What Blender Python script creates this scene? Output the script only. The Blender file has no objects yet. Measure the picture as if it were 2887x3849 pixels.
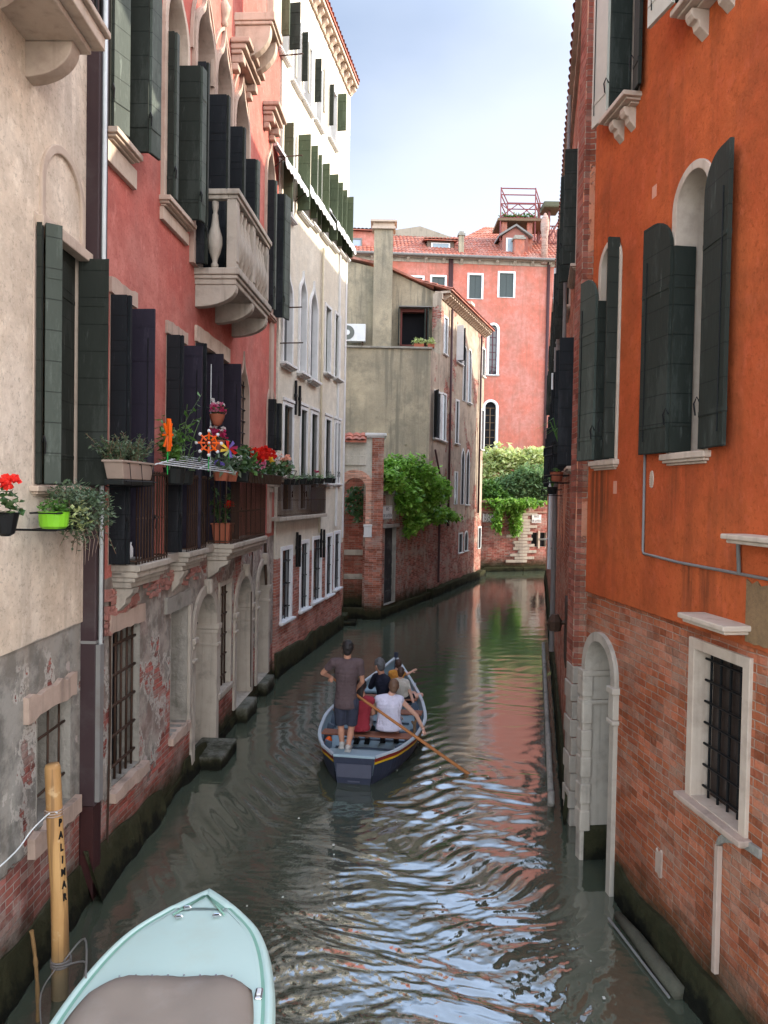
import bpy, bmesh, math, random
import numpy as np
from mathutils import Vector, Matrix, noise
from mathutils.geometry import tessellate_polygon, delaunay_2d_cdt
random.seed(7)
SC = bpy.context.scene
COL = SC.collection
PI = math.pi
H = 4.3            # eye height above the water, metres
FPX = 2780.0       # focal length in photograph pixels
PITCH = math.radians(1.39); ROLL = math.radians(1.0)
MC = Matrix.Rotation(PI/2-PITCH, 3, 'X') @ Matrix.Rotation(ROLL, 3, 'Z')
def ray(px, py):
    return MC @ Vector(((px-1443.5)/FPX, -(py-1924.5)/FPX, -1))
def at_z(px, py, z=0.0):
    r = ray(px, py); t = (z-H)/r.z
    return Vector((r.x*t, r.y*t, z))
def at_d(px, py, d):
    r = ray(px, py); t = d/r.y
    return Vector((r.x*t, d, H+r.z*t))

# ---------------------------------------------------------------- mesh builder
class MB:
    def __init__(s): s.v=[]; s.f=[]; s.mi=[]; s.cur=0
    def mat(s,i): s.cur=i; return s
    def add(s, vs, fs):
        o=len(s.v); s.v.extend([tuple(p) for p in vs])
        for f in fs: s.f.append(tuple(o+i for i in f)); s.mi.append(s.cur)
        return s
    def box(s,x0,x1,y0,y1,z0,z1):
        if x0>x1: x0,x1=x1,x0
        if y0>y1: y0,y1=y1,y0
        if z0>z1: z0,z1=z1,z0
        return s.add([(x0,y0,z0),(x1,y0,z0),(x1,y1,z0),(x0,y1,z0),(x0,y0,z1),(x1,y0,z1),(x1,y1,z1),(x0,y1,z1)],
            [(0,3,2,1),(4,5,6,7),(0,1,5,4),(1,2,6,5),(2,3,7,6),(3,0,4,7)])
    def obox(s, c, ax, ay, az):   # oriented box: centre and three half-axis vectors
        c=Vector(c); ax=Vector(ax); ay=Vector(ay); az=Vector(az); vs=[]
        for k in (-1,1):
            for (i,j) in ((-1,-1),(1,-1),(1,1),(-1,1)): vs.append(c+ax*i+ay*j+az*k)
        return s.add(vs,[(0,3,2,1),(4,5,6,7),(0,1,5,4),(1,2,6,5),(2,3,7,6),(3,0,4,7)])
    def prism(s, poly, y0, y1):   # polygon in (x,z), extruded along y
        n=len(poly); a=[(p[0],y0,p[1]) for p in poly]; b=[(p[0],y1,p[1]) for p in poly]
        tr=tessellate_polygon([[Vector((p[0],p[1],0)) for p in poly]])
        fs=[tuple(t) for t in tr]+[tuple(n+i for i in reversed(t)) for t in tr]
        fs+=[(i,(i+1)%n,n+(i+1)%n,n+i) for i in range(n)]
        return s.add(a+b,fs)
    def ring(s, po, pi_, y0, y1, close=True):
        n=len(po); vs=[]
        for y in (y0,y1):
            vs+=[(p[0],y,p[1]) for p in po]; vs+=[(p[0],y,p[1]) for p in pi_]
        fs=[]; R=range(n if close else n-1)
        for i in R:
            j=(i+1)%n
            fs+=[(i,j,n+j,n+i),(2*n+i,3*n+i,3*n+j,2*n+j),(i,2*n+i,2*n+j,j),(n+i,n+j,3*n+j,3*n+i)]
        if not close:
            fs+=[(0,n,3*n,2*n),(n-1,3*n-1,4*n-1,2*n-1)]
        return s.add(vs,fs)
    def tube(s, pts, r, n=6, cap=True, sx=1.0):
        pts=[Vector(p) for p in pts]; m=len(pts); rs=r if isinstance(r,(list,tuple)) else [r]*m
        vs=[]; up=Vector((0,0,1)); prev=None
        for i,p in enumerate(pts):
            d=(pts[min(i+1,m-1)]-pts[max(i-1,0)])
            if d.length<1e-9: d=Vector((0,0,1))
            d.normalize()
            if prev is None:
                a=up if abs(d.z)<.9 else Vector((1,0,0)); e1=d.cross(a).normalized()
            else:
                e1=(prev-d*prev.dot(d))
                e1=e1.normalized() if e1.length>1e-6 else d.orthogonal().normalized()
            prev=e1; e2=d.cross(e1)
            for k in range(n):
                t=2*PI*k/n; vs.append(p+e1*(math.cos(t)*rs[i]*sx)+e2*(math.sin(t)*rs[i]))
        fs=[]
        for i in range(m-1):
            for k in range(n):
                fs.append((i*n+k,i*n+(k+1)%n,(i+1)*n+(k+1)%n,(i+1)*n+k))
        if cap: fs+=[tuple(reversed(range(n))),tuple((m-1)*n+k for k in range(n))]
        return s.add(vs,fs)
    def lathe(s, prof, c=(0,0,0), n=16):   # profile of (r,z)
        vs=[]; m=len(prof)
        for (r,z) in prof:
            for k in range(n):
                t=2*PI*k/n; vs.append((c[0]+r*math.cos(t),c[1]+r*math.sin(t),c[2]+z))
        fs=[]
        for i in range(m-1):
            for k in range(n): fs.append((i*n+k,i*n+(k+1)%n,(i+1)*n+(k+1)%n,(i+1)*n+k))
        fs+=[tuple(reversed(range(n))),tuple((m-1)*n+k for k in range(n))]
        return s.add(vs,fs)
    def ell(s, c, rx, ry, rz, M=None, nu=14, nv=9):
        c=Vector(c); vs=[]; fs=[]
        for i in range(nv+1):
            ph=PI*i/nv
            for k in range(nu):
                t=2*PI*k/nu; p=Vector((rx*math.sin(ph)*math.cos(t),ry*math.sin(ph)*math.sin(t),rz*math.cos(ph)))
                if M is not None: p=M@p
                vs.append(c+p)
        for i in range(nv):
            for k in range(nu):
                fs.append((i*nu+k,(i+1)*nu+k,(i+1)*nu+(k+1)%nu,i*nu+(k+1)%nu))
        return s.add(vs,fs)
    def build(s, name, mats, parent=None, smooth=False, bevel=0, loc=None, rotz=None, seg=2):
        me=bpy.data.meshes.new(name); me.from_pydata(s.v,[],s.f); me.validate()
        if not isinstance(mats,(list,tuple)): mats=[mats]
        for m in mats: me.materials.append(m)
        if len(mats)>1 and len(me.polygons)==len(s.mi): me.polygons.foreach_set('material_index',s.mi)
        if smooth: me.polygons.foreach_set('use_smooth',[True]*len(me.polygons))
        me.update()
        bm=bmesh.new(); bm.from_mesh(me); bmesh.ops.recalc_face_normals(bm,faces=bm.faces); bm.to_mesh(me); bm.free()
        o=bpy.data.objects.new(name,me); COL.objects.link(o)
        if parent is not None: o.parent=parent
        if loc is not None: o.location=loc
        if rotz is not None: o.rotation_euler=(0,0,rotz)
        if bevel:
            b=o.modifiers.new('Bevel','BEVEL'); b.width=bevel; b.segments=seg; b.limit_method='ANGLE'; b.angle_limit=math.radians(40)
        return o

def cdt(outer,holes):
    """triangulate an outline with holes; returns points and triangles"""
    pts=[]; ed=[]
    for q in [outer]+holes:
        o=len(pts); n=len(q); pts+=[Vector((p[0],p[1])) for p in q]; ed+=[(o+i,o+(i+1)%n) for i in range(n)]
    vs,_,fs,_,_,_=delaunay_2d_cdt(pts,ed,[],0,1e-6)
    def inside(x,y,q):
        c=False; n=len(q); j=n-1
        for i in range(n):
            if (q[i][1]>y)!=(q[j][1]>y) and x<(q[j][0]-q[i][0])*(y-q[i][1])/(q[j][1]-q[i][1])+q[i][0]: c=not c
            j=i
        return c
    out=[]
    for f in fs:
        for k in range(1,len(f)-1):
            t=(f[0],f[k],f[k+1]); x=sum(vs[i].x for i in t)/3; y=sum(vs[i].y for i in t)/3
            if inside(x,y,outer) and not any(inside(x,y,h) for h in holes): out.append(t)
    return [(v.x,v.y) for v in vs],out
def tag(o,label=None,cat=None,group=None,kind=None):
    if label: o['label']=label
    if cat: o['category']=cat
    if group: o['group']=group
    if kind: o['kind']=kind
    return o
def empty(name,loc=(0,0,0),rz=0,label=None,cat=None,group=None):
    o=bpy.data.objects.new(name,None); COL.objects.link(o); o.location=loc; o.rotation_euler=(0,0,rz); o.empty_display_size=.2
    return tag(o,label,cat,group)
def copy_tree(o,parent=None):
    c=o.copy(); COL.objects.link(c); c.parent=parent
    for ch in list(o.children): copy_tree(ch,c)
    return c

# ---------------------------------------------------------------- materials
class NT:
    def __init__(s,name):
        s.m=bpy.data.materials.new(name); s.m.use_nodes=True; s.t=s.m.node_tree; s.t.nodes.clear()
        s.out=s.t.nodes.new('ShaderNodeOutputMaterial'); s.b=s.t.nodes.new('ShaderNodeBsdfPrincipled')
        s.t.links.new(s.b.outputs[0],s.out.inputs[0])
    def n(s,typ,ins=None,**kw):
        nd=s.t.nodes.new('ShaderNode'+typ)
        for k,v in kw.items(): setattr(nd,k,v)
        if ins:
            for k,v in ins.items(): s.set(nd,k,v)
        return nd
    def set(s,nd,k,v):
        sock=nd.inputs[k]
        if isinstance(v,bpy.types.NodeSocket): s.t.links.new(v,sock)
        else:
            if isinstance(v,(tuple,list)) and len(v)==3 and sock.type=='RGBA': v=(*v,1)
            sock.default_value=v
    def math(s,op,a,b=0.0,c=0.0,clamp=False):
        nd=s.n('Math',operation=op,use_clamp=clamp); s.set(nd,0,a); s.set(nd,1,b)
        if op in('MULTIPLY_ADD','SMOOTH_MIN','COMPARE'): s.set(nd,2,c)
        return nd.outputs[0]
    def noise(s,vec,scale,detail=4,rough=.55,dist=0):
        return s.n('TexNoise',{'Vector':vec,'Scale':scale,'Detail':detail,'Roughness':rough,'Distortion':dist}).outputs['Fac']
    def map(s,vec,sc=(1,1,1),loc=(0,0,0),rot=(0,0,0)):
        return s.n('Mapping',{'Vector':vec,'Scale':sc,'Location':loc,'Rotation':rot}).outputs[0]
    def mix(s,f,a,b,mode='MIX'):
        nd=s.n('Mix',data_type='RGBA',blend_type=mode,clamp_factor=True)
        s.set(nd,0,f); s.set(nd,6,a); s.set(nd,7,b); return nd.outputs[2]
    def ss(s,x,lo,hi,a=0.0,b=1.0):
        return s.n('MapRange',{'Value':x,'From Min':lo,'From Max':hi,'To Min':a,'To Max':b},interpolation_type='SMOOTHSTEP').outputs[0]
    def obj(s): return s.n('TexCoord').outputs['Object']
    def xyz(s,v):
        nd=s.n('SeparateXYZ',{0:v}); return nd.outputs[0],nd.outputs[1],nd.outputs[2]
    def comb(s,x,y,z): return s.n('CombineXYZ',{0:x,1:y,2:z}).outputs[0]
    def bump(s,h,dist=1.0,strength=1.0):
        return s.n('Bump',{'Height':h,'Distance':dist,'Strength':strength}).outputs[0]
    def fin(s,**kw):
        for k,v in kw.items():
            s.set(s.b,{'color':'Base Color','rough':'Roughness','normal':'Normal','metal':'Metallic','spec':'Specular IOR Level','ior':'IOR','trans':'Transmission Weight','coat':'Coat Weight','sss':'Subsurface Weight'}[k],v)
        return s.m

def simple(name,col,col2=None,rough=.6,scale=8,bump=.001,metal=0,streak=0,dirt=0,dirtcol=(.05,.045,.035),spec=.15):
    t=NT(name); o=t.obj(); nz=t.noise(o,scale,5,.6)
    c=t.mix(nz,col,col2 or tuple(x*.75 for x in col))
    if streak:
        st=t.noise(t.map(o,(9,9,.6)),1,4,.6); c=t.mix(t.math('MULTIPLY',t.ss(st,.5,.75),streak),c,dirtcol)
    if dirt:
        d=t.noise(o,2.3,6,.65); c=t.mix(t.math('MULTIPLY',t.ss(d,.48,.72),dirt),c,dirtcol)
    hb=t.noise(o,scale*5,4,.6)
    return t.fin(color=c,rough=rough,metal=metal,spec=spec,normal=t.bump(t.math('MULTIPLY',hb,bump)))

def wallmat(name,pl,pl2,br=(.30,.085,.05),br2=(.19,.05,.032),mortar=(.32,.27,.22),zb=0.0,zamp=.5,patch=.0,
            algae=.35,streak=.25,streakcol=(.10,.08,.06),low=None,zlow=0,rects=(),fine=1.0,brickonly=False,
            lowpatch=0,patchcol=None,fadebrick=.35,bscale=1.0,grime=.3):
    """aged render over brick: coordinates are metres along the wall and metres up"""
    t=NT(name); o=t.obj(); x,y,z=t.xyz(o)
    wob=t.noise(o,1.7,3,.5); wob2=t.noise(o,9,3,.6)
    xx=t.math('ADD',x,t.math('MULTIPLY',wob2,.02)); zz=t.math('ADD',z,t.math('MULTIPLY',wob,.05))
    xx=t.math('ADD',xx,t.math('MULTIPLY',y,.97))
    v2=t.comb(xx,zz,0.0)
    bt=t.n('TexBrick',{'Vector':v2,'Scale':1.0,'Color1':(*br,1),'Color2':(*br2,1),'Mortar':(*mortar,1),'Mortar Size':.007*bscale,'Mortar Smooth':.35,'Bias':-.1,'Brick Width':.25*bscale,'Row Height':.072*bscale})
    fac=bt.outputs['Fac']; bcol=bt.outputs['Color']
    # individual brick variation, worn bricks, mortar washed over
    row=t.math('FLOOR',t.math('DIVIDE',zz,.072*bscale)); sh=t.math('MULTIPLY',t.math('MODULO',t.math('ABSOLUTE',row),2.0),.5)
    cell=t.math('FLOOR',t.math('SUBTRACT',t.math('DIVIDE',xx,.25*bscale),sh))
    vb=t.n('TexWhiteNoise',{'Vector':t.comb(cell,row,0.0)},noise_dimensions='2D').outputs['Value']
    vd=t.n('TexWhiteNoise',{'Vector':t.comb(row,cell,0.0)},noise_dimensions='2D').outputs['Value']
    bcol=t.mix(t.ss(vb,.70,.85,0,.42),bcol,tuple(min(1,c*1.5+.05) for c in br))
    bcol=t.mix(t.ss(vd,.80,.90,0,.6),bcol,tuple(c*.42 for c in br))
    bcol=t.mix(t.ss(vd,.16,.05,.0,.5),bcol,tuple(c*.85 for c in mortar))
    zone=t.noise(o,.75,5,.6); bcol=t.mix(t.ss(zone,.50,.62,0,.38),bcol,tuple(c*.55 for c in br2))
    wear=t.noise(t.map(o,(1,1,1),(3,9,1)),5,6,.7); fac=t.math('MULTIPLY',fac,t.ss(wear,.66,.50)); bcol=t.mix(t.ss(wear,.56,.66,0,.55),bcol,tuple(c*1.15 for c in br))
    lime=t.noise(o,1.3,6,.7)
    bcol=t.mix(t.math('MULTIPLY',t.ss(lime,.47,.62),fadebrick),bcol,mortar)
    nbig=t.noise(o,.55,4,.55); nmid=t.noise(o,3.2,6,.65); nf=t.noise(o,38,4,.7)
    pc=t.mix(t.ss(nbig,.40,.60),pl,pl2)
    pc=t.mix(t.ss(nmid,.40,.62,0,.5),pc,tuple(c*.72 for c in pl))
    blot=t.noise(t.map(o,(1,1,.7),(4,2,9)),6,6,.72)
    pc=t.mix(t.ss(blot,.54,.64,0,.4),pc,tuple(min(.9,c*1.25+.02) for c in pl2))
    pits=t.noise(o,24,6,.75); pc=t.mix(t.ss(pits,.53,.64,0,.6),pc,tuple(c*.5 for c in pl)); pc=t.mix(t.ss(pits,.44,.32,0,.35),pc,tuple(min(.9,c*1.3+.02) for c in pl2))
    if low is not None:
        e=t.math('ADD',z,t.math('MULTIPLY',t.math('SUBTRACT',wob,.5),.1))
        lc=t.mix(t.ss(t.noise(o,2.6,7,.7),.4,.6),low,tuple(c*.5 for c in low))
        lc=t.mix(t.ss(t.noise(o,5,5,.6),.62,.7),lc,(.42,.36,.32))
        pc=t.mix(t.ss(e,zlow-.012,zlow+.012),lc,pc)
    st=t.noise(t.map(o,(5.5,5.5,.35)),1,5,.62); st2=t.noise(t.map(o,(1.1,1.1,.12),(3,1,2)),1,3,.5)
    sm=t.math('MULTIPLY',t.math('MULTIPLY',t.ss(st,.45,.62),t.ss(st2,.40,.58)),streak,clamp=True)
    for (u0,u1,z0,z1,s) in rects:   # rain stains below sills: own place and outline
        m=t.math('MULTIPLY',t.ss(x,u0,u0+.12),t.ss(x,u1-.12,u1,1,0))
        m=t.math('MULTIPLY',m,t.math('MULTIPLY',t.ss(z,z0,z1-.15),t.ss(z,z1-.02,z1,1,0)))
        st3=t.noise(t.map(o,(13,13,.5)),1,4,.6)
        sm=t.math('ADD',sm,t.math('MULTIPLY',t.math('MULTIPLY',m,t.ss(st3,.38,.6)),s),clamp=True)
    pc=t.mix(sm,pc,streakcol)
    gm=t.noise(o,.9,7,.7)
    pc=t.mix(t.math('MULTIPLY',t.ss(gm,.46,.64),grime),pc,streakcol)
    if brickonly: mask=0.0; col=bcol
    else:
        edge=t.math('ADD',t.math('SUBTRACT',z,zb),t.math('MULTIPLY',t.math('SUBTRACT',t.noise(o,1.1,7,.68),.5),zamp*2))
        mask=t.ss(edge,-.012,.012)
        if patch>0:
            pn=t.noise(t.map(o,(1,1,.8),(7,7,7)),.8,7,.66)
            mask=t.math('MULTIPLY',mask,t.ss(pn,patch,patch+.012,1,0))
        if lowpatch>0:
            pl_=t.noise(t.map(o,(1,1,.75),(2,5,1)),1.15,8,.7); lm=t.math('MULTIPLY',t.ss(pl_,lowpatch,lowpatch+.01),t.ss(z,zlow-.02,zlow-.25)); mask=t.math('MULTIPLY',mask,t.math('SUBTRACT',1.0,lm))
            pe_=t.ss(pl_,lowpatch-.035,lowpatch-.02); pc=t.mix(t.math('MULTIPLY',t.math('MULTIPLY',pe_,t.ss(z,zlow-.02,zlow-.25)),.7),pc,(.46,.42,.36))
        col=t.mix(mask,bcol,pc)
    if algae>0:
        an=t.noise(o,3,6,.7); ae=t.math('ADD',z,t.math('MULTIPLY',t.math('SUBTRACT',an,.5),-.7*algae-.25))
        am=t.ss(ae,algae*.35,algae*1.5,1,0)
        col=t.mix(am,col,t.mix(t.noise(o,7,5,.6),(.022,.024,.012),(.045,.04,.02)))
        am2=t.ss(ae,.02,.22,1,0); col=t.mix(am2,col,(.010,.010,.007))
    hb=t.math('MULTIPLY',fac,-.018)
    hb=t.math('ADD',hb,t.math('MULTIPLY',t.noise(o,14,5,.7),.028*fine)); hb=t.math('ADD',hb,t.math('MULTIPLY',vb,.010))
    hp=t.math('ADD',t.math('MULTIPLY',nf,.0045*fine),t.math('MULTIPLY',nmid,.014*fine))
    if brickonly: h=hb
    else:
        h=t.n('Mix',{0:mask,2:hb,3:t.math('ADD',hp,.022)},data_type='FLOAT').outputs[0]
    return t.fin(color=col,rough=.95,spec=.04,normal=t.bump(h))

def leafmat(name,c1,c2,c3,rough=.5,trans=.25):
    t=NT(name); g=t.n('NewGeometry').outputs['Random Per Island']
    o=t.obj(); cl=t.noise(o,3,3,.6)
    c=t.mix(t.ss(g,.0,.6),c1,c2); c=t.mix(t.ss(g,.7,1,0,.8),c,c3); c=t.mix(t.ss(cl,.4,.62,0,.45),c,c3)
    t.fin(color=c,rough=rough,spec=.4)
    tr=t.n('BsdfTranslucent',{'Color':c}); ms=t.n('MixShader',{0:trans})
    t.t.links.new(t.b.outputs[0],ms.inputs[1]); t.t.links.new(tr.outputs[0],ms.inputs[2]); t.t.links.new(ms.outputs[0],t.out.inputs[0])
    return t.m
def shuttermat(name,col,pitch=.27,dark=.5):
    t=NT(name); o=t.obj(); x,y,z=t.xyz(o)
    fr=t.math('FRACT',t.math('DIVIDE',z,pitch)); ln=t.math('LESS_THAN',fr,.035)
    n=t.noise(t.map(o,(1,1,.3)),6,5,.65); c=t.mix(n,col,tuple(k*.7 for k in col)); c=t.mix(t.ss(t.noise(t.map(o,(1,1,.25)),3.2,7,.75),.48,.62,0,.5),c,tuple(k*1.5+.012 for k in col)); c=t.mix(t.ss(t.noise(t.map(o,(1,1,.12),(3,3,3)),16,5,.7),.60,.68,0,.5),c,tuple(k*2.0+.03 for k in col))
    c=t.mix(t.math('MULTIPLY',ln,dark),c,(.006,.007,.006))
    h=t.math('ADD',t.math('MULTIPLY',ln,-.008),t.math('MULTIPLY',t.noise(t.map(o,(3,3,.5)),10,4,.6),.003))
    return t.fin(color=c,rough=.6,spec=.08,normal=t.bump(h))

M={}
M['stone']=simple('istrian stone',(.44,.385,.31),(.33,.28,.22),.75,5,.004,streak=.5,dirt=.55,dirtcol=(.13,.12,.10))
M['whitestone']=simple('white stone',(.66,.65,.62),(.55,.54,.51),.7,5,.003,streak=.3,dirt=.3,dirtcol=(.28,.27,.24))
M['warmstone']=simple('warm stone',(.56,.45,.35),(.42,.32,.24),.75,6,.004,streak=.35,dirt=.4,dirtcol=(.2,.14,.1))
M['rawstone']=simple('rough stone jamb',(.34,.31,.26),(.22,.20,.165),.85,4,.02,streak=.4,dirt=.6,dirtcol=(.09,.08,.06))
M['pinkstone']=simple('pale pink stone',(.47,.35,.27),(.36,.26,.20),.8,6,.004,streak=.4,dirt=.3)
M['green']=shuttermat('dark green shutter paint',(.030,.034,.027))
M['greenlit']=shuttermat('sky lit green shutter paint',(.070,.082,.066))  # lit copy of the dark green: sky sheen on canal-facing leaves put into the colour
M['black']=shuttermat('black shutter paint',(.018,.02,.022))
M['purple']=shuttermat('dark plum shutter paint',(.030,.025,.036),.9,.1)
M['olive']=shuttermat('bounce tinted green shutter paint',(.075,.095,.055),.55,.2)  # warm bounced light on the open green leaves is mixed into this colour
M['cream']=simple('cream painted board',(.50,.47,.38),None,.5)
M['iron']=simple('rusty wrought iron',(.035,.028,.024),(.09,.045,.025),.6,20,.001,metal=.4)
M['irondark']=simple('black iron',(.018,.018,.018),None,.5,20,.0005,metal=.5)
M['dark']=simple('dark interior',(.012,.012,.014),None,.9)
def _gl():
    t=NT('window glass'); o=t.obj(); n=t.noise(o,1.5,3); 
    return t.fin(color=t.mix(n,(.015,.018,.02),(.04,.045,.05)),rough=.08,spec=.7,normal=t.bump(t.math('MULTIPLY',t.noise(o,3,2),.004)))
M['glass']=_gl()
M['pipe']=simple('brown metal duct',(.040,.024,.026),(.055,.035,.034),.42,3,.001,dirt=.3,dirtcol=(.10,.09,.085))
M['pipegrey']=simple('grey zinc pipe',(.22,.21,.19),(.15,.14,.13),.5,4,.001,dirt=.4,dirtcol=(.12,.08,.06))
M['pipewhite']=simple('white plastic pipe',(.62,.64,.62),None,.4,4,.0005,dirt=.2)
M['pipebrown']=simple('dark brown pipe',(.07,.035,.035),None,.5,4,.0005)
M['terracotta']=simple('terracotta pot',(.36,.11,.06),(.28,.09,.05),.75,8,.001)
M['potblack']=simple('black plastic pot',(.02,.022,.02),None,.5)
M['potbeige']=simple('beige clay trough',(.36,.27,.21),None,.7)
M['lime']=simple('lime green plastic',(.22,.55,.03),None,.35)
M['wood']=simple('weathered wood',(.20,.13,.08),(.11,.07,.04),.75,8,.004)
M['white']=simple('white paint',(.75,.75,.73),None,.5,5,.001,dirt=.15,dirtcol=(.4,.38,.33))
M['soil']=simple('soil',(.05,.035,.02),None,.95)
M['leafrose']=leafmat('rosemary leaves',(.075,.12,.055),(.10,.15,.075),(.16,.19,.11))
M['leafdark']=leafmat('dark green leaves',(.03,.075,.02),(.05,.11,.03),(.09,.14,.05))
M['leaf']=leafmat('green leaves',(.05,.13,.02),(.085,.19,.03),(.13,.25,.05))
M['leafivy']=leafmat('vine leaves',(.06,.17,.016),(.18,.38,.04),(.32,.52,.09),.45,.4)
M['leafpale']=leafmat('pale variegated leaves',(.34,.44,.14),(.50,.58,.22),(.70,.70,.40),.6,.35)
M['leafbush']=leafmat('bush leaves',(.08,.16,.05),(.14,.25,.09),(.22,.32,.14),.6,.3)
M['leaffig']=leafmat('grey green leaves',(.07,.11,.055),(.10,.15,.075),(.15,.19,.11))
def petal(name,a,b): return leafmat(name,a,b,tuple(min(.95,k*1.2+.02) for k in b),.6,.3)
M['red']=petal('red petals',(.60,.01,.01),(.75,.03,.015))
M['pink']=petal('pink petals',(.55,.10,.22),(.75,.25,.38))
M['cerise']=petal('cerise petals',(.40,.01,.08),(.55,.04,.14))
M['whitefl']=petal('white petals',(.70,.68,.62),(.80,.76,.72))
M['yellow']=petal('yellow petals',(.80,.40,.02),(.85,.55,.05))
M['peach']=petal('peach petals',(.80,.32,.20),(.85,.50,.36))
M['violet']=petal('violet petals',(.16,.10,.45),(.28,.20,.6))
M['orangepl']=simple('orange plastic',(.85,.12,.01),None,.35)
def tilemat():
    t=NT('roof tiles'); o=t.obj(); x,y,z=t.xyz(o)
    n=t.noise(t.map(o,(5,2.5,2.5)),1,3,.6); c=t.mix(t.ss(n,.3,.7),(.42,.13,.08),(.26,.10,.07))
    c=t.mix(t.ss(t.noise(o,1.2,6,.7),.45,.7,0,.5),c,(.45,.33,.27)); c=t.mix(t.ss(t.noise(t.map(o,(5,3,3),(9,9,9)),1,2),.6,.7,0,.5),c,(.12,.08,.07))
    return t.fin(color=c,rough=.85,spec=.2,normal=t.bump(t.math('MULTIPLY',t.noise(o,12,4),.01)))
M['tile']=tilemat()
# ---------------------------------------------------------------- facades
def catmull(pts,n=4):
    out=[]; P=[pts[0]]+list(pts)+[pts[-1]]
    for i in range(1,len(P)-2):
        for k in range(n):
            t=k/n; a,b,c,d=P[i-1],P[i],P[i+1],P[i+2]
            out.append(tuple(.5*((2*b[j])+(-a[j]+c[j])*t+(2*a[j]-5*b[j]+4*c[j]-d[j])*t*t+(-a[j]+3*b[j]-3*c[j]+d[j])*t**3) for j in range(len(b))))
    out.append(tuple(pts[-1])); return out
def shape(kind,u0,u1,z0,z1,grow=0.0,growb=0.0):
    """closed outline: bottom-left, bottom-right, then round the head to the left side"""
    w=u1-u0; c=(u0+u1)/2
    if kind=='rect': return [(u0-grow,z0-growb),(u1+grow,z0-growb),(u1+grow,z1+grow),(u0-grow,z1+grow)]
    if kind=='round': half=[(.5*math.cos(t*PI/20),.5*math.sin(t*PI/20)) for t in range(0,11)]; rise=.5
    elif kind=='seg': half=[(.5-.5*(t/8),.16*math.sin(t/8*PI/2)) for t in range(0,9)]; rise=.16
    elif kind=='gothic':
        half=[(math.cos(t*PI/3/8)-.5,math.sin(t*PI/3/8)) for t in range(0,9)]; rise=.866
    else: # ogee
        half=catmull([(.5,0),(.5,.22),(.44,.48),(.30,.68),(.14,.84),(.05,1.02),(0,1.25)],3); rise=1.25
    zs=z1-rise*w; W=w+2*grow
    R=[(c+x*W,zs+y*W*(1 if kind!='ogee' else (w+grow)/W)) for x,y in half]; L=[(2*c-p[0],p[1]) for p in reversed(R[:-1])]
    return [(u0-grow,z0-growb),(u1+grow,z0-growb)]+R+L
class Fac:
    def __init__(s,name,a,b,label,cat='house',depth=6.0,face=None,group=None):
        a=Vector((a[0],a[1],0)); b=Vector((b[0],b[1],0)); d=(b-a).normalized(); nrm=Vector((-d.y,d.x,0))
        mid=(a+b)/2; tgt=Vector(face) if face else Vector((0,0,0))
        if nrm.dot(Vector((tgt.x,tgt.y,0))-mid)<0: a,b=b,a; d=-d; nrm=-nrm
        s.o=a; s.d=d; s.n=nrm; s.len=(b-a).length; s.depth=depth
        s.root=empty(name,a,math.atan2(d.y,d.x),label,cat,group); s.holes=[]
    def hit(s,px,py,off=0.0):
        r=ray(px,py); c=Vector((0,0,H)); o=s.o+s.n*off
        t=(o-c).dot(s.n)/r.dot(s.n); p=c+r*t
        return ((p-s.o).dot(s.d),p.z)
    def rect(s,xl,xr,xref,yt,yb,off=0.0):
        ym=(yt+yb)/2; a=s.hit(xl,ym,off)[0]; b=s.hit(xr,ym,off)[0]
        return min(a,b),max(a,b),s.hit(xref,yb,off)[1],s.hit(xref,yt,off)[1]
    def world(s,u,y,z): p=s.o+s.d*u+s.n*y; return Vector((p.x,p.y,z))
    def wall(s,outline,mat,rev=.3,name='wall',revmat=None,back=True,through=False):
        m=MB(); flat,tr=cdt(outline,s.holes)
        m.add([(p[0],0,p[1]) for p in flat],tr)
        if through: m.add([(p[0],-s.depth,p[1]) for p in flat],[t[::-1] for t in tr]); rev=s.depth-.05
        for h in s.holes:
            n=len(h); m.add([(p[0],0,p[1]) for p in h]+[(p[0],-rev-.05,p[1]) for p in h],[(i,(i+1)%n,n+(i+1)%n,n+i) for i in range(n)])
        if back:
            n=len(outline); D=-s.depth
            t2=tessellate_polygon([[Vector((p[0],p[1],0)) for p in outline]])
            if not through: m.add([(p[0],D,p[1]) for p in outline],[tuple(reversed(t)) for t in t2])
            m.add([(p[0],0,p[1]) for p in outline]+[(p[0],D,p[1]) for p in outline],[(i,n+i,n+(i+1)%n,(i+1)%n) for i in range(n)])
        me=bpy.data.meshes.new(name); me.from_pydata(m.v,[],m.f); me.materials.append(mat); me.update()
        bm=bmesh.new(); bm.from_mesh(me); bmesh.ops.remove_doubles(bm,verts=bm.verts,dist=1e-5); bmesh.ops.recalc_face_normals(bm,faces=bm.faces)
        bm.to_mesh(me); bm.free()
        o=bpy.data.objects.new(name,me); COL.objects.link(o); o.parent=s.root; return o
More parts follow.
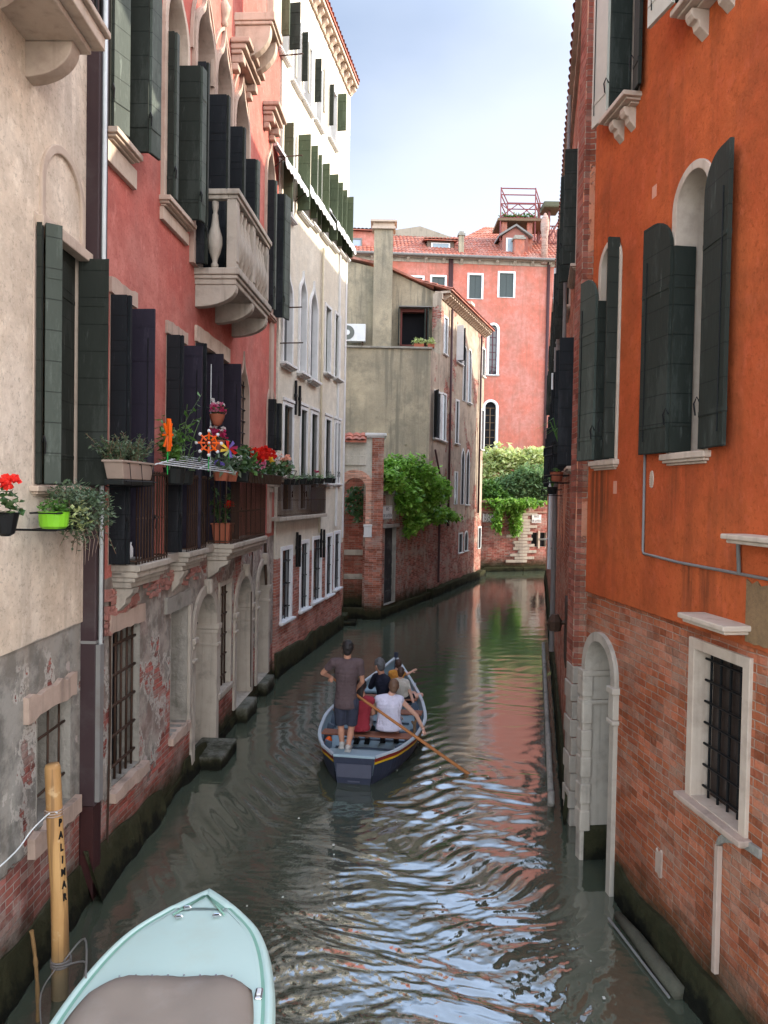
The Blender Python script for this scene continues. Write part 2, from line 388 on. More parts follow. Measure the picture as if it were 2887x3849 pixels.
def shutter(parent,hu,hy,z0,z1,chain,mats,top='flat',label=None,t=.035,hook=True,name='shutter'):
    """chain: list of (width, angle) panels hinged end to end; angle measured in the wall's own frame"""
    m=MB(); p=Vector((0,0,0)); h=z1-z0
    for k,(w,a) in enumerate(chain):
        d=Vector((math.cos(math.radians(a)),math.sin(math.radians(a)),0)); nn=Vector((-d.y,d.x,0))*t/2
        g=.012
        if top=='fold' and k<len(chain)-1: prof=[(g,0),(w-g,0),(w-g,h-.3),(g,h-.3)]
        elif top=='fold': prof=[(g,0),(w-g,0)]+[(w-g-(w-2*g)*.0,h)]+[((w-g)*.62+g-((w-g)*.62)*math.sin(q*PI/2/7),h-.3*(1-math.cos(q*PI/2/7))) for q in range(8)]
        elif top=='flat': prof=[(g,0),(w-g,0),(w-g,h),(g,h)]
        else:
            r=min(w*(1.0 if len(chain)==1 else 1.0),.5); flip=(top=='archr')
            prof=[(g,0),(w-g,0)]
            arc=[((w-g)-(w-2*g)*(1-math.cos(q*PI/2/7)) ,h-r+r*math.sin(q*PI/2/7)) for q in range(8)]
            arc[-1]=(g,h)
            prof+=arc
            if flip: prof=[(w-x,z) for x,z in prof]
        tr=tessellate_polygon([[Vector((x,z,0)) for x,z in prof]]); n=len(prof)
        vs=[p+d*x+nn+Vector((0,0,z)) for x,z in prof]+[p+d*x-nn+Vector((0,0,z)) for x,z in prof]
        m.mat(min(k,len(mats)-1)).add(vs,[tuple(q) for q in tr]+[tuple(n+i for i in reversed(q)) for q in tr]+[(i,(i+1)%n,n+(i+1)%n,n+i) for i in range(n)])
        # stiles and hinge straps
        if w>.15:
            for zz in (h*.12,h*.80 if top!='fold' else h*.70): m.obox(p+d*(w/2)+Vector((0,0,zz)),d*(w/2-g*1.5),nn*1.35,(0,0,.022))
        if w>.3 and k==len(chain)-1 and hook:
            for sg in (-1,1): m.mat(len(mats)).tube([p+d*(w*.8)+nn*sg*1.35+Vector((0,0,.12)),p+d*(w*.8)+nn*sg*1.35+Vector((0,0,h-.34))],.006,5)
            m.mat(min(k,len(mats)-1))
        p=p+d*w
    if hook:
        q=Vector((0,0,0))+Vector((math.cos(math.radians(chain[0][1])),math.sin(math.radians(chain[0][1])),0))*chain[0][0]
        m.mat(len(mats)).tube([q+Vector((0,0,h*.16)),q+Vector((.02,.02,h*.16+.06)),q+Vector((.03,.04,h*.16)),q+Vector((.02,.03,h*.16-.1))],.008,5)
    o=m.build(name,list(mats)+[M['irondark']],parent,loc=(hu,hy,z0),bevel=.004)
    if label: o['label']=label
    return o
def window(F,r,kind='rect',fw=.1,fp=.04,rev=.25,fmat=None,pane='glass',sash=True,sill=None,bars=None,nobottom=False,framegrow=True,
           shut=(),name='window',label=None,sillmat=None,corbel=False,barmat=None,sashmat=None):
    u0,u1,z0,z1=r; hole=shape(kind,u0,u1,z0,z1); F.holes.append(hole)
    ins=shape(kind,u0+.006,u1-.006,z0+.006,z1-.006)
    m=MB(); outer=shape(kind,u0,u1,z0,z1,fw,0 if nobottom else fw*.2)
    if fw>0:
        m.ring(outer,ins,-rev,fp)
    else: m.ring(shape(kind,u0+.0,u1,z0,z1,.004,.004),ins,-rev,.006)
    fr=m.build(name,fmat or M['stone'],F.root,bevel=.006 if fw>0 else 0)
    if label: fr['label']=label
    if pane:
        pm=MB(); pm.prism(shape(kind,u0+.004,u1-.004,z0+.004,z1-.004),-rev+.01,-rev+.03); pm.build('pane',M[pane] if isinstance(pane,str) else pane,fr)
    if sash:
        sm=MB(); cw=.03; yy0,yy1=-rev+.034,-rev+.07
        zt=z1 if kind in('rect','seg') else z1-(u1-u0)*.5
        sm.box(u0+.008,u0+.05,yy0,yy1,z0+.008,zt-.01); sm.box(u1-.05,u1-.008,yy0,yy1,z0+.008,zt-.01)
        c=(u0+u1)/2; sm.box(c-.03,c+.03,yy0,yy1-.003,z0+.008,zt-.01)
        nr=max(2,int((zt-z0)/.5))
        for i in range(nr+1):
            zz=z0+.03+(zt-z0-.06)*i/nr; sm.box(u0+.05,u1-.05,yy0+.002,yy1-.006,zz-.018,zz+.018)
        sm.build('sash',sashmat or M['wood'],fr)
    if bars:
        nv,nh,br_=bars; bm_=MB(); yb=-.06 if rev>.15 else -.02
        for i in range(nv):
            u=u0+(u1-u0)*(i+.5)/nv; bm_.tube([(u,yb,z0),(u,yb,z1-(0 if kind=='rect' else (u1-u0)*.5*abs(2*(i+.5)/nv-1)**2))],br_,6)
        for i in range(nh):
            z=z0+(z1-z0)*(i+.5)/nh; bm_.tube([(u0,yb+.005,z),(u1,yb+.005,z)],br_*1.15,6)
        bm_.build('bars',barmat or M['iron'],fr,smooth=True)
    if sill:
        sp,sh=sill; s2=MB(); e=fw+.05
        s2.box(u0-e,u1+e,-.02,sp,z0-sh*.55,z0-.004); s2.box(u0-e+.03,u1+e-.03,-.02,sp*.8,z0-sh*.8,z0-sh*.55-.001); s2.box(u0-e+.06,u1+e-.06,-.02,sp*.5,z0-sh,z0-sh*.8-.001)
        if corbel:
            for cu in (u0-e+.18,u1+e-.18):
                pr=[(0,0),(sp*.7,0),(sp*.7,-.05),(sp*.6,-.09),(sp*.45,-.10),(sp*.4,-.15),(sp*.25,-.18),(0,-.24)]
                n=len(pr); vs=[(cu-.055,a,z0-sh-.002+b) for a,b in pr]+[(cu+.055,a,z0-sh-.002+b) for a,b in pr]
                tr=tessellate_polygon([[Vector((a,b,0)) for a,b in pr]])
                s2.add(vs,[tuple(q) for q in tr]+[tuple(n+i for i in reversed(q)) for q in tr]+[(i,(i+1)%n,n+(i+1)%n,n+i) for i in range(n)])
        s2.build('sill',sillmat or fmat or M['stone'],fr,bevel=.008)
    for sh in shut: shutter(fr,*sh[:1],sh[1],z0+.01,sh[2] if sh[2] else z1-.02,sh[3],sh[4],*(sh[5:] or ()))
    return fr
def cornice_brackets(F,u0,u1,z,step,proj,h,w,mat,name='cornice',slab=True,slabh=.1,parent=None):
    m=MB(); u=u0
    if slab: m.box(u0,u1,-.05,proj+.06,z,z+slabh); m.box(u0,u1,-.05,.06,z-h*.9,z-.002)
    while u<u1-w:
        pr=[(.05,0),(proj,0),(proj,-h*.35),(proj*.6,-h*.6),(.05,-h)]
        n=len(pr); vs=[(u,a,z-.003+b) for a,b in pr]+[(u+w,a,z-.003+b) for a,b in pr]
        m.add(vs,[tuple(range(n)),tuple(reversed(range(n,2*n)))]+[(i,(i+1)%n,n+(i+1)%n,n+i) for i in range(n)]); u+=step
    return m.build(name,mat,parent or F.root)
def tile_roof(parent,u0,u1,ye,ze,yr,zr,name='roof',pitch=.2,row=.36,mat=None,loc=None,rotz=None,u0r=None,u1r=None):
    """half-round clay tiles: eave line (ye,ze) up to ridge (yr,zr)"""
    L=math.hypot(yr-ye,zr-ze); rows=max(2,int(L/row)); cols=int((u1-u0)/pitch); K=6
    u0r=u0 if u0r is None else u0r; u1r=u1 if u1r is None else u1r
    nx=cols*K+1; v=[]; f=[]
    nrm=Vector((0,-(zr-ze),(yr-ye))); nrm=nrm if nrm.z>0 else -nrm; nrm.normalize()
    for j in range(rows*2):
        t=(j//2+(j%2))/rows; lift=.035 if j%2==0 else .0
        a=u0+(u0r-u0)*t; b=u1+(u1r-u1)*t
        for i in range(nx):
            hgt=.05*abs(math.sin(PI*i/K))+lift+.006*math.sin(i//K*12.9+j//2*4.1)
            p=Vector((a+(b-a)*i/(nx-1),ye+(yr-ye)*t,ze+(zr-ze)*t))+nrm*hgt; v.append(tuple(p))
    for j in range(rows*2-1):
        for i in range(nx-1): f.append((j*nx+i,j*nx+i+1,(j+1)*nx+i+1,(j+1)*nx+i))
    m=MB(); m.add(v,f)
    m.add([(u0,ye,ze-.06),(u1,ye,ze-.06),(u1r,yr,zr-.06),(u0r,yr,zr-.06),(u0,ye,ze-.005),(u1,ye,ze-.005),(u1r,yr,zr-.005),(u0r,yr,zr-.005)],[(0,1,2,3),(4,5,6,7),(0,1,5,4),(1,2,6,5),(2,3,7,6),(3,0,4,7)])
    return m.build(name,mat or M['tile'],parent,loc=loc,rotz=rotz)
def railing(name,parent,pts,zb,zt,mat,step=.1,r=.009,belly=0,rail=.018):
    """bars along a polyline in wall coordinates (u,y)"""
    m=MB()
    for a,b in zip(pts[:-1],pts[1:]):
        a=Vector((*a,0)); b=Vector((*b,0)); L=(b-a).length; n=max(1,int(L/step)); d=(b-a)/L; out=Vector((-d.y,d.x,0))
        for z in (zb+.04,zt): m.obox((a+b)/2+Vector((0,0,z)),d*(L/2+.01),out*rail*.6,(0,0,rail*.5))
        for i in range(n+1):
            p=a+d*(L*i/n)
            if belly: m.tube([p+Vector((0,0,zb)),p+Vector((0,0,zb+.14))+out*belly*.1,p+Vector((0,0,zb+.45*(zt-zb))),p+Vector((0,0,zt))],r,5)
            else: m.tube([p+Vector((0,0,zb)),p+Vector((0,0,zt))],r,5)
            m.ell(p+Vector((0,0,zt+.02)),.016,.016,.022,None,5,4)
            m.ell(p+Vector((0,0,zb+(zt-zb)*.5)),.014,.014,.02,None,5,4)
    return m.build(name,mat,parent)
# ---------------------------------------------------------------- foliage
def leaves(m,pts,size,rnd=.35,long=1.6,down=0.0):
    for p in pts:
        s=size*(1+random.uniform(-rnd,rnd)); th=random.uniform(0,2*PI); ph=random.uniform(-.9,.9)-down
        d=Vector((math.cos(th)*math.cos(ph),math.sin(th)*math.cos(ph),math.sin(ph)))
        w=d.cross(Vector((random.uniform(-.6,.6),random.uniform(-.6,.6),1))).normalized()*s*.5; up=d.cross(w).normalized()*s*.12
        p=Vector(p); L=d*s*long
        m.add([p,p+L*.45+w*.9+up,p+L,p+L*.45-w*.9+up],[(0,1,2,3)])
def blobpts(c,rx,ry,rz,n,surf=.6,cl=None):
    out=[]
    c=Vector(c)
    for _ in range(n):
        v=Vector((random.gauss(0,1),random.gauss(0,1),random.gauss(0,1))).normalized()
        r=(random.random()**(1/3)) if random.random()>surf else random.uniform(.75,1.05)
        v=v*r; k=1+.55*noise.noise(v*2.6+c*1.7)
        out.append(c+Vector((v.x*rx*k,v.y*ry*k,v.z*rz*k)))
    return out
def sprigs(m,c,n,h,spread,leaf,nl=14,stem=None,droop=0):
    c=Vector(c)
    for _ in range(n):
        a=random.uniform(0,2*PI); t=random.uniform(0,1)**.6*spread; L=h*random.uniform(.6,1.1)
        d=Vector((math.cos(a)*t,math.sin(a)*t,1)).normalized(); p=[]
        for i in range(5):
            s=i/4; p.append(c+d*(L*s)+Vector((math.cos(a),math.sin(a),0))*(.15*L*s*s)+Vector((0,0,-droop*s*s*L)))
        m.mat(1).tube(p,.003,3,cap=False); m.mat(0)
        q=[]
        for i in range(nl):
            s=.15+.85*i/nl; k=min(3,int(s*4)); f=s*4-k; q.append(p[k].lerp(p[k+1],f))
        leaves(m,q,leaf,.3,2.2)
    return m
def lpair(r,mats,near=((.10,90),(.24,150)),far=((.30,90),(.26,172)),nh=None,fh=None,top='flat',zt=None):
    u0,u1,z0,z1=r; return [(u1-.01,-.02,zt,near,mats,top),(u0+.01,-.10,zt,far,mats,top)]
GL=[M['green'],M['greenlit']]
# ================================================================ BEIGE HOUSE (left edge)
BE=Fac('house',(-3.11,2.6),(-3.11,7.60),'beige plastered house at the left edge with an arched panel over a shuttered window','house',5)
mat_beige=wallmat('beige render',lowpatch=.56,pl=(.68,.55,.41),pl2=(.72,.61,.48),zb=1.0,zamp=.55,patch=0,algae=.5,streak=.35,streakcol=(.32,.26,.20),low=(.30,.28,.24),zlow=2.93,grime=.25,
   br=(.30,.10,.075),br2=(.18,.07,.06),mortar=(.36,.30,.25),fadebrick=.75)
r=BE.rect(128,300,300,965,1828); r=(r[0],r[1],r[2],r[3])
u0,u1,z0,z1=r
window(BE,r,'rect',.07,.03,.22,M['warmstone'],sill=(.10,.10),shut=[
    (u1+.04,.03,None,((.07,90),(.16,125)),[M['green'],M['greenlit']],'flat'),
    (u0+.01,-.02,None,((.30,90),(.035,0)),[M['green'],M['green']],'flat')],name='window')
# the middle leaf stands half closed in the opening
fr=[c for c in BE.root.children if c.name.startswith('window')][-1]
shutter(fr,u0+.02,-.06,z0+.01,z1-.02,((.0+(u1-u0)*.62,5),),[M['green']],'flat',hook=False)
# blind arched panel above
a=BE.rect(150,296,296,600,900); us0,us1=a[0],a[1]
za=BE.hit(220,577)[1]; zb_=BE.hit(300,945)[1]
m=MB(); po=shape('round',us0-.06,us1+.06,zb_,za+.06); pi_=shape('round',us0+.02,us1-.02,zb_+.05,za-.02); m.ring(po,pi_,-.01,.05)
m.box(us0-.14,us1+.14,-.01,.10,zb_-.10,zb_); m.build('arched_moulding',M['warmstone'],BE.root,bevel=.01)
m=MB(); m.prism(shape('round',us0+.015,us1-.015,zb_+.03,za-.015),.001,.012)
m.build('arched_panel',simple('pale marbled plaster',(.62,.50,.42),(.52,.36,.28),.8,2.2,.004,dirt=.3,dirtcol=(.7,.62,.55)),BE.root)
# lower window with raw lintel
r=BE.rect(136,262,140,2690,3120)
window(BE,r,'rect',0,0,.42,M['rawstone'],pane='dark',sash=False,bars=(3,2,.012))
u0,u1,z0,z1=r; m=MB()
random.seed(3)
zz=z1
def rough_slab(m,u0,u1,y0,y1,z0,z1,n=9,j=.03):
    top=[(u0+(u1-u0)*i/n+random.uniform(-j,j)*.3,z1+random.uniform(-j,j)) for i in range(n+1)]
    bot=[(u0+(u1-u0)*i/n+random.uniform(-j,j)*.3,z0+random.uniform(-j,j)*.6) for i in range(n+1)]
    m.prism(bot+top[::-1],y0,y1)
rough_slab(m,u0-.05,u1+.25,-.01,.05,z1+.005,z1+.22); m.build('lintel',M['pinkstone'],BE.root,bevel=.015)
m=MB(); rough_slab(m,u0-.15,u1+.15,-.01,.07,z0-.18,z0-.005); m.build('window_ledge',M['pinkstone'],BE.root,bevel=.015)
BE.wall([(0,-.6),(BE.len,-.6),(BE.len,12),(0,12)],mat_beige,.45)
m=MB(); m.box(0,BE.len,0.003,.028,2.93,11.9)   # upper render coat stands proud of the base
um,uM,zm,zM=BE.rect(128,300,300,965,1828)
polys=[[(0.002,2.93),(BE.len-.002,2.93),(BE.len-.002,11.9),(0.002,11.9)],[(um-.072,zm-.05),(uM+.072,zm-.05),(uM+.072,zM+.072),(um-.072,zM+.072)]]
flat,tr=cdt(polys[0],polys[1:])
m=MB(); m.add([(p[0],.022,p[1]) for p in flat],tr)
m.add([(.002,.022,2.93),(BE.len-.002,.022,2.93),(BE.len-.002,.001,2.925),(.002,.001,2.925)],[(0,1,2,3)])
m.build('render_coat',mat_beige,BE.root)
# balcony overhead
ub0=BE.hit(395,150,.6)[0]; ub1=BE.hit(142,30,.10)[0]
zb_=BE.hit(395,215,.6)[1]; 
ub0=BE.len-2.6 if False else ub0
m=MB(); zb_=BE.hit(140,30,.0)[1]
zfl=BE.hit(405,205,.62)[1]; u_f=BE.hit(405,205,.62)[0]; u_n=BE.hit(85*1.0,0,.62)[0]
m.box(u_f,BE.len,0.0,.60,zfl+.02,zfl+.14); m.box(u_f-.03,BE.len,0,.64,zfl+.142,zfl+.20); m.box(u_f+.05,BE.len,0.0,.5,zfl-.04,zfl+.018)
bal=m.build('balcony',M['warmstone'],BE.root,bevel=.012)
m=MB()
for k in range(4):
    u=u_f+.10+k*.95
    pr=[(0,0)]+[(.42-.0*i,0) for i in range(1)]+[(.42*math.cos(t*PI/2/9),-.30*math.sin(t*PI/2/9)) for t in range(10)]
    n=len(pr); vs=[(u,a+.002,zfl-.045+b) for a,b in pr]+[(u+.16,a+.002,zfl-.045+b) for a,b in pr]
    m.add(vs,[tuple(range(n)),tuple(reversed(range(n,2*n)))]+[(i,(i+1)%n,n+(i+1)%n,n+i) for i in range(n)])
m.build('bracket',M['warmstone'],bal,bevel=.01)
rl=railing('railing',bal,[(u_f+.03,.02),(u_f+.03,.57),(BE.len,.57)],zfl+.205,zfl+1.2,M['irondark'],.11,.015)

# ---- square brown duct and white pipe at the joint of the two houses
t_=empty('drainpipe',(0,0,0),0,'square brown metal duct running down the joint of the beige and pink houses','drainpipe')
pt=at_d(305,1900,7.62); pu=at_d(383,1900,7.66)
xa,xb=pt.x,pu.x
m=MB(); m.box(xa,xb-.03,7.60,7.84,1.0,12); m.build('duct',M['pipe'],t_,bevel=.012)
m=MB(); m.box(xa-.004,xb-.024,7.594,7.85,2.70,2.73); m.box(xa-.004,xb-.024,7.594,7.85,6.2,6.22); m.build('joint',M['pipegrey'],t_)
m=MB(); m.box(xa+.01,xb-.045,7.61,7.83,-.3,.995); m.build('lower_duct',simple('rust black duct',(.018,.012,.012),(.06,.015,.012),.7,4,.004),t_,bevel=.01)
m=MB(); m.tube([(xb-.002,7.66,2.0),(xb-.002,7.66,12)],.022,10); tag(m.build('white_pipe',M['pipewhite'],None,smooth=True),'thin white pipe beside the brown duct on the pink house','pipe')
m=MB(); m.box(xb-.028,xb+.02,7.60,7.70,1.05,2.69); m.build('side_strip',M['pipegrey'],t_)
t_.name='drainpipe'

# ================================================================ PINK HOUSE
PA=-3.466; PM=.0565
def pxy(d): return (PA+PM*d,d)
PK=Fac('house',pxy(7.74),pxy(16.9),'faded pink house with pointed venetian windows, a stone balcony and flower-lined iron balconies','house',7)
mat_pink=wallmat('pink render',(.47,.130,.10),(.50,.185,.145),lowpatch=.535,zb=.85,zamp=.95,patch=0,algae=.5,streak=.18,streakcol=(.27,.12,.10),low=(.33,.29,.24),zlow=3.32,grime=.3,
   br=(.36,.10,.075),br2=(.24,.08,.06),mortar=(.38,.30,.25),fadebrick=.6)
# top row
r=PK.rect(402,490,402,-420,484); u0,u1,z0,z1=r
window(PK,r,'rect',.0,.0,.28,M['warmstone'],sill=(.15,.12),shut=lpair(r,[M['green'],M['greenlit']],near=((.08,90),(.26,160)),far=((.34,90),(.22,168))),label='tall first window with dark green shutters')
m=MB(); m.box(u0-.12,u1+.12,-.01,.05,z0-.36,z0-.14); m.build('sill_panel',M['warmstone'],PK.root,bevel=.006)
r=PK.rect(618,694,618,-190,752); u0,u1,z0,z1=r
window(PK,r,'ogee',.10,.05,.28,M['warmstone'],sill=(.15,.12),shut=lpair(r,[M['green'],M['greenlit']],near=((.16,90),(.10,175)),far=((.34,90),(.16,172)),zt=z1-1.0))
m=MB(); m.box(u0-.12,u1+.12,-.01,.05,z0-.30,z0-.14); m.build('sill_panel',M['warmstone'],PK.root,bevel=.006)
ZB1=7.58
for k,(xl,xr,ya) in enumerate(((724,793,60),(800,858,222),(872,924,333))):
    r=PK.rect(xl,xr,(xl+xr)/2,ya,900); r=(r[0],r[1],ZB1,11.75)
    u0,u1,z0,z1=r
    far=((.36,90),(.10,172)) if k<2 else ((.30,90),(.14,165))
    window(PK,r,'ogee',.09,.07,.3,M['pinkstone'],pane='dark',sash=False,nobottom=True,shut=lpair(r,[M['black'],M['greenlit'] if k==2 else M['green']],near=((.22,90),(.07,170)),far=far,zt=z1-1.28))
    # cusped inner order and finial
    m=MB(); so=shape('ogee',u0+.01,u1-.01,z0,z1-.02); si=shape('round',u0+.11,u1-.11,z0,z1-.42)
    m.ring(shape('gothic',u0-.17,u1+.17,z0+3,z1+.12)[1:],shape('gothic',u0-.13,u1+.13,z0+3,z1+.06)[1:],.005,.05,False)
    m.build('archivolt',M['pinkstone'],PK.root)
    m=MB(); cu=(u0+u1)/2; m.lathe([(.02,0),(.07,.05),(.05,.12),(.09,.22),(.11,.32),(.05,.44),(.02,.5)],(cu,.03,z1+.10),8); m.build('finial',M['pinkstone'],PK.root,smooth=True)
r=PK.rect(996,1024,1008,574,1182); 
window(PK,(r[0],r[1],r[2],11.75),'ogee',.08,.05,.28,M['pinkstone'],sill=(.12,.12),shut=lpair((r[0],r[1],r[2],11.75),[M['black'],M['greenlit']],near=((.22,90),(.1,170)),far=((.36,90),(.3,165)),zt=10.8))
# first-floor French windows (dark plum shutters)
ZF=3.47
for k,(xl,xr,xt,yt) in enumerate(((410,498,410,1098),(621,690,621,1250))):
    r=PK.rect(xl,xr,xt,yt,2050); r=(r[0],r[1],ZF,r[3]); u0,u1,z0,z1=r
    window(PK,r,'rect',.0,.0,.3,M['pinkstone'],pane='dark',sash=False,shut=[(u1-.01,.0,None,((.20,90),(.06,170)),[M['black']],'flat'),(u0+.01,-.14,None,((.42,88),),[M['purple']],'flat')])
    m=MB(); rough_slab(m,u0-.05,u1+.04,-.01,.035,z1+.004,z1+.17,8,.012); m.build('lintel',M['pinkstone'],PK.root)
r=PK.rect(730,852,730,1281,2000); r=(r[0],r[1],ZF,r[3]); u0,u1,z0,z1=r; uc=(u0+u1)/2
window(PK,r,'rect',.0,.0,.3,M['pinkstone'],pane='dark',sash=False,shut=[(u1-.01,.0,None,((.14,90),(.06,170)),[M['black']],'flat'),(uc+.03,-.2,None,((.40,90),),[M['purple']],'flat'),(uc-.05,-.1,None,((.16,90),(.06,170)),[M['black']],'flat'),(u0+.01,-.16,None,((.42,88),),[M['purple']],'flat')],label='wide double french window with dark plum shutters')
m=MB(); rough_slab(m,u0-.03,u1+.04,-.01,.04,z1+.004,z1+.24,10,.012); m.build('lintel',M['warmstone'],PK.root)
r=PK.rect(893,932,905,1324,1690); window(PK,r,'ogee',.05,.03,.22,M['pinkstone'],pane='black',sash=False,bars=(3,8,.012),barmat=M['irondark'],label='narrow pointed window with a black grille')
r=PK.rect(1003,1030,1012,1400,1690); window(PK,r,'ogee',.05,.03,.2,M['pinkstone'],pane='dark',sash=False,shut=lpair(r,[M['black'],M['green']],near=((.2,90),(.05,170)),far=((.24,90),(.1,170)),zt=r[3]-.6))
# ground floor
r=PK.rect(418,522,418,2380,2958); window(PK,r,'rect',0,0,.30,M['rawstone'],pane='dark',sash=False,bars=(5,5,.016),label='tall grilled ground-floor window between rough stone jambs')
u0,u1,z0,z1=r; m=MB(); random.seed(5)
rough_slab(m,u0-.06,u1+.12,-.01,.05,z1+.004,z1+.20,9,.02); m.build('lintel',M['pinkstone'],PK.root,bevel=.01)
m=MB(); rough_slab(m,u0-.12,u1+.08,-.25,.10,z0-.16,z0-.005,9,.03); m.build('window_ledge',M['pinkstone'],PK.root,bevel=.02)
r=PK.rect(640,702,640,2302,2765); u0,u1,z0,z1=r
window(PK,r,'rect',.0,.0,.26,M['rawstone'],pane=M['rawstone'],sash=False,label='blocked window niche'); m=MB()
rough_slab(m,u0-.05,u1+.25,-.01,.04,z1+.004,z1+.22,8,.01); m.build('lintel',M['rawstone'],PK.root,bevel=.008)
m=MB(); rough_slab(m,u0-.03,u1+.05,-.2,.07,z0-.13,z0-.004,8,.03); m.build('window_ledge',M['pinkstone'],PK.root,bevel=.02)
m=MB(); m.box(u0-.005,u0-.11,.004,.05,z0,z1); m.build('jamb',M['stone'],PK.root,bevel=.008)
# rubble exposed between the windows
m=MB(); random.seed(11)
for i in range(120):
    uu=random.uniform(PK.len-1.1,PK.len-.25) if i%3 else random.uniform(PK.len-3.6,PK.len-1.2); zz=random.uniform(2.72,3.18) if i%3 else random.uniform(2.95,3.2)
    a=random.uniform(.05,.12); m.obox((uu,.0,zz),(a,random.uniform(-.02,.02),random.uniform(-.02,.02)),(0,random.uniform(.02,.035),0),(0,0,random.uniform(.018,.034)))
m.build('exposed_brick',simple('broken brick',(.42,.13,.10),(.30,.20,.16),.9,12,.012,dirt=.4),PK.root,bevel=.006)
for k,(xl,xr,xa,ya) in enumerate(((728,808,765,2235),(884,940,912,2168),(965,1003,985,2122))):
    r=PK.rect(xl,xr,xa,ya,2500); z0=(.12,.30,.30)[k]; r=(r[0],r[1],z0,r[3]); u0,u1,_,z1=r
    fr=window(PK,r,'round',.14,.04,.55,M['stone'],pane='wood' if k!=2 else 'dark',sash=False,nobottom=True,label=('nearest','middle','farthest')[k]+' arched water door')
    zi=z1-(u1-u0)/2-.1
    m=MB()
    for (ua,ub) in ((u0-.16,u0+.03),(u1-.03,u1+.16)):
        m.box(ua,ub,-.54,.08,zi,zi+.09); m.box(ua+.02,ub-.02 if ua>u0 else ub-.01,-.53,.06,zi-.07,zi-.001); m.box(ua+.01,ub-.01,-.535,.07,zi-.28,zi-.23)
    m.build('impost',M['stone'],fr,bevel=.012)
    m=MB(); m.obox(((u0+u1)/2,.05,z1+.12),(.06,0,0),(0,.07,0),(0,0,.12)); m.build('keystone',M['stone'],fr,bevel=.03)
    m=MB()      # fan grille in the arch
    for i in range(9):
        a=PI*(i+.5)/9; c=(u0+u1)/2; rr=(u1-u0)/2-.02; m.tube([(c+.08*math.cos(a),-.3,zi+.1+.08*math.sin(a)),(c+rr*math.cos(a),-.3,zi+.1+rr*math.sin(a))],.012,5)
    m.tube([(u0+.01,-.3,zi+.1),(u1-.01,-.3,zi+.1)],.02,6); m.build('fan_grille',M['iron'],fr)
r=PK.rect(822,862,822,2206,2600); window(PK,r,'rect',.07,.03,.2,M['stone'],pane='dark',sash=False,bars=(4,5,.014),sill=(.06,.14),label='narrow grilled window between the water doors')
PK.wall([(0,-.6),(PK.len,-.6),(PK.len,16.2),(0,16.2)],mat_pink,.45)
# ragged plaster shelf fragments and cables
m=MB(); random.seed(21)
uN=PK.len
m.tube([(uN-.35,.02,3.1),(uN-.36,.03,2.0),(uN-.33,.02,.3)],.012,5); m.tube([(2.2,.03,3.1),(2.25,.03,2.2),(2.2,.03,.4)],.012,5); m.tube([(1.0,.03,3.2),(1.02,.04,2.6),(.98,.05,2.3)],.03,6)
m.build('cable',M['iron'],PK.root)
m=MB(); m.box(PK.hit(1012,1300)[0],PK.hit(1022,1300)[0],.0,.05,3.4,9.8); m.build('corner_strip',M['pinkstone'],PK.root)
# stone balcony (first floor above)
un=PK.hit(733,1000,0)[0]; uf=PK.hit(1008,1180,.61)[0]; P=.61
m=MB(); m.box(uf-.02,un+.04,-.02,P+.06,ZB1-.10,ZB1); m.box(uf,un+.02,-.02,P+.03,ZB1-.16,ZB1-.101); m.box(uf+.02,un,-.02,P,ZB1-.24,ZB1-.161)
bal=m.build('balcony',M['stone'],PK.root,bevel=.015); bal['label']='carved stone balcony with bulging balusters'
zr=8.66
m=MB(); m.box(uf-.03,un+.05,P-.14,P+.05,zr-.02,zr+.06); m.box(uf,un+.02,P-.12,P+.02,zr-.08,zr-.021)
m.box(un-.10,un+.05,0,P-.141,zr-.02,zr+.06); m.box(uf-.03,uf+.12,0,P-.141,zr-.02,zr+.06); m.box(un-.08,un+.02,0,P-.121,zr-.08,zr-.021); m.build('handrail',M['stone'],bal,bevel=.012)
m=MB()
for uu in (un-.08,(un+uf)/2,uf+.10): m.box(uu-.09,uu+.09,P-.14,P-.0,ZB1+.002,zr-.082); m.box(uu-.075,uu+.075,P-.002,P+.01,ZB1+.1,zr-.18)
m.build('pedestal',M['stone'],bal,bevel=.01)
bp=[(r_*1.0 if z_<.1 or z_>.75 else r_*1.55,z_) for r_,z_ in [(.05,0),(.055,.06),(.035,.09),(.03,.14),(.055,.24),(.072,.36),(.07,.46),(.04,.62),(.03,.74),(.045,.78),(.03,.82),(.05,.9),(.05,.98)]]
bpos=[]
for seg in ((un-.17,(un+uf)/2+.09),((un+uf)/2-.09,uf+.19)):
    L=seg[0]-seg[1]; n=int(L/.19)
    for i in range(n): bpos.append((seg[0]-L*(i+.5)/n,P-.07))
bpos.append((un-.05,.28)); bpos.append((uf+.05,.28))
b0=MB().lathe(bp,(0,0,0),12).build('baluster',M['stone'],bal,smooth=True,loc=(bpos[0][0],bpos[0][1],ZB1+.002))
for p in bpos[1:]:
    c=b0.copy(); COL.objects.link(c); c.parent=bal; c.location=(p[0],p[1],ZB1+.002)
m=MB()
for uu in (un-.16,(un+uf)/2-.08,uf+.02):
    pr=[(0,0),(P,0),(P,-.05)]+[(P*math.cos(t*PI/2/8),-.05-.27*math.sin(t*PI/2/8)) for t in range(1,9)]
    n=len(pr); vs=[(uu,a,ZB1-.243+b) for a,b in pr]+[(uu+.15,a,ZB1-.243+b) for a,b in pr]
    m.add(vs,[tuple(range(n)),tuple(reversed(range(n,2*n)))]+[(i,(i+1)%n,n+(i+1)%n,n+i) for i in range(n)])
m.build('bracket',M['stone'],bal,bevel=.01)
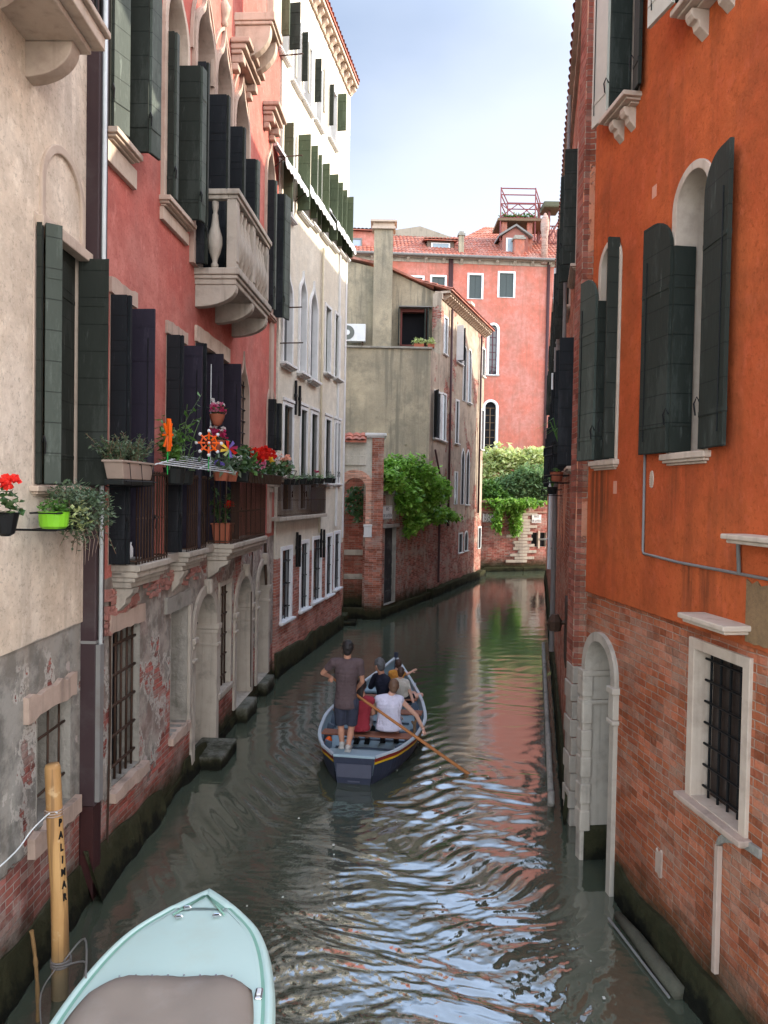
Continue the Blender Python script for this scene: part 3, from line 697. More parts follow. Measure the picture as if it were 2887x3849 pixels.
# balcony over the pointed windows
un=PK.hit(880,190,0)[0]; uf=PK.hit(1030,60,.6)[0]-.3; zt=PK.hit(875,140,0)[1]+.35
m=MB(); m.box(uf,un,-.02,.7,zt,zt+.14); m.box(uf+.02,un-.02,-.02,.66,zt-.06,zt-.001); m.box(uf+.02,un-.02,.55,.68,zt+.141,zt+1.0)
b2=m.build('balcony',M['warmstone'],PK.root,bevel=.015); m=MB()
for uu in (un-.2,uf+.05):
    pr=[(0,0),(.62,0),(.62,-.08)]+[(.62*math.cos(t*PI/2/8),-.08-.5*math.sin(t*PI/2/8)) for t in range(1,9)]
    n=len(pr); vs=[(uu,a,zt-.063+b) for a,b in pr]+[(uu+.15,a,zt-.063+b) for a,b in pr]
    m.add(vs,[tuple(range(n)),tuple(reversed(range(n,2*n)))]+[(i,(i+1)%n,n+(i+1)%n,n+i) for i in range(n)])
m.build('bracket',M['warmstone'],b2,bevel=.01)
for (xl,xr,xref,y) in ((868,930,868,165),(990,1020,990,400)):
    r=PK.rect(xl,xr,xref,y-120,y); u0,u1,z0,z1=r
    m=MB(); m.box(u0-.05,u1+.05,0,.34,z0,z0+.09); m.box(u0-.02,u1+.02,0,.27,z0-.09,z0-.001); m.box(u0,u1,0,.2,z0-.16,z0-.091)
    for uu in (u0+.03,u1-.19): m.box(uu,uu+.16,0,.22,z0-.30,z0-.161); m.box(uu,uu+.16,0,.13,z0-.42,z0-.301)
    m.build('stone_shelf',M['pinkstone'],PK.root,bevel=.02)
# iron balconies on a moulded stone ledge
bays=[(421,0,.275,514,627),(640,0,.23,703,773),(776,0,.39,869,995)]
ZR=4.48; BAY=[]
for k,(xn,_,p,xc,xf) in enumerate(bays):
    un=PK.hit(xn,2060)[0]; uf=PK.hit(xf,2040,p)[0]; BAY.append((un,uf,p))
    m=MB(); m.box(uf-.02,un+.02,-.02,p+.05,ZF-.08,ZF-.004); m.box(uf-.0,un,-.02,p+.02,ZF-.15,ZF-.081); m.box(uf+.01,un-.01,-.02,p-.02,ZF-.20,ZF-.151); m.box(uf+.03,un-.03,-.02,p-.07,ZF-.27,ZF-.201)
    ib=m.build('balcony',M['stone'],PK.root,bevel=.014); ib['label']=('nearest','middle','farthest')[k]+' bay of the iron flower balcony'
    railing('railing',ib,[(uf,.03),(uf,p),(un,p),(un,.03)][::-1],ZF-.003,ZR,M['iron'],.085,.009)
    m=MB(); 
    for uu in (un-.18,):
        pr=[(0,0),(p-.05,0),(p-.07,-.06),(p*.5,-.12),(p*.45,-.18),(.0,-.30)]
        n=len(pr); vs=[(uu-.05,a,ZF-.273+b) for a,b in pr]+[(uu+.12,a,ZF-.273+b) for a,b in pr]
        m.add(vs,[tuple(range(n)),tuple(reversed(range(n,2*n)))]+[(i,(i+1)%n,n+(i+1)%n,n+i) for i in range(n)])
    m.build('bracket',M['stone'],ib,bevel=.01)
# connecting ledge and end bracket
m=MB(); m.box(BAY[2][1]-.02,BAY[0][0],-.02,.12,ZF-.13,ZF-.01) ; m.build('ledge',M['stone'],PK.root,bevel=.01)
ue=PK.hit(1003,1900)[0]; zz=PK.hit(1003,1790,.3)[1]
m=MB(); m.box(ue-.45,ue+.12,0,.36,zz-.02,zz+.07); m.box(ue-.4,ue+.06,0,.30,zz-.09,zz-.021); m.box(ue-.3,ue,0,.22,zz-.2,zz-.091); m.box(ue-.25,ue-.05,0,.12,zz-.32,zz-.201); m.build('corner_bracket',M['stone'],PK.root,bevel=.015)
# plinth bank of mossy stone along the water
mat_moss=wallmat('mossy plinth',(.22,.20,.14),(.13,.13,.08),zb=-5,algae=.75,streak=.6,streakcol=(.05,.055,.03),grime=.8,fine=2.6)
mat_step=wallmat('wet step stone',(.34,.33,.28),(.25,.24,.20),zb=-5,algae=.28,streak=.5,streakcol=(.10,.10,.07),grime=.6,fine=2)
def bank(name,parent,F,prof,label=None,top=None):
    prof=sorted(prof); us=[p[0] for p in prof]; u=us[0]; vs=[]; K=7
    U=[]
    while u<us[-1]: U.append(u); u+=.11
    U.append(us[-1])
    for u in U:
        p0,zt,p1=[float(np.interp(u,us,[p[k] for p in prof])) for k in (1,2,3)]
        zt*=1+.30*noise.noise(Vector((u*1.3,3.1,0))); cs=[(-.02,zt),(p0,zt)]
        for k in range(1,K-1):
            t=k/(K-2); e=.035*noise.noise(Vector((u*3.1,t*3,7)))+.02*noise.noise(Vector((u*8,t*8,2)))
            cs.append((p0+(p1-p0)*t**1.3+e,zt+(-.7-zt)*t))
        vs+=[(u,a,b) for a,b in cs]
    m=MB(); n=len(U); m.add(vs,[(i*K+k,(i+1)*K+k,(i+1)*K+k+1,i*K+k+1) for i in range(n-1) for k in range(K-1)]+[tuple(range(K)),tuple(range((n-1)*K,n*K))]); return m.build(name,mat_moss,parent,smooth=False)
def up(px,py): return PK.hit(px,py)[0]
L=PK.len
bank('plinth',PK.root,PK,[(L+.16,.02,.50,.46),(L,.02,.50,.46),(L-1.2,.02,.42,.42),(L-2.05,.02,.30,.36),(L-2.10,.02,.14,.10),(L-2.9,.02,.16,.12),(L-3.0,.02,.35,.25),(L-4.0,.02,.3,.22),(L-4.05,.02,.16,.15),(0,.02,.12,.12)])
for k,(px,w,pr,zt) in enumerate(((775,.72,.40,.20),(908,.62,.22,.28),(985,.6,.20,.28))):
    uu=PK.hit(px,2500)[0]; m=MB(); m.box(uu-w*.65,uu+w*.65,-.2,pr,-.6,zt)
    m.build('water_step',mat_step,PK.root,bevel=.03)
bank('plinth',BE.root,BE,[(0,.02,.40,.45),(2,.02,.4,.4),(5,.02,.45,.44),(5.16,.02,.45,.44)])
# ================================================================ WHITE HOUSE
WM=.1824
def wxy(d): return (-2.48+WM*(d-16.9),d)
WH=Fac('house',wxy(16.95),wxy(23.4),'tall cream-white house with rows of open green shutters and sunlit upper floors','house',8)
mat_white=wallmat('cream render',(.66,.61,.50),(.58,.52,.41),zb=2.75,zamp=.16,patch=.0,algae=.4,streak=.22,streakcol=(.38,.32,.24),grime=.15,
   br=(.42,.16,.11),br2=(.33,.12,.085),mortar=(.46,.36,.30),fadebrick=.25)
for k,(xl,xr,xa,ya,yb) in enumerate(((1062,1094,1077,1008,1361),(1124,1146,1133,1030,1398),(1163,1188,1174,1068,1424))):
    r=WH.rect(xl,xr,xa,ya,1400); r=(r[0],r[1],WH.hit(xl,yb)[1],r[3]); window(WH,r,'ogee',.09,.05,.13,M['whitestone'],pane='glass',sash=False,sill=(.16,.12),label=('nearest','middle','farthest')[k]+' pointed window')
for k,(xl,xr,yt,yb) in enumerate(((1222,1241,1146,1400),(1258,1276,1176,1418))):
    r=WH.rect(xl,xr,xl,yt,yb); window(WH,r,'rect',.08,.03,.12,M['whitestone'],pane='olive',sash=False,sill=(.14,.10))
ZW=3.55
for k,(xl,xr,yt,yb) in enumerate(((1064,1097,1519,1917),(1128,1150,1536,1913),(1168,1190,1552,1910),(1222,1241,1574,1816),(1257,1275,1586,1816))):
    r=WH.rect(xl,xr,xl,yt,yb); 
    fr=window(WH,r,'rect',.08,.03,.14,M['whitestone'],pane='glass',sash=True,sill=(.1,.1) if k>2 else None,shut=[(r[0]+.02,-.09,None,((.10,92),),[M['pipegrey']],'flat'),(r[1]-.25,-.09,None,((.12,85),),[M['green']],'flat')])
    m=MB(); m.box(r[0]-.1,r[1]+.1,-.01,.05,r[3]+.10,r[3]+.17); m.build('hood',M['whitestone'],fr)
for k,(xl,xr,yt,yb) in enumerate(((1024,1033,2075,2378),(1057,1092,2070,2335),(1129,1155,2045,2292),(1175,1204,2030,2262),(1226,1244,2018,2238),(1256,1274,2008,2214))):
    r=WH.rect(max(xl,1040) if k==0 else xl,max(xr,1044) if k==0 else xr,xl if k else 1040,yt,yb)
    if k==0: continue
    window(WH,r,'rect',.09,.03,.09,M['white'],pane='glass',sash=False,sill=(.12,.10),bars=(3,3,.012),barmat=M['irondark'])
# upper floors, shutters standing out from the wall
OL=[M['olive'],M['olive']]
def oleaf(fr,F,px,yt,yb,w,mats=OL,off=.03,ang=90):
    u=F.hit(px,(yt+yb)/2,off)[0]; zt=F.hit(px,yt,off)[1]; zb=F.hit(px,yb,off)[1]
    return shutter(fr,u,off,zb,zt,((w,ang),),mats,'flat',hook=False)
wb=[(1072,1100,458,800),(1124,1160,503,795),(1172,1190,560,840),(1208,1232,610,880),(1242,1262,655,915),(1272,1288,700,940),(1293,1304,740,960)]
WBw=[]
for xl,xr,yt,yb in wb:
    r=WH.rect(xl,xr,xl,yt+15,yb); fr=window(WH,r,'rect',.07,.03,.2,M['whitestone'],pane='glass',sash=True,sill=(.12,.1),sashmat=M['white']); WBw.append(fr)
for i,(px,yt,yb,w) in enumerate(((1066,460,800,.24),(1119,505,795,.33),(1167,546,824,.20),(1194,580,850,.12),(1210,613,876,.22),(1237,654,908,.27),(1267,684,928,.18),(1286,712,953,.16),(1303,738,972,.22))):
    oleaf(WBw[min(i*7//9,6)],WH,px,yt,yb,w)
wa=[(1050,1080,-60,205),(1100,1128,20,330),(1140,1170,120,400),(1186,1208,215,475),(1238,1262,300,540)]
WAw=[]
for xl,xr,yt,yb in wa:
    r=WH.rect(xl,xr,xl,yt+8,yb-20); fr=window(WH,r,'rect',.07,.03,.2,M['whitestone'],pane='glass',sash=True,sill=(.1,.08),sashmat=M['white']); WAw.append(fr)
for i,(px,yt,yb,w,mt) in enumerate(((1046,-60,140,.28,OL),(1087,10,190,.28,[M['green']]),(1134,120,308,.17,[M['green']]),(1183,220,386,.19,[M['green']]),(1238,316,474,.14,[M['green']]),(1268,352,495,.28,OL))):
    oleaf(WAw[min(i,4)],WH,px,yt,yb,w,mt)
for i,(px,yt,yb,w) in enumerate(((1116,85,300,.04),(1163,165,355,.05),(1222,262,430,.05))):
    oleaf(WAw[min(i+1,4)],WH,px,yt,yb,w*3,[M['cream']],ang=8)
ztop=WH.hit(1312,292)[1]
WH.wall([(0,-.6),(WH.len,-.6),(WH.len,ztop),(0,ztop)],mat_white,.3)
cornice_brackets(WH,0,WH.len,ztop-.28,.42,.20,.24,.16,M['warmstone'])
tile_roof(WH.root,0,WH.len+.05,.30,ztop-.12,-3.5,ztop+1.2)
m=MB(); m.box(-.02,.0,-.3,.0,-.5,ztop-.3)
# pale quoin strip at the far corner
m=MB(); uf=WH.hit(1290,1700)[0]; m.box(-.012,.16,.002,.022,2.9,ztop-.3); m.box(.95,1.07,.002,.05,3.3,ztop-4.5); m.build('corner_strip',M['whitestone'],WH.root)
# drainpipe dividing the facade
m=MB(); ud=WH.hit(1203,1300)[0]; m.tube([(ud,.06,3.2),(ud,.06,11.0)],.035,8); tag(m.build('downpipe',simple('cream pipe',(.55,.47,.33),None,.5),WH.root,smooth=True))
# white awnings with scalloped edge
def awning(x0,y0,x1,y1,drop):
    o0=.34; u_a,z_a=WH.hit(x0,y0,o0); u_b,z_b=WH.hit(x1,y1,o0); z=(z_a+z_b)/2
    m=MB(); n=14; m.tube([(u_a,.08,z+.32),(u_b,.08,z+.32)],.06,8)
    vs=[];
    for i in range(n+1):
        u=u_a+(u_b-u_a)*i/n; vs+=[(u,.1,z+.36),(u,o0,z),(u,o0+.01,z-drop-.06*abs(math.sin(i*PI/2)))]
    m.add(vs,[q for i in range(n) for q in ((i*3,i*3+1,i*3+4,i*3+3),(i*3+1,i*3+2,i*3+5,i*3+4))])
    a=m.build('awning',M['white'],WH.root); s=a.modifiers.new('Solidify','SOLIDIFY'); s.thickness=.012
    m=MB()
    for u in (u_a,u_b): m.tube([(u,.0,z-.25),(u,o0,z)],.012,5)
    m.build('awning_arm',M['iron'],a)
awning(1075,570,1160,735,.14); awning(1166,690,1262,850,.16); awning(1268,820,1338,945,.16)
# iron balcony of the white house
ua=WH.hit(1043,1880,.16)[0]; ub=WH.hit(1222,1880,.16)[0]; zb_=WH.hit(1222,1928,.16)[1]; zt_=WH.hit(1150,1822,.16)[1]
m=MB(); m.box(ub-.05,ua,-.02,.22,zb_-.1,zb_-.01); ib=m.build('balcony',M['stone'],WH.root,bevel=.01); ib['label']='flat iron balcony with a row of pots'
railing('railing',ib,[(ub,.02),(ub,.17),(ua-.02,.17)],zb_-.008,zt_,M['iron'],.09,.010)
m=MB(); m.box(ub+.02,ub+1.35,.135,.15,zb_+.05,zt_-.05); m.build('reed_screen',simple('purple reed screen',(.16,.12,.24),(.14,.2,.06),.8,2,.002,streak=.6,dirtcol=(.05,.08,.03)),ib)
# shutter catches between ground-floor windows
for k,(px,y0,y1) in enumerate(((1118,2000,2130),(1128,2010,2130),(1208,1988,2095),(1219,1990,2095),(1113,1430,1560),(1128,1450,1565))):
    a=WH.hit(px,y0,.05); b=WH.hit(px,y1,.05); m=MB(); m.box(a[0]-.03,a[0]+.03,.02,.08,b[1],a[1]); m.obox((a[0],.05,(a[1]+b[1])/2+.05),(.06,0,0),(0,.03,0),(0,0,.04)); m.build('shutter_bar',M['irondark'],WH.root,bevel=.01)
m=MB()
for (px,y) in ((1040,1157),(1045,1290),(1042,210),(1040,590)):
    u,z=WH.hit(px+8,y,.0); m.tube([(u,0,z),(u,.55,z)],.015,5)
m.build('iron_arm',M['iron'],WH.root)
bank('plinth',WH.root,WH,[(WH.len,.06,.55,.10),(WH.len/2,.06,.5,.10),(0,.06,.45,.10)])
m=MB(); p=at_z(1310,2335,.12); m.box(p.x-.45,p.x+.25,p.y-.2,p.y+.5,-.4,.12); m.box(p.x-.7,p.x-.05,p.y+.1,p.y+.9,-.4,.28); tag(m.build('landing_step',mat_moss,None,bevel=.03),'low wet stone landing step at the foot of the white house corner','step')

# ================================================================ GATEWAY (brick arch)
GD=25.3
def gx(px): return at_d(px,2100,GD).x
GW=Fac('garden_gateway',(gx(1240),GD),(gx(1407),GD),'weathered brick gateway arch with a tiled coping between the white house and the ivy wall','gateway',.7,face=(0,0))
mat_gate=wallmat('gateway render',(.55,.50,.42),(.46,.42,.34),zb=0,zamp=.1,patch=0,algae=.35,streak=.5,streakcol=(.25,.24,.18),grime=.35)
mat_gbrick=wallmat('gateway brick',(.4,.3,.2),(.4,.3,.2),br=(.40,.14,.085),br2=(.26,.09,.06),mortar=(.42,.34,.28),algae=.6,brickonly=True,fadebrick=.55)
r=GW.rect(1290,1373,1331,1795,2250); r=(r[0],r[1],-.4,r[3])
mat_arch=wallmat('arch brick',(.4,.3,.2),(.4,.3,.2),br=(.62,.32,.22),br2=(.50,.24,.16),mortar=(.5,.42,.34),algae=.5,brickonly=True,fadebrick=.2)
fr=window(GW,r,'round',.27,.05,.6,mat_arch,pane=None,sash=False,nobottom=True,name='arch')
zt=GW.hit(1350,1645)[1]; zw=GW.hit(1350,2000)[1]
# pale rendered upper wall, brick piers below
GW.wall([(0,-.6),(GW.len-.0,-.6),(GW.len,zt),(0,zt)],wallmat('gateway wall',(.60,.56,.48),(.50,.46,.37),zb=3.0,zamp=.15,algae=.5,streak=.5,streakcol=(.27,.25,.2),br=(.40,.14,.085),br2=(.26,.09,.06),mortar=(.42,.34,.28),fadebrick=.5,grime=.4),.6,through=True)
# right pier cap and pier face
ur0=GW.hit(1407,1900)[0]; ur1=GW.hit(1376,1900)[0]; lo=min(ur0,ur1); hi=max(ur0,ur1)
m=MB(); m.box(lo-.30,lo+.10,-.35,.07,-.5,zt+.05); m.build('pier',mat_gbrick,GW.root,bevel=.01); m=MB(); m.box(lo+.101,lo+.30,.003,.055,-.5,2.7); m.build('arch_pier',mat_gbrick,GW.root,bevel=.01)
m=MB(); m.box(lo-.38,lo+.35,-.75,.14,zt+.055,zt+.16); m.box(lo-.34,lo+.3,-.7,.10,zt+.0,zt+.054); m.build('pier_cap',M['whitestone'],GW.root,bevel=.02)
zi=GW.hit(1390,1980)[1]; m=MB(); m.box(lo+.06,lo+.36,-.59,.10,zi,zi+.08); m.box(lo+.07,lo+.34,-.58,.08,zi-.30,zi-.001); m.box(lo+.06,lo+.36,-.59,.10,zi-.36,zi-.301); m.build('impost',M['whitestone'],GW.root,bevel=.015)
z1=GW.hit(1350,1745)[1]; m=MB(); m.box(lo+.31,GW.len,.003,.07,z1-.04,z1+.02); m.box(lo+.31,GW.len,.003,.04,z1+.021,z1+.30); m.build('string_course',mat_gate,GW.root,bevel=.008)
tile_roof(GW.root,lo+.30,GW.len,.22,zt-.12,-.2,zt+.16,'tile_coping')
m=MB(); m.box(lo,GW.len,-.2,.03,-.5,.38); m.build('plinth',mat_moss,GW.root,bevel=.04)
# ================================================================ IVY WALL (canal side) AND GREY HOUSE
def cw(d): return (-.32+.38*(d-25.1),d)
IW=Fac('garden_wall',cw(25.3),cw(30.9),'old brick canal wall with a black door, overhung by ivy','wall',.5)
mat_iw=wallmat('ivy wall brick',(.40,.36,.28),(.34,.30,.24),zb=3.6,zamp=1.6,patch=.52,br=(.36,.13,.09),br2=(.22,.085,.06),mortar=(.36,.31,.25),algae=.6,streak=.35,fadebrick=.75,grime=.4)
r=IW.rect(1444,1487,1444,1985,2272); window(IW,(r[0],r[1],.35,r[3]),'rect',0,0,.22,M['rawstone'],pane=None,sash=False,name='door_recess')
fr=[c for c in IW.root.children if c.name.startswith('door_recess')][-1]
m=MB(); m.box(r[0]+.02,r[1]-.02,-.2,-.15,.36,r[3]-.01)
for i in range(5): m.box(r[0]+.06,r[1]-.06,-.149,-.125,.5+i*.42,.8+i*.42)
m.build('door',simple('black worn door',(.022,.024,.025),(.04,.04,.04),.6,5,.003,dirt=.5,dirtcol=(.14,.14,.13)),fr,bevel=.005)
m=MB(); m.box(r[0]-.1,r[1]+.15,-.2,.10,r[3]+.0,r[3]+.13); m.build('door_lintel',M['rawstone'],IW.root,bevel=.01)
zt=IW.hit(1450,1812)[1]
IW.wall([(0,-.6),(IW.len,-.6),(IW.len,zt),(0,zt)],mat_iw,.25)
m=MB(); m.box(-.02,IW.len+.02,-.55,.06,zt+.002,zt+.09); m.box(-.0,IW.len,-.5,.03,zt-.45,zt-.38); m.build('coping',M['rawstone'],IW.root,bevel=.02)
bank('plinth',IW.root,IW,[(IW.len,.22,.28,.26),(0,.2,.26,.24)])
GH=Fac('house',cw(30.75),cw(39.7),'grey-rendered and exposed-brick house on the bend of the canal with a tall chimney','house',.4)
mat_gs=wallmat('patchy brick render',(.46,.37,.28),(.38,.31,.24),zb=3.1,zamp=1.5,patch=.56,br=(.36,.13,.095),br2=(.24,.09,.07),mortar=(.42,.36,.29),algae=.35,streak=.4,fadebrick=.6,grime=.4)
mat_gf=wallmat('grey cement render',(.42,.35,.24),(.30,.255,.18),zb=-5,zamp=.1,algae=0,streak=.75,streakcol=(.16,.145,.11),grime=.6,fine=1.6)
def gw(xl,xr,xref,yt,yb,kind='rect',**k):
    return window(GH,GH.rect(xl,xr,xref,yt,yb),kind,k.pop('fw',.10)*.8,.03,.045,M['whitestone'],**k)
gw(1669,1681,1669,1190,1328,pane='glass',sash=False,sill=(.08,.08))
f=gw(1719,1738,1719,1226,1360,pane='black',sash=False,sill=(.1,.08)); oleaf(f,GH,1716,1222,1355,.35,[M['white']]); oleaf(f,GH,1738,1236,1358,.32,[M['black']],ang=40)
gw(1741,1752,1741,1300,1506,'round',pane='black',sash=False,fw=.08); gw(1759,1770,1759,1310,1512,'round',pane='glass',sash=False,fw=.08,sill=(.12,.1))
gw(1812,1822,1812,1308,1412,pane='black',sash=False,sill=(.1,.08))
f=gw(1632,1655,1632,1470,1645,pane='black',sash=False,sill=(.1,.1)); oleaf(f,GH,1632,1468,1645,.55,[M['black']],ang=35)
gw(1661,1675,1661,1480,1655,pane='glass',sash=False,sill=(.1,.1)); gw(1713,1723,1713,1505,1665,pane='black',sash=False,sill=(.1,.1))
gw(1808,1818,1808,1540,1688,pane='glass',sash=False,sill=(.08,.08))
gw(1733,1744,1738,1692,1895,'gothic',pane='dark',sash=False,fw=.07); gw(1752,1763,1757,1695,1896,'gothic',pane='dark',sash=False,fw=.07,sill=(.1,.08)); gw(1708,1718,1708,1775,1895,pane='glass',sash=False,fw=.06)
gw(1724,1737,1724,2008,2078,pane='dark',sash=False,fw=.08,sill=(.08,.08)); gw(1746,1757,1746,2000,2070,'round',pane='dark',sash=False,fw=.08,sill=(.08,.08)); gw(1797,1806,1797,1985,2062,pane='dark',sash=False,fw=.1)
ze=13.0; zterr=GH.hit(1615,1310)[1]
d_=GH.hit(1657,1290)[0]; d0=GH.hit(1608,1500)[0]
# outline: near end has the lower terrace, then the full height
near=GH.len if abs(d0-GH.len)<1 else 0; s=1 if near==0 else -1
GH.wall([(0,-.6),(GH.len,-.6),(GH.len,zterr),(d_,zterr),(d_,ze),(0,ze)] if near>0 else [(0,-.6),(GH.len,-.6),(GH.len,ze),(d_,ze),(d_,zterr),(0,zterr)],mat_gs,.25,back=True)
cornice_brackets(GH,0,d_+.0,ze-.02,.34,.34,.26,.15,M['warmstone'])
tile_roof(GH.root,-.1,d_+.1,.5,ze+.10,-4.5,ze+1.8)
# end wall facing the camera (local frame of the house root -> build in world axes under the same root)
inv=Matrix.Translation(GH.root.location)@Matrix.Rotation(GH.root.rotation_euler.z,4,'Z')
inv=inv.inverted()
def addw(mb,name,mats,parent,**k):
    mb.v=[tuple(inv@Vector(p)) for p in mb.v]; o=mb.build(name,mats,parent,**k); return o
pc=Vector((*cw(30.72),0)); xl=at_d(1255,1500,30.72).x
m=MB(); m.box(xl,pc.x+.0,30.70,31.1,-.5,zterr); addw(m,'terrace_wall',mat_gf,GH.root)
m=MB(); m.box(xl,pc.x+.06,30.62,31.12,zterr+.002,zterr+.08); addw(m,'terrace_coping',M['rawstone'],GH.root,bevel=.01)
m=MB(); m.box(xl,pc.x-.15,31.12,32.45,zterr-.4,zterr-.1); addw(m,'terrace_floor',M['rawstone'],GH.root)
yb_=32.5; P2=lambda px,py: (at_d(px,py,yb_).x, at_d(px,py,yb_).z)
gab=[(xl-2,6.0),(cw(32.5)[0]-.03,6.0),(P2(1650,1092)[0],ze+.1),P2(1624,1092),P2(1475,1021),P2(1300,978),(xl-2,P2(1300,978)[1]+.3)]
hole=[P2(1505,1300),P2(1603,1300),P2(1603,1170),P2(1505,1170)]
m=MB(); flat,tr=cdt(gab,[hole])
m.add([(p[0],yb_,p[1]) for p in flat],[tuple(t) for t in tr])
n=len(gab); m.add([(p[0],yb_,p[1]) for p in gab]+[(p[0],yb_+4,p[1]) for p in gab],[(i,(i+1)%n,n+(i+1)%n,n+i) for i in range(n)]+[tuple(range(2*n-1,n-1,-1))])
n=4; m.add([(p[0],yb_,p[1]) for p in hole]+[(p[0],yb_+.5,p[1]) for p in hole],[(i,(i+1)%n,n+(i+1)%n,n+i) for i in range(n)])
addw(m,'gable_wall',mat_gf,GH.root)
m=MB(); hx0,hx1=hole[0][0],hole[1][0]; hz0,hz1=hole[0][1],hole[2][1]
m.ring([(hx0-.02,hz0),(hx1+.02,hz0),(hx1+.02,hz1+.08),(hx0-.02,hz1+.08)],[(hx0+.06,hz0+.05),(hx1-.06,hz0+.05),(hx1-.06,hz1-.05),(hx0+.06,hz1-.05)],yb_-.04,yb_+.2)
f=addw(m,'window',simple('red brown window frame',(.16,.05,.04)),GH.root)
m=MB(); m.box(hx0,hx1,yb_+.4,yb_+.42,hz0,hz1); addw(m,'pane',M['dark'],f)
m=MB(); m.box(hx0-.12,hx0-.07,yb_-.5,yb_-.05,hz0,hz1); m.box(hx1-.12,hx1-.07,yb_-.55,yb_-.05,hz0+.02,hz1); m.box(hx1+.0,hx1+.06,yb_-.55,yb_-.05,hz0+.02,hz1); addw(m,'shutter',M['green'],f,bevel=.01)
m=MB(); m.box(hx0-.1,hx1+.2,yb_-.35,yb_,hz1+.1,hz1+.14); addw(m,'hood',M['pipegrey'],f)
m=MB(); a=P2(1475,1018); b=P2(1630,1088); a0=P2(1285,968); 
for (p,q) in ((a0,P2(1410,996)),(a,b)):
    m.add([(p[0],yb_-.2,p[1]),(q[0],yb_-.2,q[1]),(q[0],yb_-.2,q[1]+.10),(p[0],yb_-.2,p[1]+.10),(p[0],yb_+4.1,p[1]),(q[0],yb_+4.1,q[1]),(q[0],yb_+4.1,q[1]+.1),(p[0],yb_+4.1,p[1]+.1)],[(0,1,2,3),(4,7,6,5),(0,4,5,1),(3,2,6,7),(0,3,7,4),(1,5,6,2)])
addw(m,'gable_roof',M['tile'],GH.root)
# chimney
c0=at_d(1405,1000,32.0).x; c1=at_d(1476,1000,32.0).x; zc=at_d(1440,862,32.0).z
ch=empty('chimney',(0,0,0))
m=MB(); m.box(c0,c1,31.98,32.46,zterr-.1,zc); ch_=addw(m,'chimney',mat_gf,GH.root); 
bpy.data.objects.remove(ch)
m=MB(); m.box(c0-.1,c1+.1,31.88,32.6,zc+.001,zc+.10); m.box(c0-.16,c1+.16,31.82,32.66,zc+.28,zc+.36); m.box(c0-.05,c1+.05,31.95,32.5,zc+.101,zc+.279); addw(m,'chimney_cap',M['warmstone'],ch_)
# cornice corner block
m=MB(); x=cw(32.5)[0]; m.box(x-.45,x+.25,32.2,32.9,ze-.05,ze+.12); m.box(x-.35,x+.18,32.3,32.9,ze-.2,ze-.051); addw(m,'cornice_corner',M['warmstone'],GH.root,bevel=.03)
bank('plinth',GH.root,GH,[(GH.len,.30,.34,.34),(0,.30,.34,.34)])
m=MB(); 
for px in (1696,1809):
    u=GH.hit(px,1300,.08)[0]; m.tube([(u,.1,ze-.4),(u,.1,2.9 if px<1700 else 3.4)],.055,8)
tag(m.build('downpipe',M['pipebrown'],GH.root,smooth=True))
m=MB(); u=GH.hit(1653,2000,.1)[0]; m.tube([(u,.08,3.9),(u,.08,.5)],.05,8); m.tube([(u,.1,5.0),(u-.9*s,.1,6.2)],.045,8); m.build('pipe',M['pipebrown'],GH.root)
# small rear chimney
m=MB(); u=GH.hit(1800,1150)[0]; m.box(u-.25,u+.25,-1.0,-.4,ze,ze+1.1); m.box(u-.35,u+.35,-1.1,-.3,ze+1.1,ze+1.25); m.build('chimney',M['warmstone'],GH.root)
# things on the terrace
ax=at_d(1297,1285,31.9); ac=empty('air_conditioner',(0,0,0),0,'white air conditioner with a round fan on the grey terrace','air conditioner')
x0=at_d(1290,1250,31.9).x; x1=at_d(1374,1250,31.9).x; z0=at_d(1330,1282,31.9).z; z1=at_d(1330,1217,31.9).z
m=MB(); m.box(x0,x1,31.9,32.25,z0,z1); m.build('case',M['white'],ac,bevel=.02)
m=MB(); fx=at_d(1306,1250,31.9).x; fz=(z0+z1)/2; ring=[(fx+.30*math.cos(t*PI/12),fz+.30*math.sin(t*PI/12)) for t in range(24)]; m.prism(ring,31.885,31.899); m.build('fan',simple('grey fan grille',(.16,.17,.15)),ac)
m=MB(); ring=[(fx+.11*math.cos(t*PI/8),fz+.11*math.sin(t*PI/8)) for t in range(16)]; m.prism(ring,31.86,31.884); m.build('fan_hub',M['white'],ac)
m=MB(); m.box(x0+.1,x0+.16,31.95,32.2,zterr-.1,z0-.001); m.box(x1-.16,x1-.1,31.95,32.2,zterr-.1,z0-.001); m.build('foot',M['iron'],ac)
for k,(px,w) in enumerate(((1575,.42),(1620,.28))):
    p=at_d(px,1300,30.85); pt=empty('potted_plant',(p.x,30.87,zterr+.082),0,('long' if k==0 else 'short')+' terracotta trough of pale flowers on the grey terrace wall','potted plant','troughs on the terrace wall')
    m=MB(); m.box(-w/2,w/2,-.1,.1,0,.16); m.build('pot',M['terracotta'],pt,bevel=.01)
    m=MB(); leaves(m,blobpts((0,0,.26),w*.6,.14,.13,150),.06); m.build('foliage',M['leafpale'],pt)
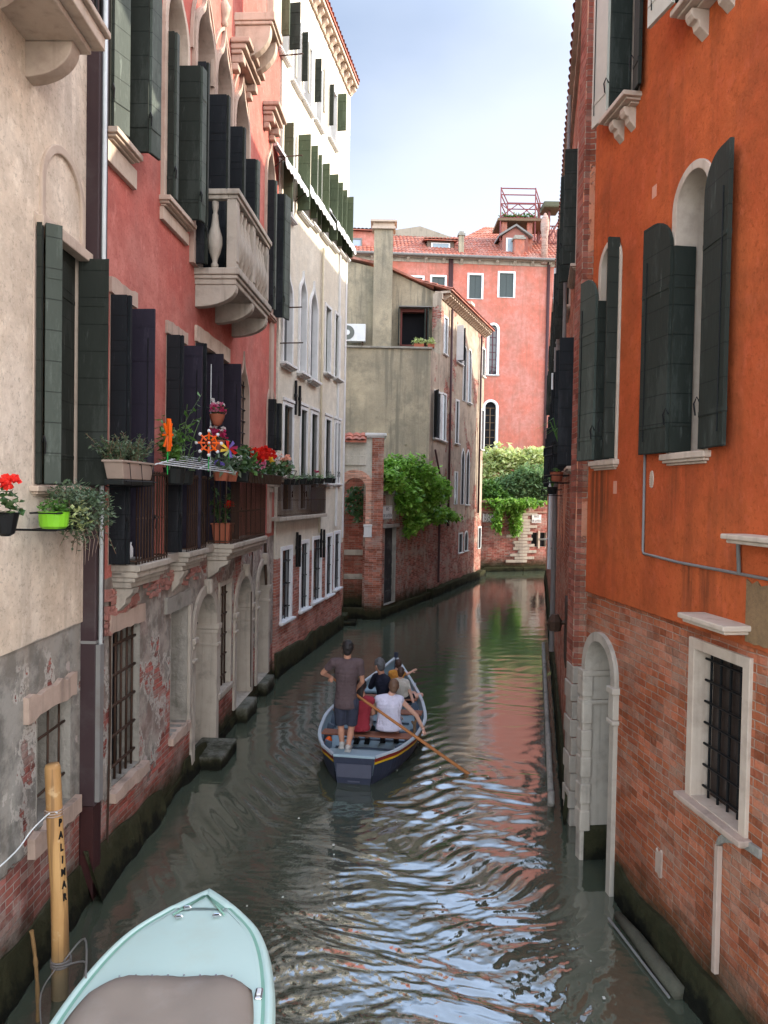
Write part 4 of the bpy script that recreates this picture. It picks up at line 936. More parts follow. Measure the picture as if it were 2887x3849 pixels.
# ivy cascading over the wall
def hang(F,pts,n,size,spread,mat,name,label,cat,group=None):
    c=F.root.location; g=empty(name,(0,0,0),0,label,cat,group); m=MB()
    for (px,py,off,rx,rz,k) in pts:
        u,z=F.hit(px,py,off); w=F.world(u,off,z)
        pp=blobpts(w,rx,.45*spread,rz,int(n*k),.7); leaves(m,pp,size,.35,1.5,.35)
    m.build('foliage',mat,g)
    m=MB()
    for i in range(14):
        px,py,off,rx,rz,k=random.choice(pts); u,z=F.hit(px,py,off); w=F.world(u,off-.1,z); m.tube([w+Vector((0,.2,rz)),w,w+Vector((random.uniform(-.2,.2),0,-rz*1.2))],.012,4)
    m.build('stems',M['wood'],g); return g
hang(IW,[(1460,1800,.1,.55,.35,1),(1500,1760,-.1,.6,.5,1.3),(1560,1780,.25,.75,.65,2.2),(1600,1850,.35,.7,.7,2.4),(1530,1870,.35,.5,.55,1.5),(1560,1950,.30,.45,.35,.8),(1620,1930,.3,.6,.35,1.0),(1655,1840,.3,.45,.5,1.1),(1670,1930,.25,.45,.25,.6),(1540,1980,.25,.25,.3,.4),(1460,1760,-.3,.5,.3,.6),(1700,1940,.2,.35,.15,.25)],
     620,.13,1.0,M['leafivy'],'ivy','mass of bright green ivy spilling over the brick canal wall','ivy')
m_=hang(IW,[(1535,1690,-.9,.16,.5,.35),(1585,1720,-.9,.3,.35,.4),(1560,1700,-.8,.3,.3,.3)],500,.13,.6,M['leafdark'],'climbing_plant','dark climbing shoots rising against the grey wall above the ivy','climber')
p=at_d(1343,1880,26.1); g=empty('climbing_plant',(0,0,0),0,'dark leafy climber hanging inside the brick gateway arch','climber'); m=MB(); leaves(m,blobpts(p+Vector((.1,0,-.05)),.5,.3,.55,520),.13,.3,1.5,.3); m.build('foliage',M['leafdark'],g)
# brick side wall seen through the arch
BW=Fac('brick_wall',(at_d(1200,2100,27.6).x,27.6),(at_d(1395,2100,27.6).x,27.6),'red brick wall seen through the gateway arch','wall',.4)
BW.wall([(0,-.6),(BW.len,-.6),(BW.len,6.2),(0,6.2)],wallmat('inner brick',(.4,.3,.2),(.4,.3,.2),br=(.33,.085,.05),br2=(.22,.06,.04),mortar=(.30,.22,.17),algae=.8,brickonly=True,fadebrick=.3),.1)
m=MB(); m.box(.1,BW.len,.0,.05,2.0,2.2); m.box(.1,BW.len,.0,.06,1.1,1.3); m.build('stone_band',M['stone'],BW.root,bevel=.01)
# street sign plates
def plate(F,x0,x1,y0,y1,lines,label,off=.01,size=None,backed=True):
    a=F.hit((x0+x1)/2,(y0+y1)/2,off); b=F.hit(x0,(y0+y1)/2,off); c=F.hit(x1,(y0+y1)/2,off); w=abs(b[0]-c[0]); h=F.hit((x0+x1)/2,y0,off)[1]-F.hit((x0+x1)/2,y1,off)[1]
    rt=empty('street_sign',F.world(a[0],off,a[1]),F.root.rotation_euler.z,label,'sign')
    m=MB(); m.box(-w/2,w/2,0,.02,-h/2,h/2); m.build('plate',simple('sign enamel',(.74,.73,.69),None,.5,4,.001,dirt=.2,dirtcol=(.5,.46,.4)),rt,bevel=.004)
    m=MB(); t=.02
    for (p,q,r_,s_) in ((-w/2+.02,w/2-.02,-h/2+.02,-h/2+.03),(-w/2+.02,w/2-.02,h/2-.03,h/2-.02)): m.box(p,q,.0205,.0235,r_,s_)
    m.build('border',M['irondark'],rt)
    n=len(lines)
    for i,tx in enumerate(lines):
        cu=bpy.data.curves.new('lettering','FONT'); cu.body=tx; cu.align_x='CENTER'; cu.align_y='CENTER'; cu.size=(size or h*.36); cu.extrude=.002; cu.space_character=1.15
        me_=bpy.data.objects.new('lettering_tmp',cu); COL.objects.link(me_); bpy.context.view_layer.update()
        me=bpy.data.meshes.new_from_object(me_.evaluated_get(bpy.context.evaluated_depsgraph_get())); bpy.data.objects.remove(me_)
        me.materials.append(M['irondark']); o=bpy.data.objects.new('lettering',me); COL.objects.link(o); o.parent=rt
        o.rotation_euler=(PI/2,0,PI); o.location=(0,.024,h/2-h*(i+.5)/n)
        wx=max(v.co.x for v in me.vertices)-min(v.co.x for v in me.vertices)
        if wx>w*.86: o.scale=(w*.86/wx,1,1)
    return rt
plate(IW,1437,1473,1901,1951,['RIO','DE LA TETA'],'white name plate on the ivy wall above the black door')
# ================================================================ GARDEN WALL ACROSS THE CANAL
q=at_z(1955,2148,0)
GA=Fac('garden_wall',(5.0,41.6),(8.0,42.5),'brick garden wall at the end of the canal, left of the stone quoins','wall',.6,face=(0,0))
GB=Fac('garden_wall',(8.0,42.5),(12.4,44.4),'brick garden wall at the end of the canal with stone quoins and a dark hatch','wall',.6,face=(0,0))
mat_gw=wallmat('garden wall brick',(.42,.34,.28),(.36,.28,.22),zb=3.2,zamp=.35,patch=.4,br=(.36,.11,.08),br2=(.22,.075,.06),mortar=(.40,.32,.26),algae=.7,streak=.4,fadebrick=.5,bscale=1.3,grime=.4)
zt=GB.hit(2000,1893)[1]
r=GB.rect(1997,2052,1997,2002,2055); window(GB,r,'rect',0,0,.2,M['rawstone'],pane='black',sash=False)
fr=GB.root.children[0]; m=MB(); uc=(r[0]+r[1])/2; m.box(uc-.06,uc+.06,-.1,.05,r[2]-.1,r[3]+.1); m.build('hatch_bar',M['warmstone'],fr)
for G in (GA,GB):
    G.wall([(0,-.6),(G.len,-.6),(G.len,zt),(0,zt)],mat_gw,.2)
    m=MB(); m.box(-.02,G.len+.02,-.66,.08,zt+.002,zt+.14); m.box(0,G.len,-.6,.05,zt-.55,zt-.45); m.build('coping',simple('brick coping',(.34,.17,.12),(.26,.2,.15),.85,6,.01,dirt=.4),G.root,bevel=.03)
    m=MB(); m.box(0,G.len,-.1,.12,-.6,.25); m.build('plinth',mat_moss,G.root,bevel=.05)
m=MB(); random.seed(4); z=.5; i=0; 
while z<zt-.6:
    h=.16; w=random.choice((.3,.45,.6)); x0=.0; uL=GB.len if abs(GB.hit(1960,2000)[0]-GB.len)<1.5 else 0
    if uL>0: m.box(uL-w-.35*(i%2),uL+.02,.002,.05,z,z+h)
    else: m.box(-.02,w+.35*(i%2),.002,.05,z,z+h)
    z+=h+.02; i+=1
m.build('quoin',M['stone'],GB.root,bevel=.015)
m=MB(); z=.5; i=0
while z<zt-.6:
    w=random.choice((.3,.5,.75))+.3*((i+1)%2); uR=GA.len if abs(GA.hit(1950,2000)[0]-GA.len)<1.5 else 0
    if uR>0: m.box(uR-w,uR+.0,.002,.05,z,z+.16)
    else: m.box(0,w,.002,.05,z,z+.16)
    z+=.18; i+=1
m.build('quoin',M['stone'],GA.root,bevel=.015)
plate(GA,1815,1887,1931,1962,['RIO DE LA','MADONETA'],'wide white name plate on the garden wall left of the stone quoins',.06,size=.34)
plate(GB,1999,2034,1934,1966,['RIO','DE LA TETA'],'small white name plate on the garden wall above the dark hatch',.06)
m=MB(); a=GB.world(GB.hit(2028,2027,.1)[0],.1,GB.hit(2028,2027,.1)[1]); b=at_d(2085,2027,41.5); tag(m.tube([a,b],.05,8).build('white_pipe',M['pipewhite'],None,smooth=True),'white pipe sticking out level from the dark hatch of the garden wall','pipe')
# garden behind
def bush(name,label,cat,blobs,mat,size,dens,group=None,trunk=None,long=1.5):
    g=empty(name,trunk or (0,0,0),0,label,cat,group); off=Vector(trunk) if trunk else Vector((0,0,0)); m=MB()
    for (c,rx,ry,rz,k) in blobs: leaves(m,[p-off for p in blobpts(c,rx,ry,rz,int(dens*k),.55)],size,.35,long)
    m.build('crown',mat,g)
    if trunk:
        m=MB(); m.tube([(0,0,-.5),(.1,.05,1.2),(.0,.1,2.6)],[.12,.09,.06],7)
        for (c,rx,ry,rz,k) in blobs: m.tube([(0,.05,1.6),Vector(c)-off],[.06,.02],5)
        m.build('trunk',M['wood'],g)
    return g
def gp(px,py,d): return at_d(px,py,d)
bush('tree','pale yellow-green leafy tree behind the garden wall at the foot of the red house','tree',[(gp(1840,1740,48),1.3,1,.9,1.2),(gp(1900,1725,48),1.2,1,.8,1.1),(gp(1960,1740,48.5),1.3,1,.75,1.1),(gp(2010,1730,48.5),1.1,1,.9,1),(gp(2060,1760,48.5),1.0,1,.8,.9),(gp(1850,1800,48),1.2,1,.7,.8)],M['leafpale'],.24,620,None,(9.2,48.3,.8))
bush('bush','feathery mid-green bush behind the garden wall','bush',[(gp(1930,1830,46),1.2,.9,.75,1.2),(gp(1990,1810,46),1.2,.9,.9,1.4),(gp(2040,1840,46),1.1,.9,.9,1.2),(gp(2075,1820,46),.8,.9,.8,.8),(gp(1960,1860,45.6),1.3,.6,.5,.8)],M['leafbush'],.14,1500,None,(9.4,46.2,.8),2.2)
bush('bush','dark broad-leaved bush against the grey house corner behind the garden wall','bush',[(gp(1835,1850,45),.8,.7,.75,1.1),(gp(1870,1868,45),.8,.7,.55,1),(gp(1900,1880,44.9),.6,.6,.3,.6)],M['leaf'],.18,700,None,(7.0,45.2,.8))
g=empty('climbing_plant',(0,0,0),0,'trailing vine hanging down the garden wall in two tails','climber'); m=MB()
for (px,py,rx,rz,k,d) in ((1880,1890,1.2,.28,1.0,42.0),(1935,1890,1.1,.25,1,42.2),(1985,1885,.9,.2,.7,42.7),(1868,1950,.28,.75,.7,41.85),(1937,1960,.35,.8,.9,42.2),(1930,1910,.6,.4,.6,42.2)): leaves(m,blobpts(gp(px,py,d)+Vector((0,-.15,0)),rx,.25,rz,int(500*k),.6),.15,.3,1.5,.5)
m.build('foliage',M['leafivy'],g)
# ================================================================ RED HOUSE AT THE END
RD=52.0
def rp(px,py,d=RD): q=at_d(px,py,d); return (q.x,q.z)
RH=Fac('house',(at_d(1180,1400,RD).x,RD-.6),(at_d(2200,1400,RD).x,RD+.6),'long salmon-red house closing the canal under a clay-tiled roof','house',9,face=(0,0))
mat_rh=wallmat('salmon render',(.52,.165,.115),(.50,.215,.17),zb=-5,zamp=.1,algae=0,streak=.45,streakcol=(.28,.13,.09),grime=.42)
ZG=RH.hit(1800,980)[1]
for k,(x0,x1,y0,y1) in enumerate(((1540,1588,1042,1110),(1623,1672,1040,1110),(1763,1810,1033,1122),(1877,1930,1026,1117))):
    r=RH.rect(x0,x1,x0,y0,y1); fr=window(RH,r,'rect',.13,.05,.15,M['white'],pane='black',sash=False,label='shuttered upper window %s'%('far left','left','centre','right')[k])
    m=MB(); u0,u1,z0,z1=r; m.box((u0+u1)/2+.006,u1-.01,-.11,-.06,z0+.01,z1-.01); m.box(u0+.01,(u0+u1)/2-.006,-.11,-.06,z0+.01,z1-.01); m.build('shutter',simple('grey green closed shutter',(.075,.09,.085),None,.6),fr,bevel=.01)
for k,(x0,x1,xa,ya,yb) in enumerate(((1838,1868,1853,1222,1408),(1822,1864,1843,1510,1700))):
    r=RH.rect(x0,x1,xa,ya,yb); fr=window(RH,r,'round',.16,.06,.2,M['white'],pane='glass' if k==0 else 'dark',sash=True,sill=(.12,.1),sashmat=simple('plum sash',(.10,.03,.04)) if k==0 else M['wood'])
RH.wall([(0,-.6),(RH.len,-.6),(RH.len,ZG),(0,ZG)],mat_rh,.2)
cornice_brackets(RH,0,RH.len,ZG+.0,1.25,.34,.28,.2,M['stone'],slabh=.10)
tile_roof(RH.root,0,RH.len,.55,ZG+.12,-3.4,ZG+2.75,'roof',.27,.45)
def RU(px,py,off=0): return RH.hit(px,py,off)
# raised rear roof (right) and left block
a=RU(1640,920,-3.4); 
uA=RU(1720,850,-3.4)[0]; uB=RU(2110,850,-3.4)[0]; lo,hi=min(uA,uB),max(uA,uB)
tile_roof(RH.root,lo-2,hi,-3.2,ZG+2.45,-6.2,ZG+4.6,'roof',.27,.45,u0r=lo-2,u1r=hi-2.6)
m=MB()   # grey lean-to wall between
pA=RU(1460,868,-3.0); pB=RU(1580,850,-3.0); pC=RU(1700,892,-3.0); pD=RU(1480,935,-3.0); pts=[pD,RU(1700,905,-3.0),pC,pB,pA]
m.prism(pts,-3.4,-3.0); m.build('attic_wall',simple('grey cement attic',(.33,.29,.22),(.25,.22,.17),.9,3,.01,streak=.4,dirt=.3),RH.root)
# left block with window
uL0,uL1=sorted((RU(1320,900,-.6)[0],RU(1408,900,-.6)[0])); zL0=RU(1350,985,-.6)[1]; zL1=RU(1350,868,-.6)[1]
m=MB(); m.box(uL0,uL1+3,-3,-.6,ZG+.3,zL1); m.build('attic_block',mat_rh,RH.root)
tile_roof(RH.root,uL0-1.2,uL1+3.2,-.3,zL1+.03,-3,zL1+.75,'roof',.27,.45)
w0=RU(1322,900,-.58); w1=RU(1355,960,-.58); m=MB(); u_,U_=sorted((w0[0],w1[0])); m.ring([(u_-.1,w1[1]-.1),(U_+.1,w1[1]-.1),(U_+.1,w0[1]+.1),(u_-.1,w0[1]+.1)],[(u_,w1[1]),(U_,w1[1]),(U_,w0[1]),(u_,w0[1])],-.6,-.5)
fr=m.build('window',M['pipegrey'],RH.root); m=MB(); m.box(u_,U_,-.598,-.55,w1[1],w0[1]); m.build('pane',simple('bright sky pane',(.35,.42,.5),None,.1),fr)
def dormer(x0,x1,y0,y1,gable,off,wallm,lab):
    a=RU(x0,y1,off); b=RU(x1,y0,off); u0,u1=sorted((a[0],b[0])); z0,z1=a[1],b[1]
    m=MB(); m.box(u0,u1,off-2.4,off,z0-.3,z1); dm=m.build('dormer',wallm,RH.root); dm['label']=lab
    m=MB(); e=.28; 
    if gable:
        c=(u0+u1)/2; zr=z1+(u1-u0)*.36
        for sgn in (1,-1):
            p=Vector((c,0,zr)); q_=Vector((c+sgn*((u1-u0)/2+e),0,z1-.1)); m.prism([(p.x,p.z),(q_.x,q_.z),(q_.x,q_.z+.14),(p.x,p.z+.14)],off-2.4,off+.25)
        m2=MB(); m2.prism([(u0,z1),(u1,z1),(c,zr)],off-.3,off-.02); m2.build('gable',wallm,dm)
        m.build('dormer_roof',M['pipegrey'],dm)
    else:
        o=tile_roof(dm,u0-e,u1+e,off+.3,z1+.02,off-2.4,z1+.55,'dormer_roof',.27,.5)
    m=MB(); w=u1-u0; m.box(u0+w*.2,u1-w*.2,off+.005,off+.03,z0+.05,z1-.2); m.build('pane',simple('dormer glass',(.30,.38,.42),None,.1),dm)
    m=MB(); m.ring([(u0+w*.14,z0),(u1-w*.14,z0),(u1-w*.14,z1-.14),(u0+w*.14,z1-.14)],[(u0+w*.2,z0+.05),(u1-w*.2,z0+.05),(u1-w*.2,z1-.2),(u0+w*.2,z1-.2)],off+.004,off+.05); m.build('window_frame',M['white'],dm)
dormer(1606,1706,908,952,False,-.9,simple('weathered brown boards',(.16,.12,.09)),'low wide dormer with a tiled lid')
dormer(1888,1985,890,950,True,-.6,simple('dark red plaster',(.30,.12,.09)),'gabled dormer under the roof terrace')
def chim(x0,x1,y0,y1,off,mat,lab,cap=True,rnd=False):
    a=RU(x0,y1,off); b=RU(x1,y0,off); u0,u1=sorted((a[0],b[0])); w=u1-u0
    m=MB()
    if rnd: c=(u0+u1)/2; h=b[1]-a[1]; m.lathe([(w*.36,-.6),(w*.36,h*.45),(w*.42,h*.5),(w*.42,h*.56),(w*.5,h*.62),(w*.5,h*.78),(w*.34,h*.9),(w*.1,h)],(c,off,a[1]),14)
    else: m.box(u0,u1,off-w,off,a[1]-.5,b[1])
    o=m.build('chimney',mat,RH.root,smooth=rnd); o['label']=lab
    if cap and not rnd: m=MB(); m.box(u0-.08,u1+.08,off-w-.08,off+.08,b[1]+.001,b[1]+.14); m.box(u0+.02,u1-.02,off-w+.02,off-.02,b[1]+.141,b[1]+.3); m.build('chimney_cap',M['rawstone'],o)
mat_chb=wallmat('chimney brick',(.4,.3,.2),(.4,.3,.2),br=(.48,.27,.21),br2=(.36,.22,.17),mortar=(.45,.38,.32),algae=0,brickonly=True,fadebrick=.4)
chim(1725,1745,885,968,.0,mat_gf,'slim grey chimney')
chim(1933,1972,900,968,.0,M['tile'],'squat red chimney with a cap')
chim(2030,2066,802,960,.2,mat_chb,'tall round brick chimney',rnd=True)
# gutter + downpipes
m=MB(); m.tube([(0,.62,ZG+.09),(RH.len,.62,ZG+.09)],.09,8); m.build('gutter',M['pipegrey'],RH.root)
m=MB()
for px,w in ((1691,.11),(1698,.08),(2061,.11)):
    u=RU(px,1100,.12)[0]; m.tube([(u,.12,ZG+.0),(u,.12,3.0)],w,8)
u1_=RU(2056,1490,.12); u2_=RU(2092,1478,.12); m.tube([(u1_[0],.12,u1_[1]),(u2_[0],.12,u2_[1])],.07,6)
m.build('downpipe',M['pipebrown'],RH.root,smooth=True)
# roof terrace (altana) in painted steel
al=empty('roof_terrace',(0,0,0),0,'red steel and timber roof terrace standing on the salmon house','roof terrace')
def ap(px,py,d): return at_d(px,py,d)
m=MB(); D0,D1=53.0,55.6
def bar(a,b,r=.045): m.tube([a,b],r,5)
xs=[(1880,D0),(2010,D0)]; 
for (px,d) in ((1880,D0),(2010,D0),(1906,D1),(2028,D1)):
    bar(Vector((ap(px,900,d).x,d,ap(1900,905,D0).z)),Vector((ap(px,900,d).x,d,ap(1900,704,D0).z)))
xl_,xr_=ap(1880,900,D0).x,ap(2010,900,D0).x; yl_,yr_=ap(1906,900,D1).x,ap(2028,900,D1).x
for py in (708,732,766,818):
    z=ap(1900,py,D0).z; bar(Vector((xl_,D0,z)),Vector((xr_,D0,z))); bar(Vector((yl_,D1,z)),Vector((yr_,D1,z))); bar(Vector((xl_,D0,z)),Vector((yl_,D1,z))); bar(Vector((xr_,D0,z)),Vector((yr_,D1,z)))
zA,zB=ap(1900,766,D0).z,ap(1900,815,D0).z
for i in range(2):
    a=xl_+(xr_-xl_)*i/2; b=xl_+(xr_-xl_)*(i+1)/2; bar(Vector((a,D0,zA)),Vector((b,D0,zB)),.035); bar(Vector((a,D0,zB)),Vector((b,D0,zA)),.035)
m.build('railing',simple('oxide red steel',(.22,.06,.06),None,.5),al)
m=MB(); m.box(xl_-.2,yr_+.2,D0-.1,D1,zB-.28,zB-.1); m.build('deck',M['wood'],al)
m=MB(); 
for px in (1895,1990): x=ap(px,900,D0+.3).x; m.box(x-.18,x+.18,D0+.2,D0+.6,ap(px,905,D0).z-.8,zB-.281)
m.build('support',M['tile'],al)
m=MB(); random.seed(8); leaves(m,[Vector((random.uniform(xl_,xr_),D0+.1,zB+random.uniform(-.05,.35)*random.random())) for _ in range(350)],.13); m.build('planting',M['leaf'],al)
al2=empty('roof_terrace',(0,0,0),0,'timber lattice roof terrace with an olive awning behind the round chimney','roof terrace')
m=MB(); x0=ap(2025,800,55).x; x1=ap(2105,800,55).x; z0=ap(2060,915,55).z; z1=ap(2060,765,55).z; zm=ap(2060,850,55).z
for x in (x0,(x0+x1)/2,x1): m.tube([(x,55,z0-1),(x,55,z1)],.09,5)
for z in (z0,zm,z1): m.tube([(x0,55,z),(x1,55,z)],.05,5)
for i in range(3):
    a=x0+(x1-x0)*i/3; b=a+(x1-x0)/3; m.tube([(a,55,z0),(b,55,zm)],.03,4); m.tube([(a,55,zm),(b,55,z0)],.03,4)
m.tube([(x0,54.9,z0-1),(x1,54.9,zm+.5)],.08,5); m.build('lattice',simple('dark red timber',(.20,.07,.06)),al2)
m=MB(); m.box(x0+.2,x0+1.5,54.2,56,z1-.55,z1-.1); m.build('awning',simple('olive canvas',(.10,.10,.06)),al2,bevel=.1)
# ================================================================ ORANGE HOUSE (right, near)
OM=-.12
def oxy(d): return (2.44+OM*(d-8.8),d)
OR=Fac('house',oxy(3.2),oxy(8.8),'vivid orange house on the right with arched windows, green shutters and a brick base','house',6)
ZO=3.18
def uo(px,py,off=0): return OR.hit(px,py,off)
st=[]
a=uo(2222,1800)[0]; b=uo(2302,1800)[0]; st.append((min(a,b),max(a,b),3.45,4.62,1.0))
a=uo(2480,1800)[0]; b=uo(2620,1800)[0]; st.append((min(a,b),max(a,b),3.5,4.62,.35))
a=uo(2560,2200)[0]; b=uo(2700,2200)[0]; st.append((min(a,b),max(a,b),3.2,3.75,.7))
mat_or=wallmat('orange render',(.50,.112,.036),(.43,.085,.030),zb=ZO,zamp=.02,patch=0,algae=.55,streak=.34,streakcol=(.16,.05,.022),rects=tuple(st),grime=.34,
   br=(.42,.125,.055),br2=(.31,.085,.042),mortar=(.42,.28,.20),fadebrick=.38,fine=1.5)
BL=[M['green'],M['green']]
r=OR.rect(2548,2668,2610,648,1698); u0,u1,z0,z1=r   # u1 = far side (px small)
window(OR,r,'round',.07,.045,.34,M['warmstone'],pane='dark',sash=False,sill=(.09,.11),sillmat=M['warmstone'],shut=[
   (u1-.01,-.16,z1-.28,((.23,90),(.50,4)),BL,'fold'),(u0-.01,.02,z1-.06,((.05,90),(.46,174)),BL,'fold')],label='big arched window with two green shutters')
r=OR.rect(2262,2328,2300,925,1728); u0,u1,z0,z1=r
window(OR,r,'round',.06,.04,.3,M['warmstone'],pane='dark',sash=False,sill=(.09,.11),sillmat=M['warmstone'],shut=[
   (u1-.01,-.12,z1-.26,((.19,90),(.42,4)),[M['green'],M['greenlit']],'fold'),(u0-.01,.02,z1,((.15,88),),BL,'flat')],label='arched window near the far corner')
r=OR.rect(2345,2412,2345,-300,428); u0,u1,z0,z1=r
window(OR,r,'rect',.05,.03,.26,M['warmstone'],pane='dark',sash=False,sill=(.22,.10),corbel=True,shut=[
   (u1-.01,-.10,None,((.26,90),(.36,4)),[M['green'],M['cream']],'flat'),(u0-.01,.02,None,((.05,90),(.2,172)),BL,'flat')],label='upper window over a stone sill on brackets')
r=OR.rect(2655,2790,2655,-700,15); u0,u1,z0,z1=r
window(OR,r,'rect',.05,.03,.26,M['warmstone'],pane='dark',sash=False,sill=(.26,.10),corbel=True,shut=[
   (u1-.01,-.05,None,((.33,92),(.40,6)),[M['green'],M['cream']],'flat')],label='highest window with a deep bracketed sill')
# grilled ground-floor window
r=OR.rect(2612,2800,2612,2432,2996); u0,u1,z0,z1=r
f=window(OR,r,'rect',.085,.03,.20,M['warmstone'],pane='iron',sash=False,sill=(.11,.09),sillmat=M['pinkstone'],label='grilled window in a stone frame')
m=MB()
for i in range(5): u=u0+(u1-u0)*(i+.5)/5; m.tube([(u,-.10,z0),(u,-.10,z1)],.013,6)
for i in range(7): z=z0+(z1-z0)*(i+.5)/7; m.tube([(u0,-.085,z),(u1,-.085,z)],.011,6)
m.build('bars',M['irondark'],f)
m=MB(); m.box(u0,u1,-.16,-.155,z0,z1); m.build('mesh_screen',shuttermat('brown insect mesh',(.05,.035,.028),.022,.7),f)
# arched water door
r=OR.rect(2212,2312,2262,2410,2700); r=(r[0],r[1],-.5,r[3]); u0,u1,_,z1=r
f=window(OR,r,'round',.10,.05,.62,M['stone'],pane='dark',sash=False,nobottom=True,label='arched water door with worn stone jambs')
zi=z1-(u1-u0)/2-.12; m=MB()
for (ua,ub) in ((u0-.13,u0+.04),(u1-.04,u1+.13)):
    m.box(ua,ub,-.6,.085,zi,zi+.07); m.box(ua+.02,ub-.02,-.59,.065,zi-.28,zi-.001); m.box(ua,ub,-.6,.08,zi-.33,zi-.281)
m.build('impost',M['stone'],f,bevel=.012)
m=MB(); m.box(u1-.03,u1+.12,-.55,.065,-.4,.42); m.build('mossy_base',mat_moss,f,bevel=.05)
ZT=13.2
OR.wall([(0,-.6),(OR.len,-.6),(OR.len,ZT),(0,ZT)],mat_or,.45)
hole=[]
m=MB()   # orange render coat stands proud of the brick base
polys=[[(.002,ZO+.004),(OR.len-.002,ZO+.004),(OR.len-.002,ZT-.1),(.002,ZT-.1)]]
for (a_,b_,c_,d_2,k_) in ((2548,2668,2610,648,1698),(2262,2328,2300,925,1728)):
    q=OR.rect(a_,b_,c_,d_2,k_); polys.append(shape('round',q[0],q[1],q[2],q[3],.072,.05))
for (a_,b_,c_,d_2,k_) in ((2345,2412,2345,-300,428),(2655,2790,2655,-700,15)):
    q=OR.rect(a_,b_,c_,d_2,k_); q=(q[0],q[1],q[2],min(q[3],ZT-.3)); polys.append(shape('rect',*q,.052,.05))
flat,tr=cdt(polys[0],polys[1:])
m.add([(p[0],.022,p[1]) for p in flat],[tuple(t) for t in tr]); o_=0
m.add([(.002,.022,ZO+.004),(OR.len-.002,.022,ZO+.004),(OR.len-.002,.001,ZO-.004),(.002,.001,ZO-.004)],[(0,1,2,3)])
m.build('render_coat',mat_or,OR.root)
# stone slabs, pipes, vents
def slab(px0,px1,y,off,t,name='stone_slab',tilt=0):
    a,za=OR.hit(px0,y,off); b=OR.hit(px1,y,off)[0]; m=MB(); u_,U_=sorted((a,b)); m.box(u_,U_,-.01,off,za-t,za); m.box(u_+.03,U_-.03,-.01,off-.03,za-t-.03,za-t-.001); return m.build(name,M['warmstone'],OR.root,bevel=.01)
slab(2706,3060,2005,.24,.04); slab(2545,2720,2300,.26,.045)
m=MB()
A=OR.hit(2424,1700,.04); B=OR.hit(2416,2080,.04); C=OR.hit(2551,2114,.04); D=OR.hit(2887,2177,.04); E=OR.hit(3300,2255,.04)
m.tube([(A[0],.04,A[1]),(B[0],.04,B[1]+.03),(B[0]-.02,.04,B[1]),(C[0],.04,C[1]),(D[0],.04,D[1]),(E[0],.04,E[1])],.013,8)
A=OR.hit(2778,2156,.05); B=OR.hit(2774,2020,.05); m.tube([(A[0],.05,A[1]),(B[0],.05,B[1]),(B[0]-.12,.06,B[1]+.01)],.016,8)
m.build('conduit',M['pipegrey'],OR.root,smooth=True)
u,z=OR.hit(2460,1802); m=MB(); ring=[(u+.035*math.cos(t*PI/10),z+.085*math.sin(t*PI/10)) for t in range(20)]; m.prism(ring,.023,.032)
for i in range(9): zz=z-.07+i*.0175; w=.034*math.sqrt(max(.05,1-((zz-z)/.085)**2)); m.box(u-w,u+w,.032,.038,zz-.004,zz+.004)
m.build('vent',M['warmstone'],OR.root)
m=MB()
for (x0,x1,y0,y1) in ((2306,2320,1808,1856),(2452,2470,690,750)):
    a,z0=OR.hit(x0,y1,.02); b,z1=OR.hit(x1,y0,.02); m.box(min(a,b),max(a,b),.018,.0245,z0,z1)
m.build('putlog_patch',simple('salmon filler',(.62,.28,.18)),OR.root)
# rubble patch and blocked arch low on the right
a,z1_=OR.hit(2815,2040,.0); 
m=MB(); random.seed(12); b=OR.hit(3100,2300,0)[0]
rough_slab(m,min(a,b),max(a,b)-.04,.003,.034,3.22,3.68,14,.02); m.build('rubble_patch',simple('pebbly stone patch',(.42,.26,.12),(.2,.12,.07),.9,28,.02,dirt=.4),OR.root,bevel=.012)
ua=OR.hit(2695,3500,.0)[0]; m=MB(); rough_slab(m,ua-.05,ua+.0,.002,.045,.45,1.5,3,.01); m.build('blocked_arch_jamb',M['pinkstone'],OR.root,bevel=.01)
m=MB(); pts=[]; 
for i in range(13):
    t=PI*.0+PI/2*i/12; pts.append((ua-.55+.55*math.cos(t)+.0,1.5+.22*math.sin(t)))
pin=[(x-.0,z-.07) for x,z in pts]; m.ring(pts,pin,.002,.03,False); m.build('blocked_arch',M['rawstone'],OR.root)
m=MB(); u=OR.hit(2478,3240)[0]; zz=OR.hit(2478,3240)[1]; random.seed(9); rough_slab(m,u-.07,u+.05,.001,.018,zz-.12,zz+.12,5,.03); m.build('stone_inset',M['pinkstone'],OR.root,bevel=.008)
L=OR.len
ud=OR.hit(2320,3400)[0]
bank('plinth',OR.root,OR,[(ud,.03,.42,.05),(ud-.8,.04,.36,.10),(ud-1.6,.05,.34,.2),(0,.05,.34,.25)])
m=MB(); m.box(OR.len-.13,OR.len+.02,-.05,.07,-.5,2.15)
for i in range(6): m.box(OR.len-.15,OR.len+.03,-.05,.085,.35+i*.32,.60+i*.32)
m.build('corner_stone',M['stone'],OR.root,bevel=.02)
# floating timber by the wall
pa=at_z(2322,3440,.05); pb=at_z(2556,3735,.05)
lg=empty('floating_timber',pa,0,'grey worn timber log afloat along the foot of the orange house','log')
m=MB(); d=pb-pa; m.tube([(0,0,0),d*.3+Vector((.01,0,.005)),d*.7,d],[.045,.06,.075,.07],12); m.build('log',simple('waterlogged wood',(.11,.10,.07),(.05,.05,.035),.9,7,.01,streak=.3,spec=.1),lg,smooth=True)
m=MB(); off=Vector((-.10,-.02,-.02)); m.tube([off,d+off+Vector((0,0,0))],.012,6); m.build('rope',M['pipegrey'],lg)
